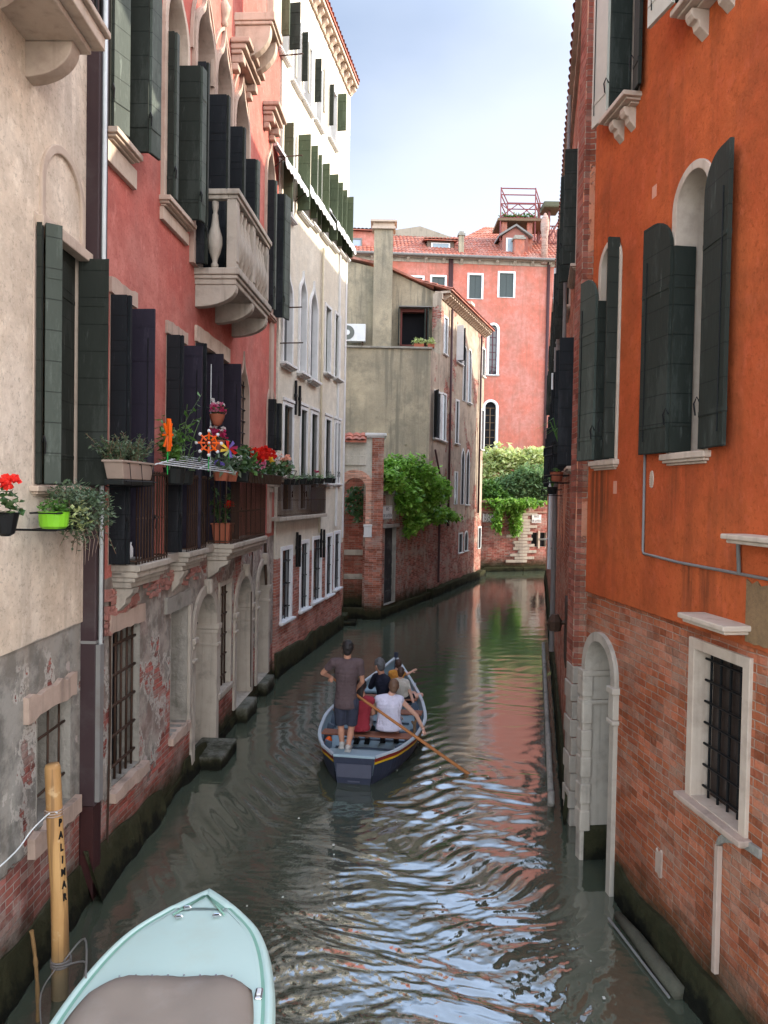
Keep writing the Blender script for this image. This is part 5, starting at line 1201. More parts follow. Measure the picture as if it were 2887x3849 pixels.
# ================================================================ FAR ORANGE HOUSE (receding along the right bank)
TM=.208
def txy(d): return (2.49+TM*(d-9.6),d)
TR=Fac('house',txy(9.6),txy(39.0),'long peeling orange house receding along the right bank with many shutters and pipes','house',7,face=(0,30))
mat_tr=wallmat('peeling orange render',(.72,.29,.15),(.62,.25,.15),zb=3.4,zamp=.9,patch=.44,br=(.42,.13,.07),br2=(.28,.08,.05),mortar=(.50,.38,.28),algae=.6,streak=.5,streakcol=(.5,.36,.26),grime=.3)
def tw(d0,d1,z0,z1,leafs=1,mats=(M['black'],),w=.34,kind='rect',pane='dark'):
    u0=(Vector(txy(d0)).to_3d()-TR.o).dot(TR.d); u1=(Vector(txy(d1)).to_3d()-TR.o).dot(TR.d); u0,u1=sorted((u0,u1))
    sh=[(u0+.01,-.02,None,((w,93),),list(mats),'flat'),(u1-.01,-.02,None,((w,90),(.05,5)),list(mats),'flat')]
    return window(TR,(u0,u1,z0,z1),kind,.06,.03,.2,M['warmstone'],pane=pane,sash=False,sill=(.10,.09),shut=sh)
for (d0,d1) in ((10.6,11.5),(12.6,13.5),(14.8,15.7),(17.2,18.1),(20,21),(23.5,24.5),(28,29),(33,34)): tw(d0,d1,4.75,6.6,w=.26)
for (d0,d1) in ((10.9,11.8),(13.2,14.1),(16,16.9),(19.5,20.4),(24,25),(30,31)): tw(d0,d1,7.7,9.4,mats=(M['green'],),w=.24)
TR.wall([(0,-.6),(TR.len,-.6),(TR.len,11.1),(0,11.1)],mat_tr,.3)
tile_roof(TR.root,-.1,TR.len,.10,11.12,-5.5,16.6,'roof',.22,.4)  # ridge is out of view, raised to keep sun off the opposite walls
cornice_brackets(TR,0,TR.len,11.0,.5,.07,.12,.12,M['warmstone'],slabh=.03)
# end face toward the viewer
inv=(Matrix.Translation(TR.root.location)@Matrix.Rotation(TR.root.rotation_euler.z,4,'Z')).inverted()
m=MB(); x0=txy(9.6)[0]; m.box(x0+.012,x0+2.2,9.585,9.95,.9,11.05); addw(m,'end_pilaster',wallmat('pilaster brick',(.4,.3,.2),(.4,.3,.2),br=(.36,.115,.075),br2=(.26,.08,.055),mortar=(.36,.22,.16),algae=0,brickonly=True,fadebrick=.2),TR.root)
m=MB()
for i in range(9): m.box(x0-.0-.02*(i%2),x0+.22+.03*(i%2),9.56,9.9,.0+i*.235,.225+i*.235)
addw(m,'quoin',M['stone'],TR.root,bevel=.012)
# downpipes on its face
for k,(d,z0,z1,mt,r_) in enumerate(((16.2,.9,8.4,M['pipegrey'],.055),(21.5,2.2,10.9,M['pipewhite'],.06),(18.5,4.5,10.9,M['pipegrey'],.05),(12.3,4.9,10.9,M['pipegrey'],.03))):
    u=(Vector(txy(d)).to_3d()-TR.o).dot(TR.d); m=MB(); m.tube([(u,.12,z0),(u,.12,z1)],r_,8)
    for i in range(5): z=z0+(z1-z0)*(i+.5)/5; m.lathe([(r_*1.25,0),(r_*1.25,.04)],(u,.12,z),8)
    m.build('downpipe',mt,TR.root,smooth=False)
m=MB(); u=(Vector(txy(10.9)).to_3d()-TR.o).dot(TR.d); 
m.box(u-.35,u+.35,.01,.05,1.85,2.8); m.tube([(u,.0,2.45),(u,.32,2.42)],.03,6); m.lathe([(.02,0),(.09,.02),(.11,.16),(.05,.26)],(u,.2,2.3),8); m.build('iron_lamp_hook',M['iron'],TR.root)
# mooring rail along its foot
m=MB(); a=Vector((*txy(10.0),.12))+Vector((-.22,0,0)); b=Vector((*txy(21.0),.12))+Vector((-.25,0,0)); m.tube([a,(a+b)/2+Vector((0,0,.02)),b],.045,8)
for t in (0.02,.25,.5,.75,.98): p=a.lerp(b,t); m.tube([p+Vector((.0,0,-.7)),p+Vector((0,0,.08))],.05,7)
tag(m.build('mooring_rail',M['rawstone'],None,smooth=True),'long low timber fender rail along the foot of the receding orange house','rail')
bank('plinth',TR.root,TR,[(TR.len,.05,.4,.2),(0,.05,.4,.14)])
# window boxes with plants on the far orange house
for k,(d,z,pm,lab,h) in enumerate(((12.1,4.55,M['terracotta'],'hanging wire basket with a terracotta pot on the receding orange house',.1),(15.5,4.35,M['potblack'],'black pot of dry shoots on an iron bracket further along the orange house',.25),(11.2,4.95,M['potblack'],'pot of arching spider-plant leaves on the receding orange house sill',.45))):
    x,y=txy(d); x-=.20; t_=empty('potted_plant',(x,y,z),0,lab,'potted plant'); m=MB(); m.lathe([(.06,0),(.09,.02),(.11,.15),(.12,.16)],(0,0,0),10); m.build('pot',pm,t_)
    m=MB()
    for i in range(26 if k==2 else 18):
        a_=random.uniform(0,2*PI); L_=h*random.uniform(.6,1.1); dd=Vector((math.cos(a_),math.sin(a_),0)); m.tube([Vector((0,0,.14)),dd*L_*.3+Vector((0,0,.14+L_*.8)),dd*L_*.8+Vector((0,0,.14+L_*.55))],[.006,.008,.002],3)
    m.build('foliage',M['leaf'],t_)
    m=MB(); 
    for zz in (-.02,.1): m.tube([(-.16,-.3,zz),(-.16,.3,zz),(.2,.3,zz),(.2,-.3,zz),(-.16,-.3,zz)],.008,4)
    for q in ((-.16,-.3),(-.16,.3),(-.16,0)): m.tube([(q[0],q[1],-.02),(q[0],q[1],.1)],.007,4)
    m.build('bracket',M['irondark'],t_)
# ================================================================ PLANTS AND SMALL THINGS
def pk(px,py,off): u,z=PK.hit(px,py,off); return PK.world(u,off,z)
def be(px,py,off): u,z=BE.hit(px,py,off); return BE.world(u,off,z)
def trough(mb,w,d,h,taper=.85):
    vs=[(-w/2*taper,-d/2*taper,0),(w/2*taper,-d/2*taper,0),(w/2*taper,d/2*taper,0),(-w/2*taper,d/2*taper,0),(-w/2,-d/2,h),(w/2,-d/2,h),(w/2,d/2,h),(-w/2,d/2,h)]
    mb.add(vs,[(0,3,2,1),(0,1,5,4),(1,2,6,5),(2,3,7,6),(3,0,4,7)])
    mb.box(-w/2-.012,w/2+.012,-d/2-.012,d/2+.012,h-.025,h-.001); return mb
def blossoms(g,name,mat,cen,n,size,cr):
    m=MB()
    for i in range(n):
        c=Vector(cen)+Vector((random.uniform(-1,1)*cr[0],random.uniform(-1,1)*cr[1],random.uniform(-1,1)*cr[2]))
        for k in range(11):
            a=random.uniform(0,2*PI); e=random.uniform(-.3,1.2); d=Vector((math.cos(a)*math.cos(e),math.sin(a)*math.cos(e),math.sin(e)))
            w=d.orthogonal().normalized()*size*.45; L=d*size*random.uniform(.6,1)
            m.add([c,c+L*.6+w,c+L,c+L*.6-w],[(0,1,2,3)])
    return m.build(name,mat,g)
AZ=PK.root.rotation_euler.z
# rosemary trough, nearest bay
p=pk(488,1803,.36); g=empty('planter',p,AZ,'beige trough of bushy rosemary on the nearest bay of the iron balcony','planter','plant troughs on the pink house balcony')
trough(MB(),.86,.20,.19).build('trough',M['potbeige'],g,bevel=.008)
m=MB(); m.box(-.40,.40,-.10,.10,-.06,-.005); m.build('drip_tray',M['potblack'],g,bevel=.01)
m=MB(); 
for i in range(15): sprigs(m,(random.uniform(-.38,.38),random.uniform(-.08,.08),.17),3,.34 if i%4 else .24,.7,.024,26,droop=.1)
m.build('rosemary',[M['leafrose'],M['wood']],g)
m=MB()
for x in (-.3,0,.3): m.tube([(x,-.12,.15),(x,.12,.16),(x,.14,-.06),(x,-.12,-.08)],.006,4)
m.tube([(-.42,.135,-.02),(.42,.135,-.02)],.006,4); m.build('hanger',M['irondark'],g)
# tall green plants in black pots, middle bay
p=pk(655,1822,.32); g=empty('potted_plant',p,AZ,'tall leafy shrub in a black pot behind the rosemary trough','potted plant')
MB().lathe([(.09,0),(.12,.02),(.14,.2),(.15,.21)],(0,0,0),14).build('pot',M['potblack'],g,smooth=False)
m=MB(); 
for i in range(11): sprigs(m,(random.uniform(-.04,.26),random.uniform(-.05,.05),.18),1,random.uniform(.6,.98),.33,.06,18,droop=.05)
m.build('foliage',[M['leaf'],M['leafrose']],g)
p=pk(690,1822,.30); g=empty('potted_plant',p,AZ,'spindly tomato plant with thin stems in a black pot on the middle bay','potted plant')
MB().lathe([(.09,0),(.12,.02),(.14,.17),(.15,.18)],(0,0,0),14).build('pot',M['potblack'],g)
m=MB()
for i in range(4): sprigs(m,(random.uniform(-.05,.05),random.uniform(-.04,.04),.15),1,random.uniform(.6,.95),.22,.04,9)
for i in range(3): sprigs(m,(random.uniform(-.45,-.2),0,.15),1,random.uniform(.35,.55),.22,.04,9)
m.build('foliage',[M['leafrose'],M['leaf']],g)
def windmill(px,py,off,kind,lab,r_=.11,zs=.35):
    p=pk(px,py,off); g=empty('toy_windmill',p,AZ,lab,'toy windmill'); m=MB(); m.tube([(0,0,-zs),(0,0,0)],.007,6); m.build('stick',simple('green stick',(.03,.4,.08),None,.4),g)
    if kind=='star':
        m=MB(); fwd=Vector((1,.35,0)).normalized(); sd=Vector((-fwd.y,fwd.x,0)); 
        for k in range(8):
            a=2*PI*k/8; c=sd*math.cos(a)+Vector((0,0,math.sin(a))); b=2*PI*(k+3)/8; e=sd*math.cos(b)+Vector((0,0,math.sin(b)))
            m.tube([c*r_*.3,c*r_],.014,5); m.tube([c*r_*.72,(sd*math.cos(2*PI*(k+1)/8)+Vector((0,0,math.sin(2*PI*(k+1)/8))))*r_*.72],.010,5)
        m.ell((0,0,0),.03,.03,.03,None,8,6); m.build('vanes',M['orangepl'],g)
        m=MB()
        for k in range(8):
            a=2*PI*k/8; c=sd*math.cos(a)+Vector((0,0,math.sin(a))); m.ell(c*r_*1.08,.024,.024,.024,None,7,5)
        m.ell(fwd*.03,.018,.018,.018,None,7,5); m.build('tips',M['white'],g)
    elif kind=='edge':
        m=MB(); fwd=Vector((.15,1,0)).normalized()
        for k in range(8):
            a=2*PI*k/8; c=fwd*math.cos(a)*.35+Vector((0,0,math.sin(a))); m.tube([c*.02,c*r_*1.25],.016,5)
        m.tube([Vector((.01,.02,-r_*1.2)),Vector((.03,.04,-r_*.4)),Vector((.03,.04,r_*.4)),Vector((.01,.02,r_*1.2))],.02,6); m.build('vanes',M['orangepl'],g)
    else:
        fwd=Vector((1,.3,0)).normalized(); sd=Vector((-fwd.y,fwd.x,0)); cols=['cerise','violet','red','yellow','yellow','leafpale','violet','red']
        for k in range(8):
            a=2*PI*k/8; c=sd*math.cos(a)+Vector((0,0,math.sin(a))); b=a+.75; e=sd*math.cos(b)+Vector((0,0,math.sin(b)))
            m=MB(); m.add([Vector((0,0,0)),c*r_,(c+e)*r_*.62+fwd*.03,e*r_*.35+fwd*.03],[(0,1,2,3)]); o=m.build('vane',M[cols[k]],g); s_=o.modifiers.new('Solidify','SOLIDIFY'); s_.thickness=.003
    return g
windmill(631,1635,.5,'edge','orange star windmill seen edge-on in front of the tall shrub',.15,.45)
windmill(785,1665,.55,'star','orange star windmill with white tips facing the canal',.15,.38)
windmill(861,1688,.5,'multi','rainbow petal windmill beside the red flower trough',.12,.30)
# wall-hung half pots
for k,(px,py,lab) in enumerate(((816,1595,'upper terracotta pot of pink roses hanging on the plum shutters'),(816,1692,'lower terracotta pot of cerise flowers hanging on the plum shutters'))):
    p=pk(px,py,.30); g=empty('hanging_pot',p,AZ,lab,'hanging pot','flower pots hung between the shutters')
    MB().lathe([(.02,-.03),(.07,0),(.10,.08),(.115,.14),(.12,.15)],(0,0,0),14).build('pot',M['terracotta'],g,smooth=True)
    blossoms(g,'blossoms',M['cerise'] if k else M['pink'],(.0,.0,.24),16,.05,(.14,.10,.06)); blossoms(g,'pale_blossoms',M['whitefl'],(-.02,.0,.33),9,.04,(.11,.08,.04)); blossoms(g,'dark_blossoms',M['cerise'],(.04,.02,.22),8,.045,(.12,.1,.05))
    m=MB(); leaves(m,blobpts((0,0,.2),.16,.12,.07,50),.05); m.build('foliage',M['leafdark'],g)
    m=MB(); m.tube([(.0,-.1,-.4),(0,-.1,.9 if k==0 else .3)],.007,5); m.build('hanging_rod',M['pipewhite'],g)
# flower troughs on the far bay
p=pk(845,1808,.46); g=empty('planter',p,AZ,'two small terracotta pots of violets in the side rack of the far bay','planter','plant troughs on the pink house balcony')
m=MB(); 
for x in (-.32,.22): m.lathe([(.09,0),(.12,.14),(.13,.15)],(x,0,.0),12)
m.build('pot',M['terracotta'],g)
m=MB(); leaves(m,[(random.uniform(-.45,.35),random.uniform(-.1,.1),.17+random.uniform(0,.14)) for _ in range(90)],.06,.4,3.2); m.build('foliage',M['leafrose'],g)
blossoms(g,'blossoms',M['violet'],(.25,0,.24),8,.045,(.08,.06,.04))
p=pk(975,1812,.52); g=empty('planter',p,AZ,'long black trough crowded with red, pink, white and peach flowers on the far bay','planter','plant troughs on the pink house balcony')
m=MB(); 
for i in range(-4,5): 
    x=i*.30; m.box(x-.14,x+.14,-.12,.12,-.02,.15)
m.build('trough',M['potblack'],g,bevel=.02)
m=MB(); 
for x in [i*.11-1.25 for i in range(24)]: m.obox((x,.14,.05),(.012,0,.006),(0,.008,0),(.02,.01,.08))
m.build('twigs',M['iron'],g)
def lp(px,py,off=.52): q=pk(px,py,off); return Matrix.Rotation(-AZ,3,'Z')@(q-p)
m=MB()
for (a_,b_,rx,rz,n) in ((915,1745,.22,.16,120),(950,1765,.30,.12,130),(1000,1765,.35,.12,150),(1040,1765,.35,.12,130),(1075,1755,.25,.16,120),(915,1700,.16,.09,50),(890,1750,.14,.14,60)): leaves(m,blobpts(lp(a_,b_),rx,.16,rz,n),.085,.3,1.4)
m.build('foliage',M['leafdark'],g)
m=MB(); leaves(m,blobpts(lp(925,1745),.18,.15,.12,60),.10,.3,1.6); m.build('bright_foliage',M['leaf'],g)
blossoms(g,'red_blossoms',M['red'],lp(962,1712),34,.095,(.36,.10,.09)); blossoms(g,'red_blossoms',M['red'],lp(1005,1705),18,.085,(.3,.10,.10)); blossoms(g,'pink_blossoms',M['pink'],lp(975,1752,.58),26,.055,(.22,.05,.10))
blossoms(g,'yellow_blossoms',M['yellow'],lp(1012,1730,.58),9,.07,(.12,.05,.05)); blossoms(g,'white_blossoms',M['whitefl'],lp(1036,1730,.56),15,.075,(.22,.08,.10)); blossoms(g,'peach_blossoms',M['peach'],lp(1072,1735,.56),10,.07,(.22,.08,.12)); blossoms(g,'white_blossoms',M['whitefl'],lp(893,1735),6,.06,(.1,.05,.08))
m=MB(); q=[lp(1060,1795),lp(1100,1802),lp(1115,1770),lp(1075,1765)]
for a_,b_ in zip(q,q[1:]+q[:1]): m.tube([a_,b_],.010,5)
for t in (.25,.5,.75): m.tube([q[0].lerp(q[1],t),q[3].lerp(q[2],1-t)],.007,4)
m.build('wire_basket',M['iron'],g)
# big terracotta pot on the far bay floor
un,uf,pp=BAY[2]; w=PK.world(un-.22,.20,ZF+.0); g=empty('potted_plant',w,AZ,'large square terracotta pot with a climbing tomato plant inside the far bay railing','potted plant')
m=MB(); trough(m,.30,.30,.32,.78); m.build('pot',M['terracotta'],g,bevel=.01)
m=MB(); 
for i in range(9): sprigs(m,(random.uniform(-.1,.1),random.uniform(-.08,.08),.3),1,random.uniform(.5,.85),.16,.05,14)
m.build('foliage',[M['leafdark'],M['leaf']],g)
m=MB(); m.tube([(-.05,.03,.3),(-.06,.03,1.0)],.012,5); m.build('cane',M['potbeige'],g)
blossoms(g,'red_toy_petals',M['red'],(.02,.10,.62),4,.09,(.03,.02,.04))
# clothes airer across the balcony
g=empty('clothes_airer',(0,0,0),0,'folding clothes airer of thin pale rods laid along the balcony railing','clothes airer'); m=MB()
for k in range(6):
    a=pk(590+k*18,1742-k*5.5,.62-.08*k); b=pk(880+k*6,1778-k*6,.62-.08*k); m.tube([a,b],.0075,5)
a0=pk(585,1745,.62); a1=pk(690,1716,.25); b0=pk(884,1779,.62); b1=pk(908,1748,.25); m.tube([a0,a1],.008,5); m.tube([b0,b1],.008,5); m.tube([a0.lerp(b0,.45),a1.lerp(b1,.45)],.008,5)
m.build('rods',M['pipewhite'],g)
# saucer and bucket on near bay
un,uf,pp=BAY[0]; w=PK.world(un-.15,.15,ZF+.0); g=empty('washing_bowl',w,AZ,'pale plastic bowl and bottle on the floor of the nearest bay','bowl')
MB().lathe([(.07,0),(.12,.06),(.13,.065),(.115,.06),(.06,.01)],(0,0,0),14).build('bowl',M['pipegrey'],g,smooth=True)
MB().lathe([(.03,0),(.03,.16),(.012,.2),(.014,.23)],(-.12,-.05,0),10).build('bottle',M['white'],g,smooth=True)
# ---- beige house: window box and red geranium
p=be(228,1985,.26); g=empty('window_box',p,BE.root.rotation_euler.z,'wire window box with a lime green pot and sprawling succulent greenery below the green shutters','window box')
m=MB(); 
for zz in (0,.14): 
    for y in (-.10,.12): m.tube([(-.42,y,zz),(.36,y,zz)],.008,4)
    for x in (-.42,-.2,0,.2,.36): m.tube([(x,-.1,zz),(x,.12,zz)],.006,4)
m.tube([(.36,-.24,.0),(.36,.12,0)],.01,5); m.build('rack',M['irondark'],g)
m=MB(); m.lathe([(.09,0),(.115,.02),(.125,.14),(.13,.145)],(.18,.02,.005),16); m.build('lime_pot',M['lime'],g,smooth=False)
m=MB(); trough(m,.42,.2,.14); m.v=[(v[0]-.18,v[1],v[2]+.005) for v in m.v]; m.build('trough',M['potblack'],g)
m=MB(); leaves(m,blobpts((.18,.02,.19),.13,.11,.06,160),.028); m.build('herbs',M['leaf'],g)
m=MB()
for (c,rx,ry,rz,n) in (((-.15,.05,.22),.30,.20,.17,620),((-.42,.08,.20),.24,.20,.18,480),((-.05,.1,.08),.20,.14,.16,260),((-.60,.1,.12),.16,.16,.16,250),((-.22,.12,-.02),.12,.1,.13,120),((.02,.06,.30),.16,.12,.10,160)):
    leaves(m,blobpts(c,rx,ry,rz,n,.5),.026,.4,1.9)
for i in range(26): sprigs(m,(random.uniform(-.65,.1),random.uniform(-.02,.15),.2),1,.22,1.2,.022,16,droop=.3)
for i in range(8): sprigs(m,(random.uniform(-.35,-.1),.14,.05),1,.32,1.4,.022,16,droop=1.7)
m.build('foliage',[M['leaffig'],M['wood']],g)
m=MB(); leaves(m,blobpts((-.02,.14,.10),.16,.08,.13,110),.035); m.build('pale_leaves',M['leafpale'],g)
m=MB(); 
for i in range(5): a_=Vector((-.45+i*.1,.12,.0)); m.tube([a_,a_+Vector((-.03,.03,-.12)),a_+Vector((.02-.02*i,.02,-.25-.03*i))],[.003,.003,.001],4)
m.build('dry_stems',M['potbeige'],g)
p=be(22,1900,.40); g=empty('hanging_planter',p,0,'red geranium with dark leaves in a planter at the left edge','planter')
MB().lathe([(.03,-.22),(.06,-.2),(.09,-.06),(.1,-.05)],(0,0,0),12).build('pot',M['irondark'],g)
m=MB(); leaves(m,blobpts((0,0,.02),.12,.12,.09,70),.06,.3,1.2); m.build('foliage',M['leafdark'],g); blossoms(g,'blossoms',M['red'],(.0,0,.16),13,.045,(.06,.06,.04))
# ---- white house planters
WZ=WH.root.rotation_euler.z
for k,(px,py,n,col,lab) in enumerate(((1092,1822,3,None,'first clump of grasses in black pots on the white house balcony'),(1150,1820,3,None,'middle clump of grasses in black pots on the white house balcony'),(1195,1818,2,'peach','last clump of grasses with a pink bloom on the white house balcony'),(1240,1816,2,None,'small black pot of grass on the white house sill beyond the balcony'))):
    u,z=WH.hit(px,py,.2); w=WH.world(u,.2,z); g=empty('planter',w,WZ,lab,'planter','pots along the white house balcony'); m=MB()
    for i in range(n): m.lathe([(.10,0),(.13,.13),(.14,.14)],((i-(n-1)/2)*.34,0,.0),10)
    m.build('pot',M['potblack'],g)
    m=MB()
    for i in range(int(n*26)): 
        x=random.uniform(-.5,.5)*n*.34; L_=random.uniform(.12,.42); a_=random.uniform(0,6.3); m.add([(x,.0,.1),(x+.012,0,.1),(x+math.cos(a_)*L_*.5,math.sin(a_)*L_*.5,.1+L_)],[(0,1,2)])
    leaves(m,blobpts((0,.02,.17),n*.17,.13,.07,n*30),.05); m.build('foliage',M['leaffig'] if k%2 else M['leafbush'],g)
    if col: blossoms(g,'blossoms',M['cerise'],(.1,0,.32),4,.05,(.05,.05,.05))
# ================================================================ MOORING POLE AND ROPES
pb=at_z(228,3745,0); ptp=Vector((0,0,2.02)); 
g=empty('mooring_pole',(pb.x,pb.y,0),0,'thick yellow-brown wooden mooring pole lettered in black beside the mint boat','mooring pole')
top=at_d(196,2872,pb.y); dx=top.x-pb.x
def poleM():
    t=NT('mooring pole wood'); o=t.obj(); n=t.noise(t.map(o,(5,5,1.2)),1,5,.6); c=t.mix(t.ss(n,.3,.7),(.42,.24,.085),(.30,.15,.045)); c=t.mix(t.ss(t.noise(t.map(o,(26,26,.6)),1,4),.58,.66,0,.6),c,(.12,.06,.02)); c=t.mix(t.ss(t.noise(o,9,5),.6,.72,0,.6),c,(.52,.36,.18))
    x,y,z=t.xyz(o); c=t.mix(t.ss(z,.15,.5,.75,0),c,(.14,.12,.07))
    return t.fin(color=c,rough=.7,normal=t.bump(t.math('MULTIPLY',t.noise(t.map(o,(20,20,1)),1,5),.008)))
m=MB(); m.tube([(0,0,-.9),(-.005,0,.4),(dx*.3+.006,0,.9),(dx*.6-.004,0,1.4),(dx*.96,0,top.z-.03),(dx,0,top.z)],[.072,.070,.067,.066,.063,.054],20); m.build('pole',poleM(),g,smooth=True)
ltm=M['irondark']
dirv=(Vector((0,0,0))-Vector((pb.x,pb.y,0))).normalized(); side=Vector((-dirv.y,dirv.x,0))
for i,chh in enumerate('PALIMAR'):
    z=1.50-.105*i; cx=dx*z/top.z; ang=math.radians(38); nrm=(dirv*math.cos(ang)+side*math.sin(ang)); 
    cu=bpy.data.curves.new('letter','FONT'); cu.body=chh; cu.align_x='CENTER'; cu.align_y='CENTER'; cu.size=.085; cu.extrude=.004; cu.offset=.003
    tmp=bpy.data.objects.new('tmp',cu); COL.objects.link(tmp); bpy.context.view_layer.update(); me=bpy.data.meshes.new_from_object(tmp.evaluated_get(bpy.context.evaluated_depsgraph_get())); bpy.data.objects.remove(tmp)
    me.materials.append(ltm); o=bpy.data.objects.new('letter',me); COL.objects.link(o); o.parent=g
    rr=.0705; cx=float(np.interp(z,[.4,.9,1.4,top.z],[-.005,dx*.3+.006,dx*.6-.004,dx])); rr=float(np.interp(z,[.4,.9,1.4,2],[.0745,.0715,.0705,.068])); o.location=(cx+nrm.x*rr,nrm.y*rr,z); o.rotation_euler=(PI/2,0,math.atan2(nrm.x,-nrm.y)); o.scale=(.62,1,1)
def rope(name,label,pts,r=.009,mat=None):
    P_=catmull([tuple(p) for p in pts],5); m=MB(); m.tube(P_,r,6); return tag(m.build(name,mat or M['pipewhite'],None,smooth=True),label,'rope')
pt_=Vector((pb.x+dx*.8,pb.y-.07,1.60))
rope('rope','pale rope tied round the upper pole and slanting down to the left edge',[pt_+Vector((.06,0,.0)),pt_,at_d(120,3120,5.9),at_d(60,3200,5.7),at_d(-60,3310,5.4)],.006)
m=MB(); 
for i in range(3): m.tube([(pb.x+dx*.78+.072*math.cos(t*PI/8),pb.y+.072*math.sin(t*PI/8),1.56+i*.022) for t in range(17)],.007,5)
tag(m.build('rope_coil',M['potbeige'],None,smooth=True),'three turns of pale rope knotted round the upper mooring pole','rope')
m=MB(); 
for i in range(3): m.tube([(pb.x+.078*math.cos(t*PI/8),pb.y+.078*math.sin(t*PI/8),.28+i*.022) for t in range(17)],.009,5)
a_=at_z(298,3730,.58); m.tube(catmull([(pb.x+.05,pb.y-.06,.30),(pb.x+.25,pb.y-.1,.36),tuple(a_)],5),.008,5); m.tube(catmull([(pb.x+.05,pb.y-.06,.34),(pb.x+.2,pb.y-.0,.5),tuple(a_+Vector((.0,.12,.03)))],5),.008,5); m.tube(catmull([(pb.x+.0,pb.y-.08,.30),(pb.x-.05,pb.y-.25,.2),(pb.x+.02,pb.y-.4,.02)],5),.006,5)
tag(m.build('mooring_rope',M['pipegrey'],None,smooth=True),'grey mooring rope tying the mint boat to the foot of the pole','rope')
p=at_z(95,3849,.1); m=MB(); m.tube(catmull([(p.x-.05,p.y+.2,.72),(p.x-.03,p.y+.22,.5),(p.x,p.y+.2,.25),(p.x+.03,p.y+.15,-.1)],5),[.012+.008*random.random() for _ in range(16)],6); tag(m.build('frayed_rope',simple('ochre rope',(.30,.18,.07),(.16,.09,.04),.9,30,.01),None),'frayed ochre rope end hanging in the bottom left corner','rope')
# ================================================================ MINT BOAT
MT=simple('mint gelcoat',(.54,.70,.62),(.50,.65,.57),.42,1.5,.001,spec=.4,dirt=.22,dirtcol=(.50,.52,.40))
MTe=simple('deep mint trim',(.26,.48,.36),None,.35)
tip=at_z(788,3340,.62); ang=math.atan2(-(tip.x+1.50),tip.y-5.2)
MBt=empty('motorboat',(tip.x,tip.y,0),ang,'mint green boat with a foredeck and a brown-grey tarpaulin moored in the left foreground','boat')
Lb=5.2
prof=[(0,.0),(.06,.07),(.18,.19),(.35,.34),(.6,.52),(.85,.625),(1.15,.70),(1.5,.755),(2.0,.79),(2.8,.80),(3.8,.78),(Lb,.72)]
prof=catmull(prof,4)
def hull(pr,gz,layers):
    vs=[];n=len(pr); rows=[]
    for (fr_,z) in layers:
        row=[]
        for (y,w) in pr: row.append((-w*fr_,-y,z(y) if callable(z) else z))
        rows.append(row)
    return rows
zg=lambda y: .62-.07*min(1,y/2.5)
m=MB()
def strip(m,rowsL,closed=False):
    n=len(rowsL[0]); k=len(rowsL); vs=[p for r_ in rowsL for p in r_]
    m.add(vs,[(j*n+i,j*n+i+1,(j+1)*n+i+1,(j+1)*n+i) for j in range(k-1) for i in range(n-1)])
for sgn in (-1,1):
    rows=[]
    for (f_,z_,o_) in ((1,0,0),(1.0,-.05,.022),(1.0,-.09,.022),(.985,-.12,0),(.93,-.3,0),(.86,-.52,0),(.6,-.85,0),(.0,-.95,0)):
        rows.append([(sgn*((w+o_*min(1,y/.1+.1))*f_),-y+ (.05 if y<.02 else 0)*0,zg(y)+z_) for (y,w) in prof])
    strip(m,rows)
m.build('hull',MT,MBt,smooth=True)
m=MB()   # rolled gunwale: outer lip, groove, inner flange
for sgn in (-1,1):
    rows=[]
    for (o_,z_) in ((0,0),(-.02,.018),(-.045,.018),(-.055,.004),(-.075,.004),(-.085,.014),(-.11,.014)):
        rows.append([(sgn*max(0,(w+o_)),-y-(-o_*1.2 if y<.3 else -o_*.3),zg(y)+z_) for (y,w) in prof])
    strip(m,rows)
m.build('gunwale',MT,MBt,smooth=True)
m=MB()
for sgn in (-1,1): strip(m,[[(sgn*max(0,w-.052),-y-.07 if y<.3 else -y-.02,zg(y)+.007) for (y,w) in prof],[(sgn*max(0,w-.078),-y-.095 if y<.3 else -y-.03,zg(y)+.0072) for (y,w) in prof]])
m.build('gunwale_groove',MTe,MBt)
m=MB(); rows=[]
for s in range(-6,7):
    t=s/6; rows.append([(t*max(0,w-.10),-y-(.11 if y<.3 else .05),zg(y)+.012+.035*(1-t*t)*min(1,y/1.0)) for (y,w) in prof if y<=3.2])
strip(m,rows); m.build('foredeck',MT,MBt,smooth=True)
m=MB(); m.tube([(-.22,-.47,.625+.02),(-.02,-.17,.645),(.02,-.17,.645),(.22,-.47,.645)],.008,6)
m.build('bow_moulding',MTe,MBt,smooth=True)
CHR=simple('chrome',(.6,.6,.6),None,.2,metal=1)
m=MB()
for (x,y) in ((-.12,-.38),(-.16,-.52),(.16,-.50)):
    m.obox((x,y,.655),(.028,.01,0),(-.004,.012,0),(0,0,.008)); m.tube([(x-.035,y,.655),(x-.02,y,.672),(x+.02,y,.672),(x+.035,y,.655)],.005,5)
m.build('cleat',CHR,MBt)
m=MB(); m.obox((.645,-1.42,.60),(.03,.0,0),(0,.06,0),(0,0,.012)); m.build('socket_plate',CHR,MBt,bevel=.012); m=MB(); m.obox((.645,-1.42,.617),(.016,0,0),(0,.035,0),(0,0,.006)); m.build('socket_cap',M['white'],MBt,bevel=.01)
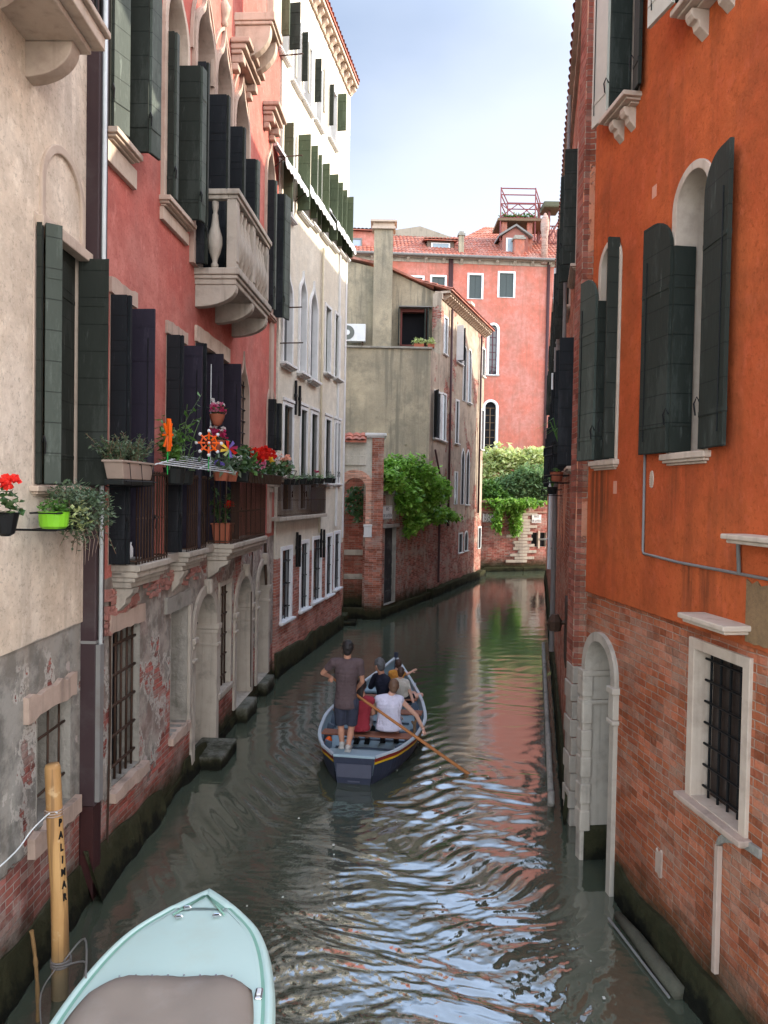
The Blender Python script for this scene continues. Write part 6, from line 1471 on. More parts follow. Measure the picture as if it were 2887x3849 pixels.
# tarpaulin with raised rim and soft sag
m=MB(); rows=[]; y0=1.25
ny=26; nx=25
for j in range(ny+1):
    y=y0+j*.09; row=[]
    for i in range(nx+1):
        t=-1+2*i/nx; wv=max(0,np.interp(y,[p[0] for p in prof],[p[1] for p in prof])-.125)
        xx=t*wv; c=1-abs(t)**3
        edge=min(1,(y-y0)/.16); cr=(1-abs(t)**10)
        yy=y+.20*max(0,abs(t)-.55)**1.6*3.2*max(0,1-j*.09/.5)+.05*(1-t*t)*0
        h=.03+.085*cr*(edge**.6)+.022*noise.noise(Vector((xx*4,y*2.6,1)))+.022*(.5-abs(noise.noise(Vector((xx*5+y*2,y*2-xx,4)))))**2+.008*noise.noise(Vector((xx*13,y*5,4)))-.02*(1-t*t)*min(1,(y-y0)/.8)
        row.append((xx,-yy,zg(y)+.01+h))
    rows.append(row)
strip(m,rows); tp=simple('brown grey tarpaulin',(.285,.232,.185),(.24,.20,.16),.75,2.2,.002,dirt=.35,dirtcol=(.34,.30,.26)); o=m.build('tarpaulin',tp,MBt,smooth=True); s_=o.modifiers.new('Solidify','SOLIDIFY'); s_.thickness=.006
m=MB()
for k in range(8): x=-.42+k*.12; m.ell((x,-y0-.012-.28*max(0,abs(x/.62)-.55)**1.6,zg(1.25)+.055),.008,.008,.006,None,7,5)
m.build('snap_fasteners',CHR,MBt)
m=MB(); m.box(-.6,.6,-Lb-.02,-Lb+.02,-.3,.55); m.build('transom',MT,MBt)
# ================================================================ ROWING BOAT
BO=Vector((-.38,10.85,0)); BHD=math.atan2(.136,.99)
RB=empty('rowing_boat',BO,-BHD,'blue-grey wooden rowing boat with a red and yellow side stripe in mid canal','boat')
MR=Matrix.Rotation(-BHD,3,'Z')
def bw(x,y,z): return BO+MR@Vector((x,y,z))
bp_=catmull([(0,.31),(.25,.46),(.5,.60),(1.1,.78),(1.7,.86),(2.3,.88),(3.2,.73),(3.9,.52),(4.4,.33),(4.9,.12),(5.15,.015)],4)
def bz(y): return .40-.05*math.sin(min(1,y/3)*PI)+ (.36*max(0,(y-2.8)/2.35)**1.7)
inn=simple('pale blue boat paint',(.30,.40,.43),(.24,.33,.37),.5,4,.002,dirt=.25,dirtcol=(.45,.47,.45))
navy=simple('dark navy boat paint',(.035,.042,.065),(.026,.03,.048),.45,4,.001,dirt=.2,dirtcol=(.14,.15,.18))
m=MB()
def brows(lay,m,sg):
    rows=[]
    for (f_,dz,o_) in lay: rows.append([(sg*(max(0,w+o_)*f_),y,(bz(y)+dz) if dz>-.5 else -.12) for (y,w) in bp_])
    n=len(rows[0]); m.add([p for r_ in rows for p in r_],[(j*n+i,j*n+i+1,(j+1)*n+i+1,(j+1)*n+i) for j in range(len(rows)-1) for i in range(n-1)])
for sg in (-1,1):
    m.mat(1); brows([(1,.0,0.0),(1,-.06,.0)],m,sg); m.mat(2); brows([(1,-.06,.0),(.992,-.095,.0)],m,sg); m.mat(0); brows([(.992,-.095,0),(.90,-.30,0),(.72,-.6,0),(0,-.6,0)],m,sg)
m.mat(0).add([(-.31,0,bz(0)),(.31,0,bz(0)),(.27,0,.12),(.22,0,-.12),(-.22,0,-.12),(-.27,0,.12)],[(0,1,2,3,4,5)])
m.build('hull',[navy,simple('oxblood stripe',(.22,.03,.02),(.16,.02,.02),.45),simple('yellow stripe',(.65,.40,.02),None,.45)],RB)
m=MB()
for sg in (-1,1): brows([(1,-.01,-.025),(.95,-.16,-.02),(.82,-.28,-.02),(.0,-.29,-.0)],m,sg)
m.build('inner_planking',inn,RB)
m=MB(); 
for sg in (-1,1): brows([(1,.0,.022),(1,.028,.018),(1,.028,-.035),(1,.0,-.04)],m,sg)
m.build('gunwale',simple('white blue gunwale',(.52,.58,.60),None,.4,5,.001,dirt=.3,dirtcol=(.3,.12,.1)),RB)
m=MB(); m.box(-.26,.26,-.02,-.003,.10,.30); m.box(-.09,.09,-.012,-.004,.025,.05); m.build('transom_patch',simple('navy patch',(.085,.09,.12),None,.5),RB,bevel=.006)
m=MB(); m.obox((0,.02,bz(0)+.01),(.32,0,0),(0,.03,0),(0,0,.02)); m.build('transom_cap',inn,RB,bevel=.01)
m=MB()
for k,y in enumerate((.85,1.3,1.75,2.2,2.65,3.1,3.55,4.0)):
    w=float(np.interp(y,[p[0] for p in bp_],[p[1] for p in bp_]))
    for sg in (-1,1): m.obox((sg*(w-.135),y,bz(y)-.13),(sg*.055,0,.02),(0,.022,0),(-sg*.02,0,.10))
    m.obox((0,y,bz(y)-.262),(w*.66,0,0),(0,.02,0),(0,0,.012))
m.build('ribs',simple('slate blue rib paint',(.10,.13,.17),None,.5),RB,bevel=.004)
m=MB(); m.add([(-.27,.03,.285),(.27,.03,.285),(.50,.62,.285),(-.50,.62,.285),(-.27,.03,.30),(.27,.03,.30),(.50,.62,.30),(-.50,.62,.30)],[(0,3,2,1),(4,5,6,7),(0,1,5,4),(1,2,6,5),(2,3,7,6),(3,0,4,7)]); m.box(-.16,.16,.62,3.6,.062,.078)
m.build('stern_deck',inn,RB,bevel=.006)
m=MB()
for (y,zz) in ((1.22,.37),(2.45,.40),(3.35,.40)): 
    w=float(np.interp(y,[p[0] for p in bp_],[p[1] for p in bp_]))-.06; m.box(-w,w,y-.12,y+.12,zz-.03,zz)
m.build('thwart',simple('varnished thwart',(.28,.12,.07),(.2,.08,.05),.5),RB,bevel=.008)
m=MB(); m.box(-.5,.5,3.7,4.5,.36,.40); m.build('foredeck',inn,RB)
m=MB(); m.tube([(0,5.08,.2),(0,5.12,bz(5.15)-.0),(0,5.14,bz(5.15)+.12)],[.04,.05,.05],8); m.build('stem_post',navy,RB)
m=MB(); p=Vector((-.60,1.0,bz(1.0)-.10)); m.ell(p,.06,.14,.09,None,10,7); o=m.build('orange_bag',M['orangepl'],None,smooth=True); o.parent=None; o.location=BO; o.rotation_euler=(0,0,-BHD); tag(o,'small orange bag tucked against the left side of the rowing boat','bag')
# oarlock and oar
H1=at_d(1224,2531,11.80); T1=at_z(1765,2912,0)
dr=(T1-H1).normalized(); m=MB(); m.tube([H1-dr*.08,H1+dr*.2,T1,T1+dr*.15],[.018,.021,.028,.03],8)
oar=m.build('oar',simple('varnished oar',(.42,.17,.055),(.30,.11,.035),.4),None,smooth=True); tag(oar,'long brown wooden oar slanting from the standing rower down into the water','oar')
m=MB(); sdv=dr.cross(Vector((0,0,1))).normalized(); nn_=dr.cross(sdv); c=T1+dr*.5; m.obox(c,dr*.36,sdv*.075,nn_*.010); m.build('oar_blade',simple('oar blade wood',(.35,.15,.05),None,.4),oar,bevel=.01)
lk=bw(.86,1.55,bz(1.55)); m=MB(); m.tube([(.76,1.45,bz(1.5)-.1),(.76,1.45,bz(1.5)+.16),(.80,1.5,bz(1.5)+.24)],[.03,.026,.02],7); m.tube([(.76,1.45,bz(1.5)+.12),(.72,1.40,bz(1.5)+.2)],.02,6); m.build('oar_fork',M['wood'],RB)
# ================================================================ PEOPLE
SK=simple('tanned skin',(.50,.26,.17),(.45,.22,.14),.5,9,.0006); SKP=simple('pale skin',(.62,.37,.27),(.56,.31,.22),.5,9,.0006)
def clothmat(name,a,b=None,sc=5):
    t=NT(name); o=t.obj(); n=t.noise(o,sc,4,.6); w=t.noise(t.map(o,(1,1,.45)),9,4,.6,1.2)
    return t.fin(color=t.mix(n,a,b or tuple(k*.8 for k in a)),rough=.9,spec=.2,normal=t.bump(t.math('ADD',t.math('MULTIPLY',w,.045),t.math('MULTIPLY',t.noise(o,80,2),.001))))
def rem(o,vox,sm=4,fac=.5):
    r_=o.modifiers.new('Remesh','REMESH'); r_.mode='VOXEL'; r_.voxel_size=vox; r_.use_smooth_shade=True
    s_=o.modifiers.new('Smooth','SMOOTH'); s_.iterations=sm; s_.factor=fac; return o
def frame(fwd,up=Vector((0,0,1))):
    f=Vector(fwd).normalized(); r_=f.cross(up).normalized(); u=r_.cross(f); return Matrix((r_,f,u)).transposed()
def limb(m,pts,rs,n=10):
    for i in range(len(pts)-1):
        m.tube([pts[i],pts[i].lerp(pts[i+1],.5),pts[i+1]],[rs[i],(rs[i]+rs[i+1])/2*1.04,rs[i+1]],n); m.ell(pts[i+1],rs[i+1],rs[i+1],rs[i+1],None,n,7)
    m.ell(pts[0],rs[0],rs[0],rs[0],None,n,7)
def hand(m,wr,dir_,palmn,s=1,curl=.5,left=False):
    """palm, four unequal fingers and a side thumb; dir_ = along the hand, palmn = palm normal"""
    d=Vector(dir_).normalized(); pn=Vector(palmn); pn=(pn-d*pn.dot(d)).normalized(); sd=d.cross(pn)*(1 if left else -1)
    Mx=Matrix((sd,d,pn)).transposed(); c=wr+d*.05*s; m.ell(c,.040*s,.055*s,.016*s,Mx,10,7); m.tube([wr-d*.02*s,wr+d*.03*s],[.024*s,.026*s],8)
    for k,(o_,L) in enumerate(((-.027,.066),(-.009,.076),(.009,.072),(.026,.056))):
        p=c+d*.042*s+sd*o_*s; a=curl*.5; pts=[p]; dd=d.copy()
        for j in range(3):
            q=a*(j+.6); v=(d*math.cos(q)+pn*math.sin(q)); p=p+v*L*s*(.45,.32,.25)[j]; pts.append(p)
        m.tube(pts,[.0095*s,.009*s,.0085*s,.0075*s],7); m.ell(pts[-1],.0075*s,.0075*s,.0075*s,None,7,5)
    p=c-d*.02*s-sd*.034*s; pts=[p,p-sd*.022*s+d*.024*s+pn*.01*s,p-sd*.024*s+d*.052*s+pn*.022*s]; m.tube(pts,[.012*s,.0105*s,.009*s],7); m.ell(pts[-1],.009*s,.009*s,.009*s,None,7,5)
def person(label,J,fwd,hf,s=1,skin=SK,shirt=None,sleeve=.55,pants=None,pant_to=.9,hairc=(.012,.009,.008),hairlong=0,tw=1.0,shoes=None,hairst=1.0,sleeve_full=False,grp=None,skirt=False):
    """J: hd nk ch pv, shL elL haL, shR elR haR, hpL knL ftL, hpR knR ftR in world metres"""
    g=empty('person',(J['pv'].x,J['pv'].y,min(J['ftL'].z,J['ftR'].z)),0,label,'person',grp); off=g.location.copy()
    J={k:Vector(v)-off for k,v in J.items()}
    F=frame(fwd); HF=frame(hf)
    m=MB(); hd=J['hd']
    m.ell(hd,.076*s,.093*s,.108*s,HF,16,12); m.ell(hd+HF@Vector((0,.028,-.052))*s,.056*s,.062*s,.062*s,HF,12,9)
    m.ell(hd+HF@Vector((0,.098,-.015))*s,.012*s,.02*s,.022*s,HF,8,6); m.ell(hd+HF@Vector((0,.082,-.062))*s,.024*s,.014*s,.012*s,HF,8,6)
    for q in (-1,1): m.ell(hd+HF@Vector((q*.078,-.004,-.01))*s,.012*s,.02*s,.032*s,HF,8,6)
    limb(m,[J['nk'],hd+HF@Vector((0,-.012,-.05))*s],[.060*s,.050*s])
    def torso(m,g_=0,low=0,topt=1.0):
        n=9
        for i in range(n+1):
            t=i/n
            if t<low or t>topt: continue
            c=J['pv'].lerp(J['ch'],t); a=np.interp(t,[0,.3,.55,.85,1],[.165,.150,.150,.178,.165])*tw; b=np.interp(t,[0,.3,.55,.85,1],[.115,.105,.108,.120,.095])*(.55+.45*tw)
            m.ell(c,a*s+g_,b*s+g_,.085*s,F,16,8)
        m.ell(J['ch'].lerp(J['nk'],.55),.10*s+g_,.065*s+g_,.05*s,F,12,7)
        for q in ('L','R'): limb(m,[J['ch'].lerp(J['nk'],.45),J['sh'+q]],[.062*s+g_,.055*s+g_])
    torso(m)
    for q in ('L','R'):
        limb(m,[J['sh'+q],J['el'+q],J['ha'+q]],[.050*s,.038*s,.026*s])
        v=(J['ha'+q]-J['el'+q]).normalized(); pn=J.get('pn'+q,-(J.get('pn'+q+'x') or Vector((0,0,1)))); hand(m,J['ha'+q],J.get('hv'+q,v)-Vector((0,0,0)),pn if pn is not None else (0,0,-1),s,J.get('cu'+q,Vector((.9,0,0))).x,q=='L')
        limb(m,[J['hp'+q],J['kn'+q],J['ft'+q]+Vector((0,0,.07*s))],[.088*s*(.5+.5*tw),.056*s,.038*s])
        m.ell(J['kn'+q].lerp(J['ft'+q],.3),.056*s,.058*s,.11*s,None,10,7) if abs((J['kn'+q]-J['ft'+q]).normalized().z)>.8 else None
        m.ell(J['ft'+q]+F@Vector((0,.055,.03))*s,.042*s,.12*s,.035*s,F,12,7)
    rem(m.build('body',skin,g),.0085,3,.4)
    m=MB()
    for q in (-1,1): m.ell(hd+HF@Vector((q*.031,.079,.006))*s,.013*s,.012*s,.010*s,HF,8,6)
    m.build('eyes',M['dark'],g)
    if shirt:
        m=MB(); torso(m,.020*s,0.0)
        for q in ('L','R'):
            if sleeve_full: limb(m,[J['sh'+q],J['el'+q],J['el'+q].lerp(J['ha'+q],.85)],[.066*s,.054*s,.040*s])
            elif sleeve>0: e=J['sh'+q].lerp(J['el'+q],sleeve); m.tube([J['sh'+q],e],[.068*s,.062*s],12); m.ell(J['sh'+q],.068*s,.068*s,.068*s,None,12,8)
        for k in range(5): a=k/4; c=J['pv'].lerp(J['ch'],-.06-.10*a); m.ell(c,.165*tw*s+.030,.115*s*(.55+.45*tw)+.030,.06*s,F,16,7)
        rem(m.build('shirt',shirt,g),.011,4,.5)
    if pants:
        m=MB(); m.ell(J['pv']+Vector((0,0,.0)),.172*tw*s+.008,.120*s*(.55+.45*tw)+.010,.12*s,F,16,9)
        for q in ('L','R'):
            k=min(pant_to,1); e=J['hp'+q].lerp(J['kn'+q],k); ra=.115 if not skirt else .13; limb(m,[J['hp'+q]],[ra*s]) if False else None
            m.ell(J['hp'+q],.102*s,.102*s,.102*s,None,12,8); m.tube([J['hp'+q],J['hp'+q].lerp(e,.5),e],[.104*s,.098*s,(.090 if not skirt else .12)*s],14)
            if pant_to>1: m.tube([e,J['kn'+q].lerp(J['ft'+q],min(.92,pant_to-1))],[.075*s,.058*s],12); m.ell(e,.075*s,.075*s,.075*s,None,10,7)
        rem(m.build('shorts' if not skirt else 'skirt',pants,g),.011,3,.5)
    if shoes:
        for q in ('L','R'):
            m=MB(); c=J['ft'+q]; m.ell(c+F@Vector((0,.06,.035))*s,.050*s,.135*s,.046*s,F,14,8); m.ell(c+F@Vector((0,-.02,.06))*s,.046*s,.06*s,.05*s,F,12,8); m.obox(c+F@Vector((0,.05,.012))*s,F@Vector((.047,0,0))*s,F@Vector((0,.125,0))*s,(0,0,.012))
            rem(m.build('shoe',shoes,g),.009,3,.4)
    if hairc:
        m=MB(); up=HF@Vector((0,-.014,.022))*s; m.ell(hd+up,.087*s,.098*s,.103*s,HF,16,12); m.ell(hd+HF@Vector((0,-.045,-.03))*s,.074*s,.058*s,.085*s,HF,14,9)
        rr=random.Random(5)
        for k in range(60):
            a=rr.uniform(0,2*PI); e=rr.uniform(-.5,1.5); v=Vector((math.cos(a)*math.cos(e),math.sin(a)*math.cos(e),math.sin(e)))
            if v.y>.45 and v.z<.55: continue
            m.ell(hd+up+HF@Vector((v.x*.084,v.y*.094,v.z*.100))*s,.016*s*hairst,.018*s*hairst,.014*s,HF,6,5)
        if hairlong: 
            for k in range(7): m.ell(hd+HF@Vector((0,-.065-.004*k,-.05-.035*k))*s,(.07-.003*k)*s,.035*s,.05*s,HF,12,7)
        t=NT('hair'); o=t.obj(); st_=t.noise(t.map(o,(50,50,9)),1,4,.6); t.fin(color=t.mix(st_,hairc,tuple(min(1,c*2.4+.01) for c in hairc)),rough=.55,spec=.4,normal=t.bump(t.math('MULTIPLY',st_,.008)))
        rem(m.build('hair',t.m,g),.009,2,.4)
    return g
def J_(**k): return k
V=Vector
# 1 standing rower
d0=11.42; f1=at_d(1285,2818,11.55); f2=at_d(1308,2832,11.40); f1.z=.30; f2.z=.30
hd=at_d(1308,2436,11.45); ch=at_d(1303,2508,11.42); pv=at_d(1300,2632,11.45); nk=at_d(1306,2470,11.44)
ag=(H1+dr*.04)
J=J_(hd=hd,nk=nk,ch=ch,pv=pv,shL=at_d(1254,2490,11.44),elL=at_d(1213,2530,11.52),haL=H1+V((.10,-.03,-.055)),shR=at_d(1352,2492,11.44),elR=at_d(1362,2562,11.50),haR=at_d(1338,2590,11.68),
   hpL=at_d(1278,2640,11.46),knL=at_d(1281,2725,11.58),ftL=f1,hpR=at_d(1326,2640,11.44),knR=at_d(1322,2728,11.56),ftR=f2,hvL=V((-.5,.25,.2)),hvR=V((.1,.6,-.3)),pnL=V((0,.5,-1)),pnR=V((-1,.2,-.4)))
person('standing rower in a grey-brown t-shirt and denim shorts holding the oar',J,(.1,1,0),(.15,1,-.05),1.0,SK,clothmat('plum grey shirt',(.115,.080,.080),(.09,.063,.065)),.62,clothmat('denim shorts',(.050,.055,.080),(.035,.04,.06)),.92,(.008,.006,.005),shoes=simple('white trainers',(.62,.60,.54),(.4,.38,.34),.7))
# 2 woman in red top
def seat(px,dd,z): q=at_d(px,2700,dd); return V((q.x,dd,z))
zs=.40
pv=seat(1352,12.02,zs+.12); ch=at_d(1360,2640,12.05); ch.z=zs+.48; 
J=J_(pv=pv,ch=ch,nk=ch+V((.0,.01,.10)),hd=ch+V((-.01,.05,.26)),shL=ch+V((-.15,.0,.03)),elL=ch+V((-.19,.10,-.2)),haL=ch+V((-.10,.32,-.30)),shR=ch+V((.15,0,.03)),elR=ch+V((.19,.08,-.2)),haR=ch+V((.10,.30,-.30)),
   hpL=pv+V((-.10,.02,-.03)),knL=pv+V((-.06,-.02,-.10))+V((-.02,.40,.05)),ftL=V((pv.x-.06,12.42,.08)),hpR=pv+V((.10,.02,-.03)),knR=pv+V((.12,.40,-.03)),ftR=V((pv.x+.12,12.42,.08)))
person('seated woman with long dark hair in a red sleeveless top and patterned skirt',J,(.1,1,0),(.3,1,-.1),.95,SK,clothmat('red top',(.33,.035,.05),(.26,.03,.04)),0,clothmat('patterned skirt',(.16,.12,.13),(.45,.40,.40),22),.85,(.012,.007,.006),hairlong=1,skirt=True,shoes=M['irondark'])
# 3 woman in white vest
pv=seat(1463,12.08,zs+.12); ch=at_d(1463,2640,12.10); ch.z=zs+.50
hg=bw(.86,1.36,bz(1.3)+.03)
hg=at_z(1592,2742,bz(1.4)+.05)
J=J_(pv=pv,ch=ch,nk=ch+V((.03,.0,.10)),hd=ch+V((.075,.02,.235)),shL=ch+V((-.18,.0,.02)),elL=ch+V((-.17,.16,-.22)),haL=ch+V((.12,.25,-.32)),shR=ch+V((.18,0,.02)),elR=(ch+V((.20,0,0))).lerp(hg,.52)+V((.06,.02,.0)),haR=hg,
   hpL=pv+V((-.11,.02,-.02)),knL=pv+V((-.10,.42,-.04)),ftL=V((pv.x-.10,12.5,.08)),hpR=pv+V((.11,.02,-.02)),knR=pv+V((.13,.42,-.04)),ftR=V((pv.x+.13,12.5,.08)),pnR=V((0,0,-1)),hvR=V((.8,-.2,-.2)))
person('seated woman in a white sleeveless vest reaching one hand to the gunwale',J,(.0,1,0),(.15,1,-.15),.98,SKP,clothmat('white vest',(.66,.64,.74),(.58,.56,.66)),0,clothmat('brown shorts',(.09,.06,.06)),.8,(.075,.040,.022),tw=1.22,hairst=.7,shoes=M['irondark'])
# 4 man in navy jacket
pv=seat(1450,13.25,.52); ch=at_d(1440,2555,13.25); ch=V((ch.x+.0,13.25,.52+.43))
hh=at_d(1402,2538,13.45)
J=J_(pv=pv,ch=ch,nk=ch+V((-.03,.02,.11)),hd=ch+V((-.075,.04,.265)),shL=ch+V((-.12,.12,.02)),elL=ch+V((-.22,.22,-.18)),haL=hh+V((.03,.05,-.0)),shR=ch+V((.06,-.16,.01)),elR=ch+V((-.04,-.18,-.27)),haR=ch+V((-.28,-.10,-.36)),
   hpL=pv+V((-.06,.10,-.03)),knL=pv+V((-.34,.2,-.02)),ftL=pv+V((-.32,.15,-.42)),hpR=pv+V((-.02,-.10,-.03)),knR=pv+V((-.30,-.22,-.05)),ftR=pv+V((-.26,-.25,-.42)),pnL=V((1,0,0)),hvL=V((-.1,.1,1)))
person('grey-haired seated man in a navy jacket and beige shorts turned left',J,(-1,.45,0),(-.9,.75,-.1),1.04,SK,clothmat('navy jacket',(.018,.020,.034),(.012,.014,.024)),1,clothmat('beige shorts',(.36,.27,.16)),.92,(.05,.05,.05),sleeve_full=True,tw=1.05,shoes=M['irondark'])
# 5 boy in cream t-shirt
pv=seat(1512,14.15,.38); ch=V((at_d(1505,2570,14.1).x,14.12,.38+.30))
J=J_(pv=pv,ch=ch,nk=ch+V((.0,.01,.085)),hd=ch+V((.01,.02,.205)),shL=ch+V((-.12,.02,.02)),elL=ch+V((-.15,.12,-.14)),haL=ch+V((-.08,.25,-.2)),shR=ch+V((.12,-.02,.02)),elR=ch+V((.20,-.06,-.19)),haR=ch+V((.26,-.18,-.36)),
   hpL=pv+V((-.02,.08,-.02)),knL=pv+V((.30,.20,.02)),ftL=pv+V((.10,.35,-.02)),hpR=pv+V((.04,-.06,-.02)),knR=pv+V((.36,.02,.06)),ftR=pv+V((.12,-.08,-.04)),pnR=V((0,0,-1)),hvR=V((.6,-.3,-.15)))
person('boy with brown hair in a cream t-shirt sitting cross-legged and leaning on one arm',J,(.5,1,0),(.2,1,0),.80,SKP,clothmat('cream shirt',(.56,.52,.44),(.48,.44,.37)),.6,clothmat('black shorts',(.02,.02,.024)),.6,(.035,.016,.009))
# 6 child in yellow patterned top
pv=seat(1492,14.85,.40); ch=V((at_d(1492,2530,14.85).x,14.85,.40+.27))
hp=at_d(1545,2543,14.95)
J=J_(pv=pv,ch=ch,nk=ch+V((.0,.01,.085)),hd=ch+V((.03,.02,.205)),shL=ch+V((-.12,.0,.02)),elL=ch+V((-.15,.1,-.14)),haL=ch+V((-.05,.22,-.2)),shR=ch+V((.12,0,.02)),elR=ch+V((.20,.06,-.02)),haR=ch+V((.30,.10,.03)),
   hpL=pv+V((-.06,.05,-.02)),knL=pv+V((-.08,.28,0)),ftL=pv+V((-.08,.3,-.28)),hpR=pv+V((.06,.05,-.02)),knR=pv+V((.1,.28,0)),ftR=pv+V((.1,.3,-.28)),pnR=V((0,0,-1)))
person('child in a yellow patterned top sitting in the bow',J,(.1,1,0),(.1,1,0),.78,SKP,clothmat('yellow patterned top',(.75,.50,.08),(.60,.08,.03),30),.5,clothmat('dark shorts',(.03,.03,.03)),.8,(.03,.014,.008))
# ================================================================ each separate piece becomes an object of its own
def split_pieces(names):
    for o in [x for x in list(SC.objects) if x.type=='MESH' and x.name.split('.')[0] in names]:
        me=o.data; n=len(me.vertices)
        if o.data.users>1 or n==0: continue
        par=list(range(n))
        def find(a):
            while par[a]!=a: par[a]=par[par[a]]; a=par[a]
            return a
        for e in me.edges:
            a,b=find(e.vertices[0]),find(e.vertices[1])
            if a!=b: par[a]=b
        comp={}
        for i in range(n): comp.setdefault(find(i),[]).append(i)
        items=[[set(v),[min(me.vertices[i].co[k] for i in v)-.02 for k in range(3)],[max(me.vertices[i].co[k] for i in v)+.02 for k in range(3)]] for v in comp.values()]
        ch=True
        while ch:
            ch=False
            for i in range(len(items)):
                for j in range(i+1,len(items)):
                    A,B=items[i],items[j]
                    if all(A[1][k]<=B[2][k] and B[1][k]<=A[2][k] for k in range(3)):
                        items[i]=[A[0]|B[0],[min(A[1][k],B[1][k]) for k in range(3)],[max(A[2][k],B[2][k]) for k in range(3)]]; items.pop(j); ch=True; break
                if ch: break
        if len(items)<2 or len(items)>40: continue
        for it in items:
            idx=sorted(it[0]); mp={v:i for i,v in enumerate(idx)}
            nm=bpy.data.meshes.new(o.name.split('.')[0]); fs=[p for p in me.polygons if p.vertices[0] in it[0]]
            nm.from_pydata([tuple(me.vertices[i].co) for i in idx],[],[tuple(mp[v] for v in p.vertices) for p in fs])
            for m_ in me.materials: nm.materials.append(m_)
            if fs: nm.polygons.foreach_set('material_index',[p.material_index for p in fs]); nm.polygons.foreach_set('use_smooth',[p.use_smooth for p in fs])
            nm.update(); c=o.copy(); c.data=nm; COL.objects.link(c)
        bpy.data.objects.remove(o)
split_pieces({'bracket','impost','pedestal','downpipe','iron_arm','shutter','foot','support','cable','awning_arm','putlog_patch','eyes','cleat','corner_strip','pot','quoin','pipe','joint','gable_roof','hatch_bar','hanger','tips','border'})
# ================================================================ WATER
def waveheight(X,Y):
    rng=np.random.RandomState(3); h=np.zeros_like(X)
    sx=X+.18*np.sin(1.9*Y+.7*X)+.10*np.sin(4.1*X-2.3*Y+1); sy=Y+.20*np.sin(1.5*X+.9*Y)+.1*np.sin(3.7*Y+2.9*X)
    def field(lmin,lmax,n,th0,spr,steep):
        f=np.zeros_like(X)
        for i in range(n):
            L=np.exp(rng.uniform(np.log(lmin),np.log(lmax))); th=th0+rng.normal(0,spr); k=2*PI/L; ph=rng.uniform(0,2*PI)
            f+=steep*L/(2*PI)*np.sin(k*(sx*np.cos(th)+sy*np.sin(th))+ph)/math.sqrt(n)*1.6
        return f
    g=lambda cx,cy,rx,ry: np.exp(-(((X-cx)/rx)**2+((Y-cy)/ry)**2))
    env=np.clip(1.0*g(.75,8.0,1.25,3.2)+.9*g(.3,5.6,1.5,1.6)+.5*g(1.5,11,.9,1.4)+.25*g(-1.0,8.5,1.2,2.0)+.35*g(-.6,6.0,.8,1.4),0,1.1)
    h+=env*(field(.25,1.0,18,1.5,.42,.070)+field(.09,.26,26,1.5,.5,.085)+field(.035,.09,20,1.5,.7,.06))
    far=1/(1+np.exp(-(Y-12.5)))
    h+=(.35+.5*far)*field(.18,.7,12,PI/2,.30,.030)+.5*field(.07,.2,14,1.4,.6,.026)*(1-.75*far)
    # rings and chevrons from the oar tip
    tx,ty=1.32,11.4; dx=X-tx; dy=Y-ty; r=np.sqrt(dx*dx+dy*dy)+1e-3
    h+=.0045*np.sin(2*PI*r/.27+.8*np.sin(3*np.arctan2(dy,dx)))*np.exp(-r/.9)*(1-np.exp(-r/.1))
    h+=.020*np.exp(-((dx-.10)/.22)**2-((dy+.22)/.30)**2)
    # boat wake: short divergent waves either side
    bx=(X-BO.x); by=(Y-BO.y); al=bx*.136+by*.99; ac=bx*.99-by*.136
    for s in (-1,1):
        q=s*ac-.32-.36*np.clip(4.6-al,0,9)*.5; w=np.exp(-(q/.38)**2)*np.clip((4.4-al)/2,0,1)*np.exp(-np.clip(-al-1,0,9)/2)
        h+=.010*w*np.sin(2*PI*(s*ac*.75-al*.62)/.26)
    h*=np.clip((Y-4.0)/1.5,.4,1)
    return h
ys=[4.4]
while ys[-1]<58: ys.append(ys[-1]+max(.011,ys[-1]**2/(740*4.3)*.95))
ys=np.array(ys); ns=560; s_=np.linspace(-.78,.82,ns)
Yg=np.repeat(ys[:,None],ns,1); Xg=Yg*s_[None,:]; Zg=waveheight(Xg,Yg)
co=np.stack([Xg,Yg,Zg],-1).reshape(-1,3).astype(np.float32); ny_=len(ys)
ii=(np.arange(ny_-1)[:,None]*ns+np.arange(ns-1)[None,:]).reshape(-1); quads=np.stack([ii,ii+1,ii+ns+1,ii+ns],-1).astype(np.int32)
me=bpy.data.meshes.new('canal_water'); me.vertices.add(len(co)); me.vertices.foreach_set('co',co.ravel()); me.loops.add(quads.size); me.loops.foreach_set('vertex_index',quads.ravel())
me.polygons.add(len(quads)); me.polygons.foreach_set('loop_start',np.arange(0,quads.size,4,dtype=np.int32)); me.polygons.foreach_set('loop_total',np.full(len(quads),4,np.int32)); me.polygons.foreach_set('use_smooth',np.ones(len(quads),bool)); me.update(calc_edges=True)
t=NT('canal water'); o=t.obj(); n1=t.noise(o,1.2,4,.6); fn=t.noise(t.map(o,(1,1,1)),22,3,.6)
t.fin(color=t.mix(n1,(.050,.062,.040),(.065,.075,.050)),rough=.025,ior=3.0,spec=.5,normal=t.bump(t.math('MULTIPLY',fn,.0012)))
me.materials.append(t.m); wo=bpy.data.objects.new('canal_water',me); COL.objects.link(wo); wo['kind']='structure'
m=MB(); m.add([(-60,-20,-.09),(70,-20,-.09),(70,120,-.09),(-60,120,-.09)],[(0,1,2,3)]); o=m.build('lagoon_water',t.m); o['kind']='structure'
m=MB(); m.add([(-400,-300,-1.6),(400,-300,-1.6),(400,600,-1.6),(-400,600,-1.6)],[(0,1,2,3)]); o=m.build('canal_bed',simple('canal mud',(.05,.045,.03))); o['kind']='structure'
m=MB(); m.box(5,40,44.5,51,-1.2,.75); o=m.build('garden_ground',simple('garden soil',(.07,.06,.035),(.05,.08,.03))); o['kind']='structure'
m=MB(); random.seed(31)
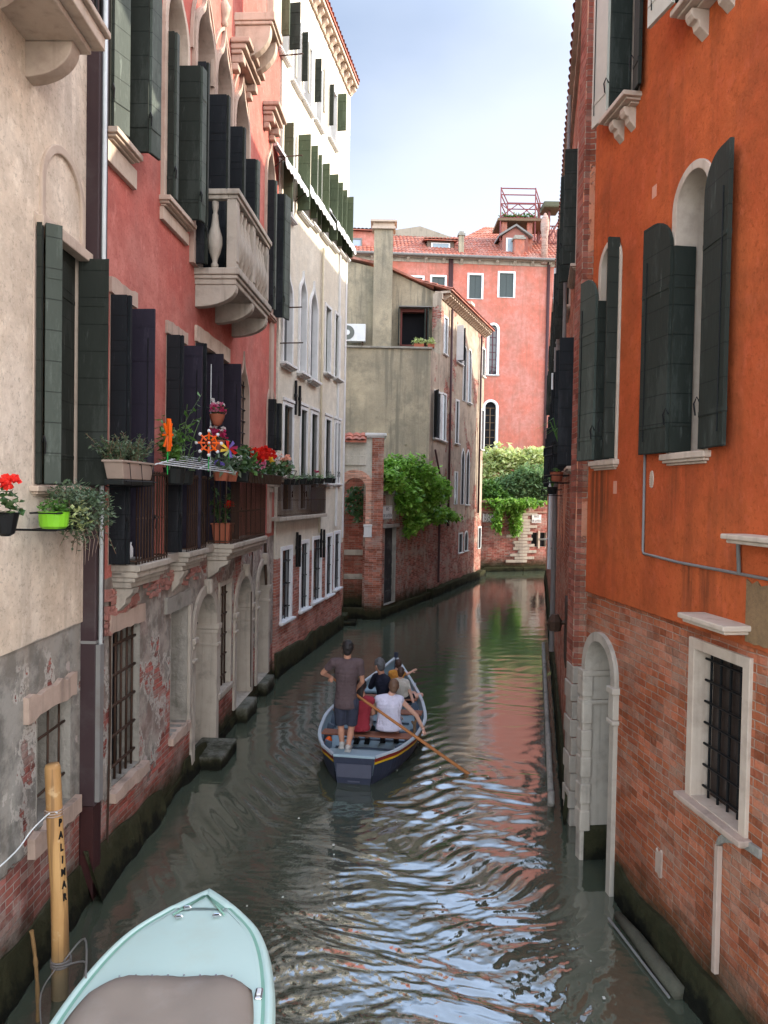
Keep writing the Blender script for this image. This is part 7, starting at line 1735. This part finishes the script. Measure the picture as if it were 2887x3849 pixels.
for i in range(34): p=Vector((random.uniform(-1.8,2.0),random.uniform(6,14),.014)); s=random.uniform(.005,.013); m.obox(p,(s,0,0),(0,s*1.4,0),(0,0,.003))
tag(m.build('foam',simple('pale foam',(.6,.6,.55),(.4,.38,.3))),'pale specks of foam floating on the canal','foam',None,'stuff')
# ================================================================ LIGHT
SUN_AZ=math.radians(80)   # clockwise from +Y: the sun stands to the right
SUN_EL=math.radians(24)
w=bpy.data.worlds.new('World'); SC.world=w; w.use_nodes=True; nt=w.node_tree; nt.nodes.clear()
out=nt.nodes.new('ShaderNodeOutputWorld'); bg=nt.nodes.new('ShaderNodeBackground'); nt.links.new(bg.outputs[0],out.inputs[0])
sky=nt.nodes.new('ShaderNodeTexSky'); sky.sky_type='NISHITA'; sky.sun_disc=False; sky.sun_elevation=SUN_EL; sky.sun_rotation=SUN_AZ; sky.air_density=1.0; sky.dust_density=.8; sky.ozone_density=1.5
tc=nt.nodes.new('ShaderNodeTexCoord'); sp=nt.nodes.new('ShaderNodeSeparateXYZ'); nt.links.new(tc.outputs['Generated'],sp.inputs[0])
mp=nt.nodes.new('ShaderNodeMapping'); mp.inputs['Scale'].default_value=(1.3,1.3,2.6); mp.inputs['Location'].default_value=(.35,.1,.2); nt.links.new(tc.outputs['Generated'],mp.inputs[0])
ns_=nt.nodes.new('ShaderNodeTexNoise'); ns_.inputs['Scale'].default_value=1.6; ns_.inputs['Detail'].default_value=7; ns_.inputs['Roughness'].default_value=.5; nt.links.new(mp.outputs[0],ns_.inputs['Vector'])
# cloud bank: thick low over the end of the canal, thinning upward and to the left
def mth(op,a,b,c=None):
    n=nt.nodes.new('ShaderNodeMath'); n.operation=op
    for i,v in enumerate((a,b,c)):
        if v is None: continue
        if isinstance(v,bpy.types.NodeSocket): nt.links.new(v,n.inputs[i])
        else: n.inputs[i].default_value=v
    return n.outputs[0]
lowf=mth('MULTIPLY',mth('SUBTRACT',.66,sp.outputs[2]),1.0)
lowf=mth('ADD',lowf,mth('MULTIPLY',sp.outputs[0],.55))
cf=mth('ADD',lowf,mth('MULTIPLY',mth('SUBTRACT',ns_.outputs['Fac'],.5),.35))
mr=nt.nodes.new('ShaderNodeMapRange'); mr.interpolation_type='SMOOTHSTEP'; nt.links.new(cf,mr.inputs[0]); mr.inputs[1].default_value=-.05; mr.inputs[2].default_value=.45; mr.inputs[3].default_value=.12; mr.inputs[4].default_value=.92
mx=nt.nodes.new('ShaderNodeMix'); mx.data_type='RGBA'; nt.links.new(mr.outputs[0],mx.inputs[0]); nt.links.new(sky.outputs[0],mx.inputs[6]); mx.inputs[7].default_value=(4.3,4.6,5.25,1)
rear=nt.nodes.new('ShaderNodeMapRange'); rear.interpolation_type='SMOOTHSTEP'; nt.links.new(sp.outputs[1],rear.inputs[0]); rear.inputs[1].default_value=.85; rear.inputs[2].default_value=.66; rear.inputs[3].default_value=1.0; rear.inputs[4].default_value=4.6  # unseen sky overhead and behind the camera, boosted to lift the shade
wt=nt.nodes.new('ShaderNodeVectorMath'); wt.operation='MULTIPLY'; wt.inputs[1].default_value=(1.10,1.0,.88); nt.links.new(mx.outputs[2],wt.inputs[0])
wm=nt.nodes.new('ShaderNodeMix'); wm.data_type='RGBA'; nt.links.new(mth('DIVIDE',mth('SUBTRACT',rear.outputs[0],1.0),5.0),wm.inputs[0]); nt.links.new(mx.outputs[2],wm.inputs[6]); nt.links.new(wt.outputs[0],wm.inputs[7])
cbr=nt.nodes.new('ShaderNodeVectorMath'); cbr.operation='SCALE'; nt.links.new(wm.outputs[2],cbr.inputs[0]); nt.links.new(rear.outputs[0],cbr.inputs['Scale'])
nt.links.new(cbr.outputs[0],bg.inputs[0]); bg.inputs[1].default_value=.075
sl=bpy.data.lights.new('sun','SUN'); sl.energy=2.6; sl.angle=math.radians(.5); sl.color=(1,.93,.80); so=bpy.data.objects.new('sun',sl); COL.objects.link(so)
dv=Vector((math.sin(SUN_AZ)*math.cos(SUN_EL),math.cos(SUN_AZ)*math.cos(SUN_EL),math.sin(SUN_EL))); so.rotation_euler=dv.to_track_quat('Z','Y').to_euler(); so.location=(20,5,30)
# ================================================================ CAMERA
cd=bpy.data.cameras.new('camera'); cam=bpy.data.objects.new('camera',cd); COL.objects.link(cam); cam.matrix_world=Matrix.Translation((0,0,H))@MC.to_4x4()
cd.sensor_fit='VERTICAL'; cd.sensor_height=36; cd.lens=26.0; cd.clip_end=1500; cd.clip_start=.05; SC.camera=cam
SC.view_settings.view_transform='Standard'; SC.view_settings.look='None'; SC.view_settings.exposure=1.72; SC.view_settings.gamma=1
SC.cycles.max_bounces=8; SC.cycles.diffuse_bounces=4; SC.cycles.glossy_bounces=4; SC.cycles.transmission_bounces=4; SC.cycles.transparent_max_bounces=6
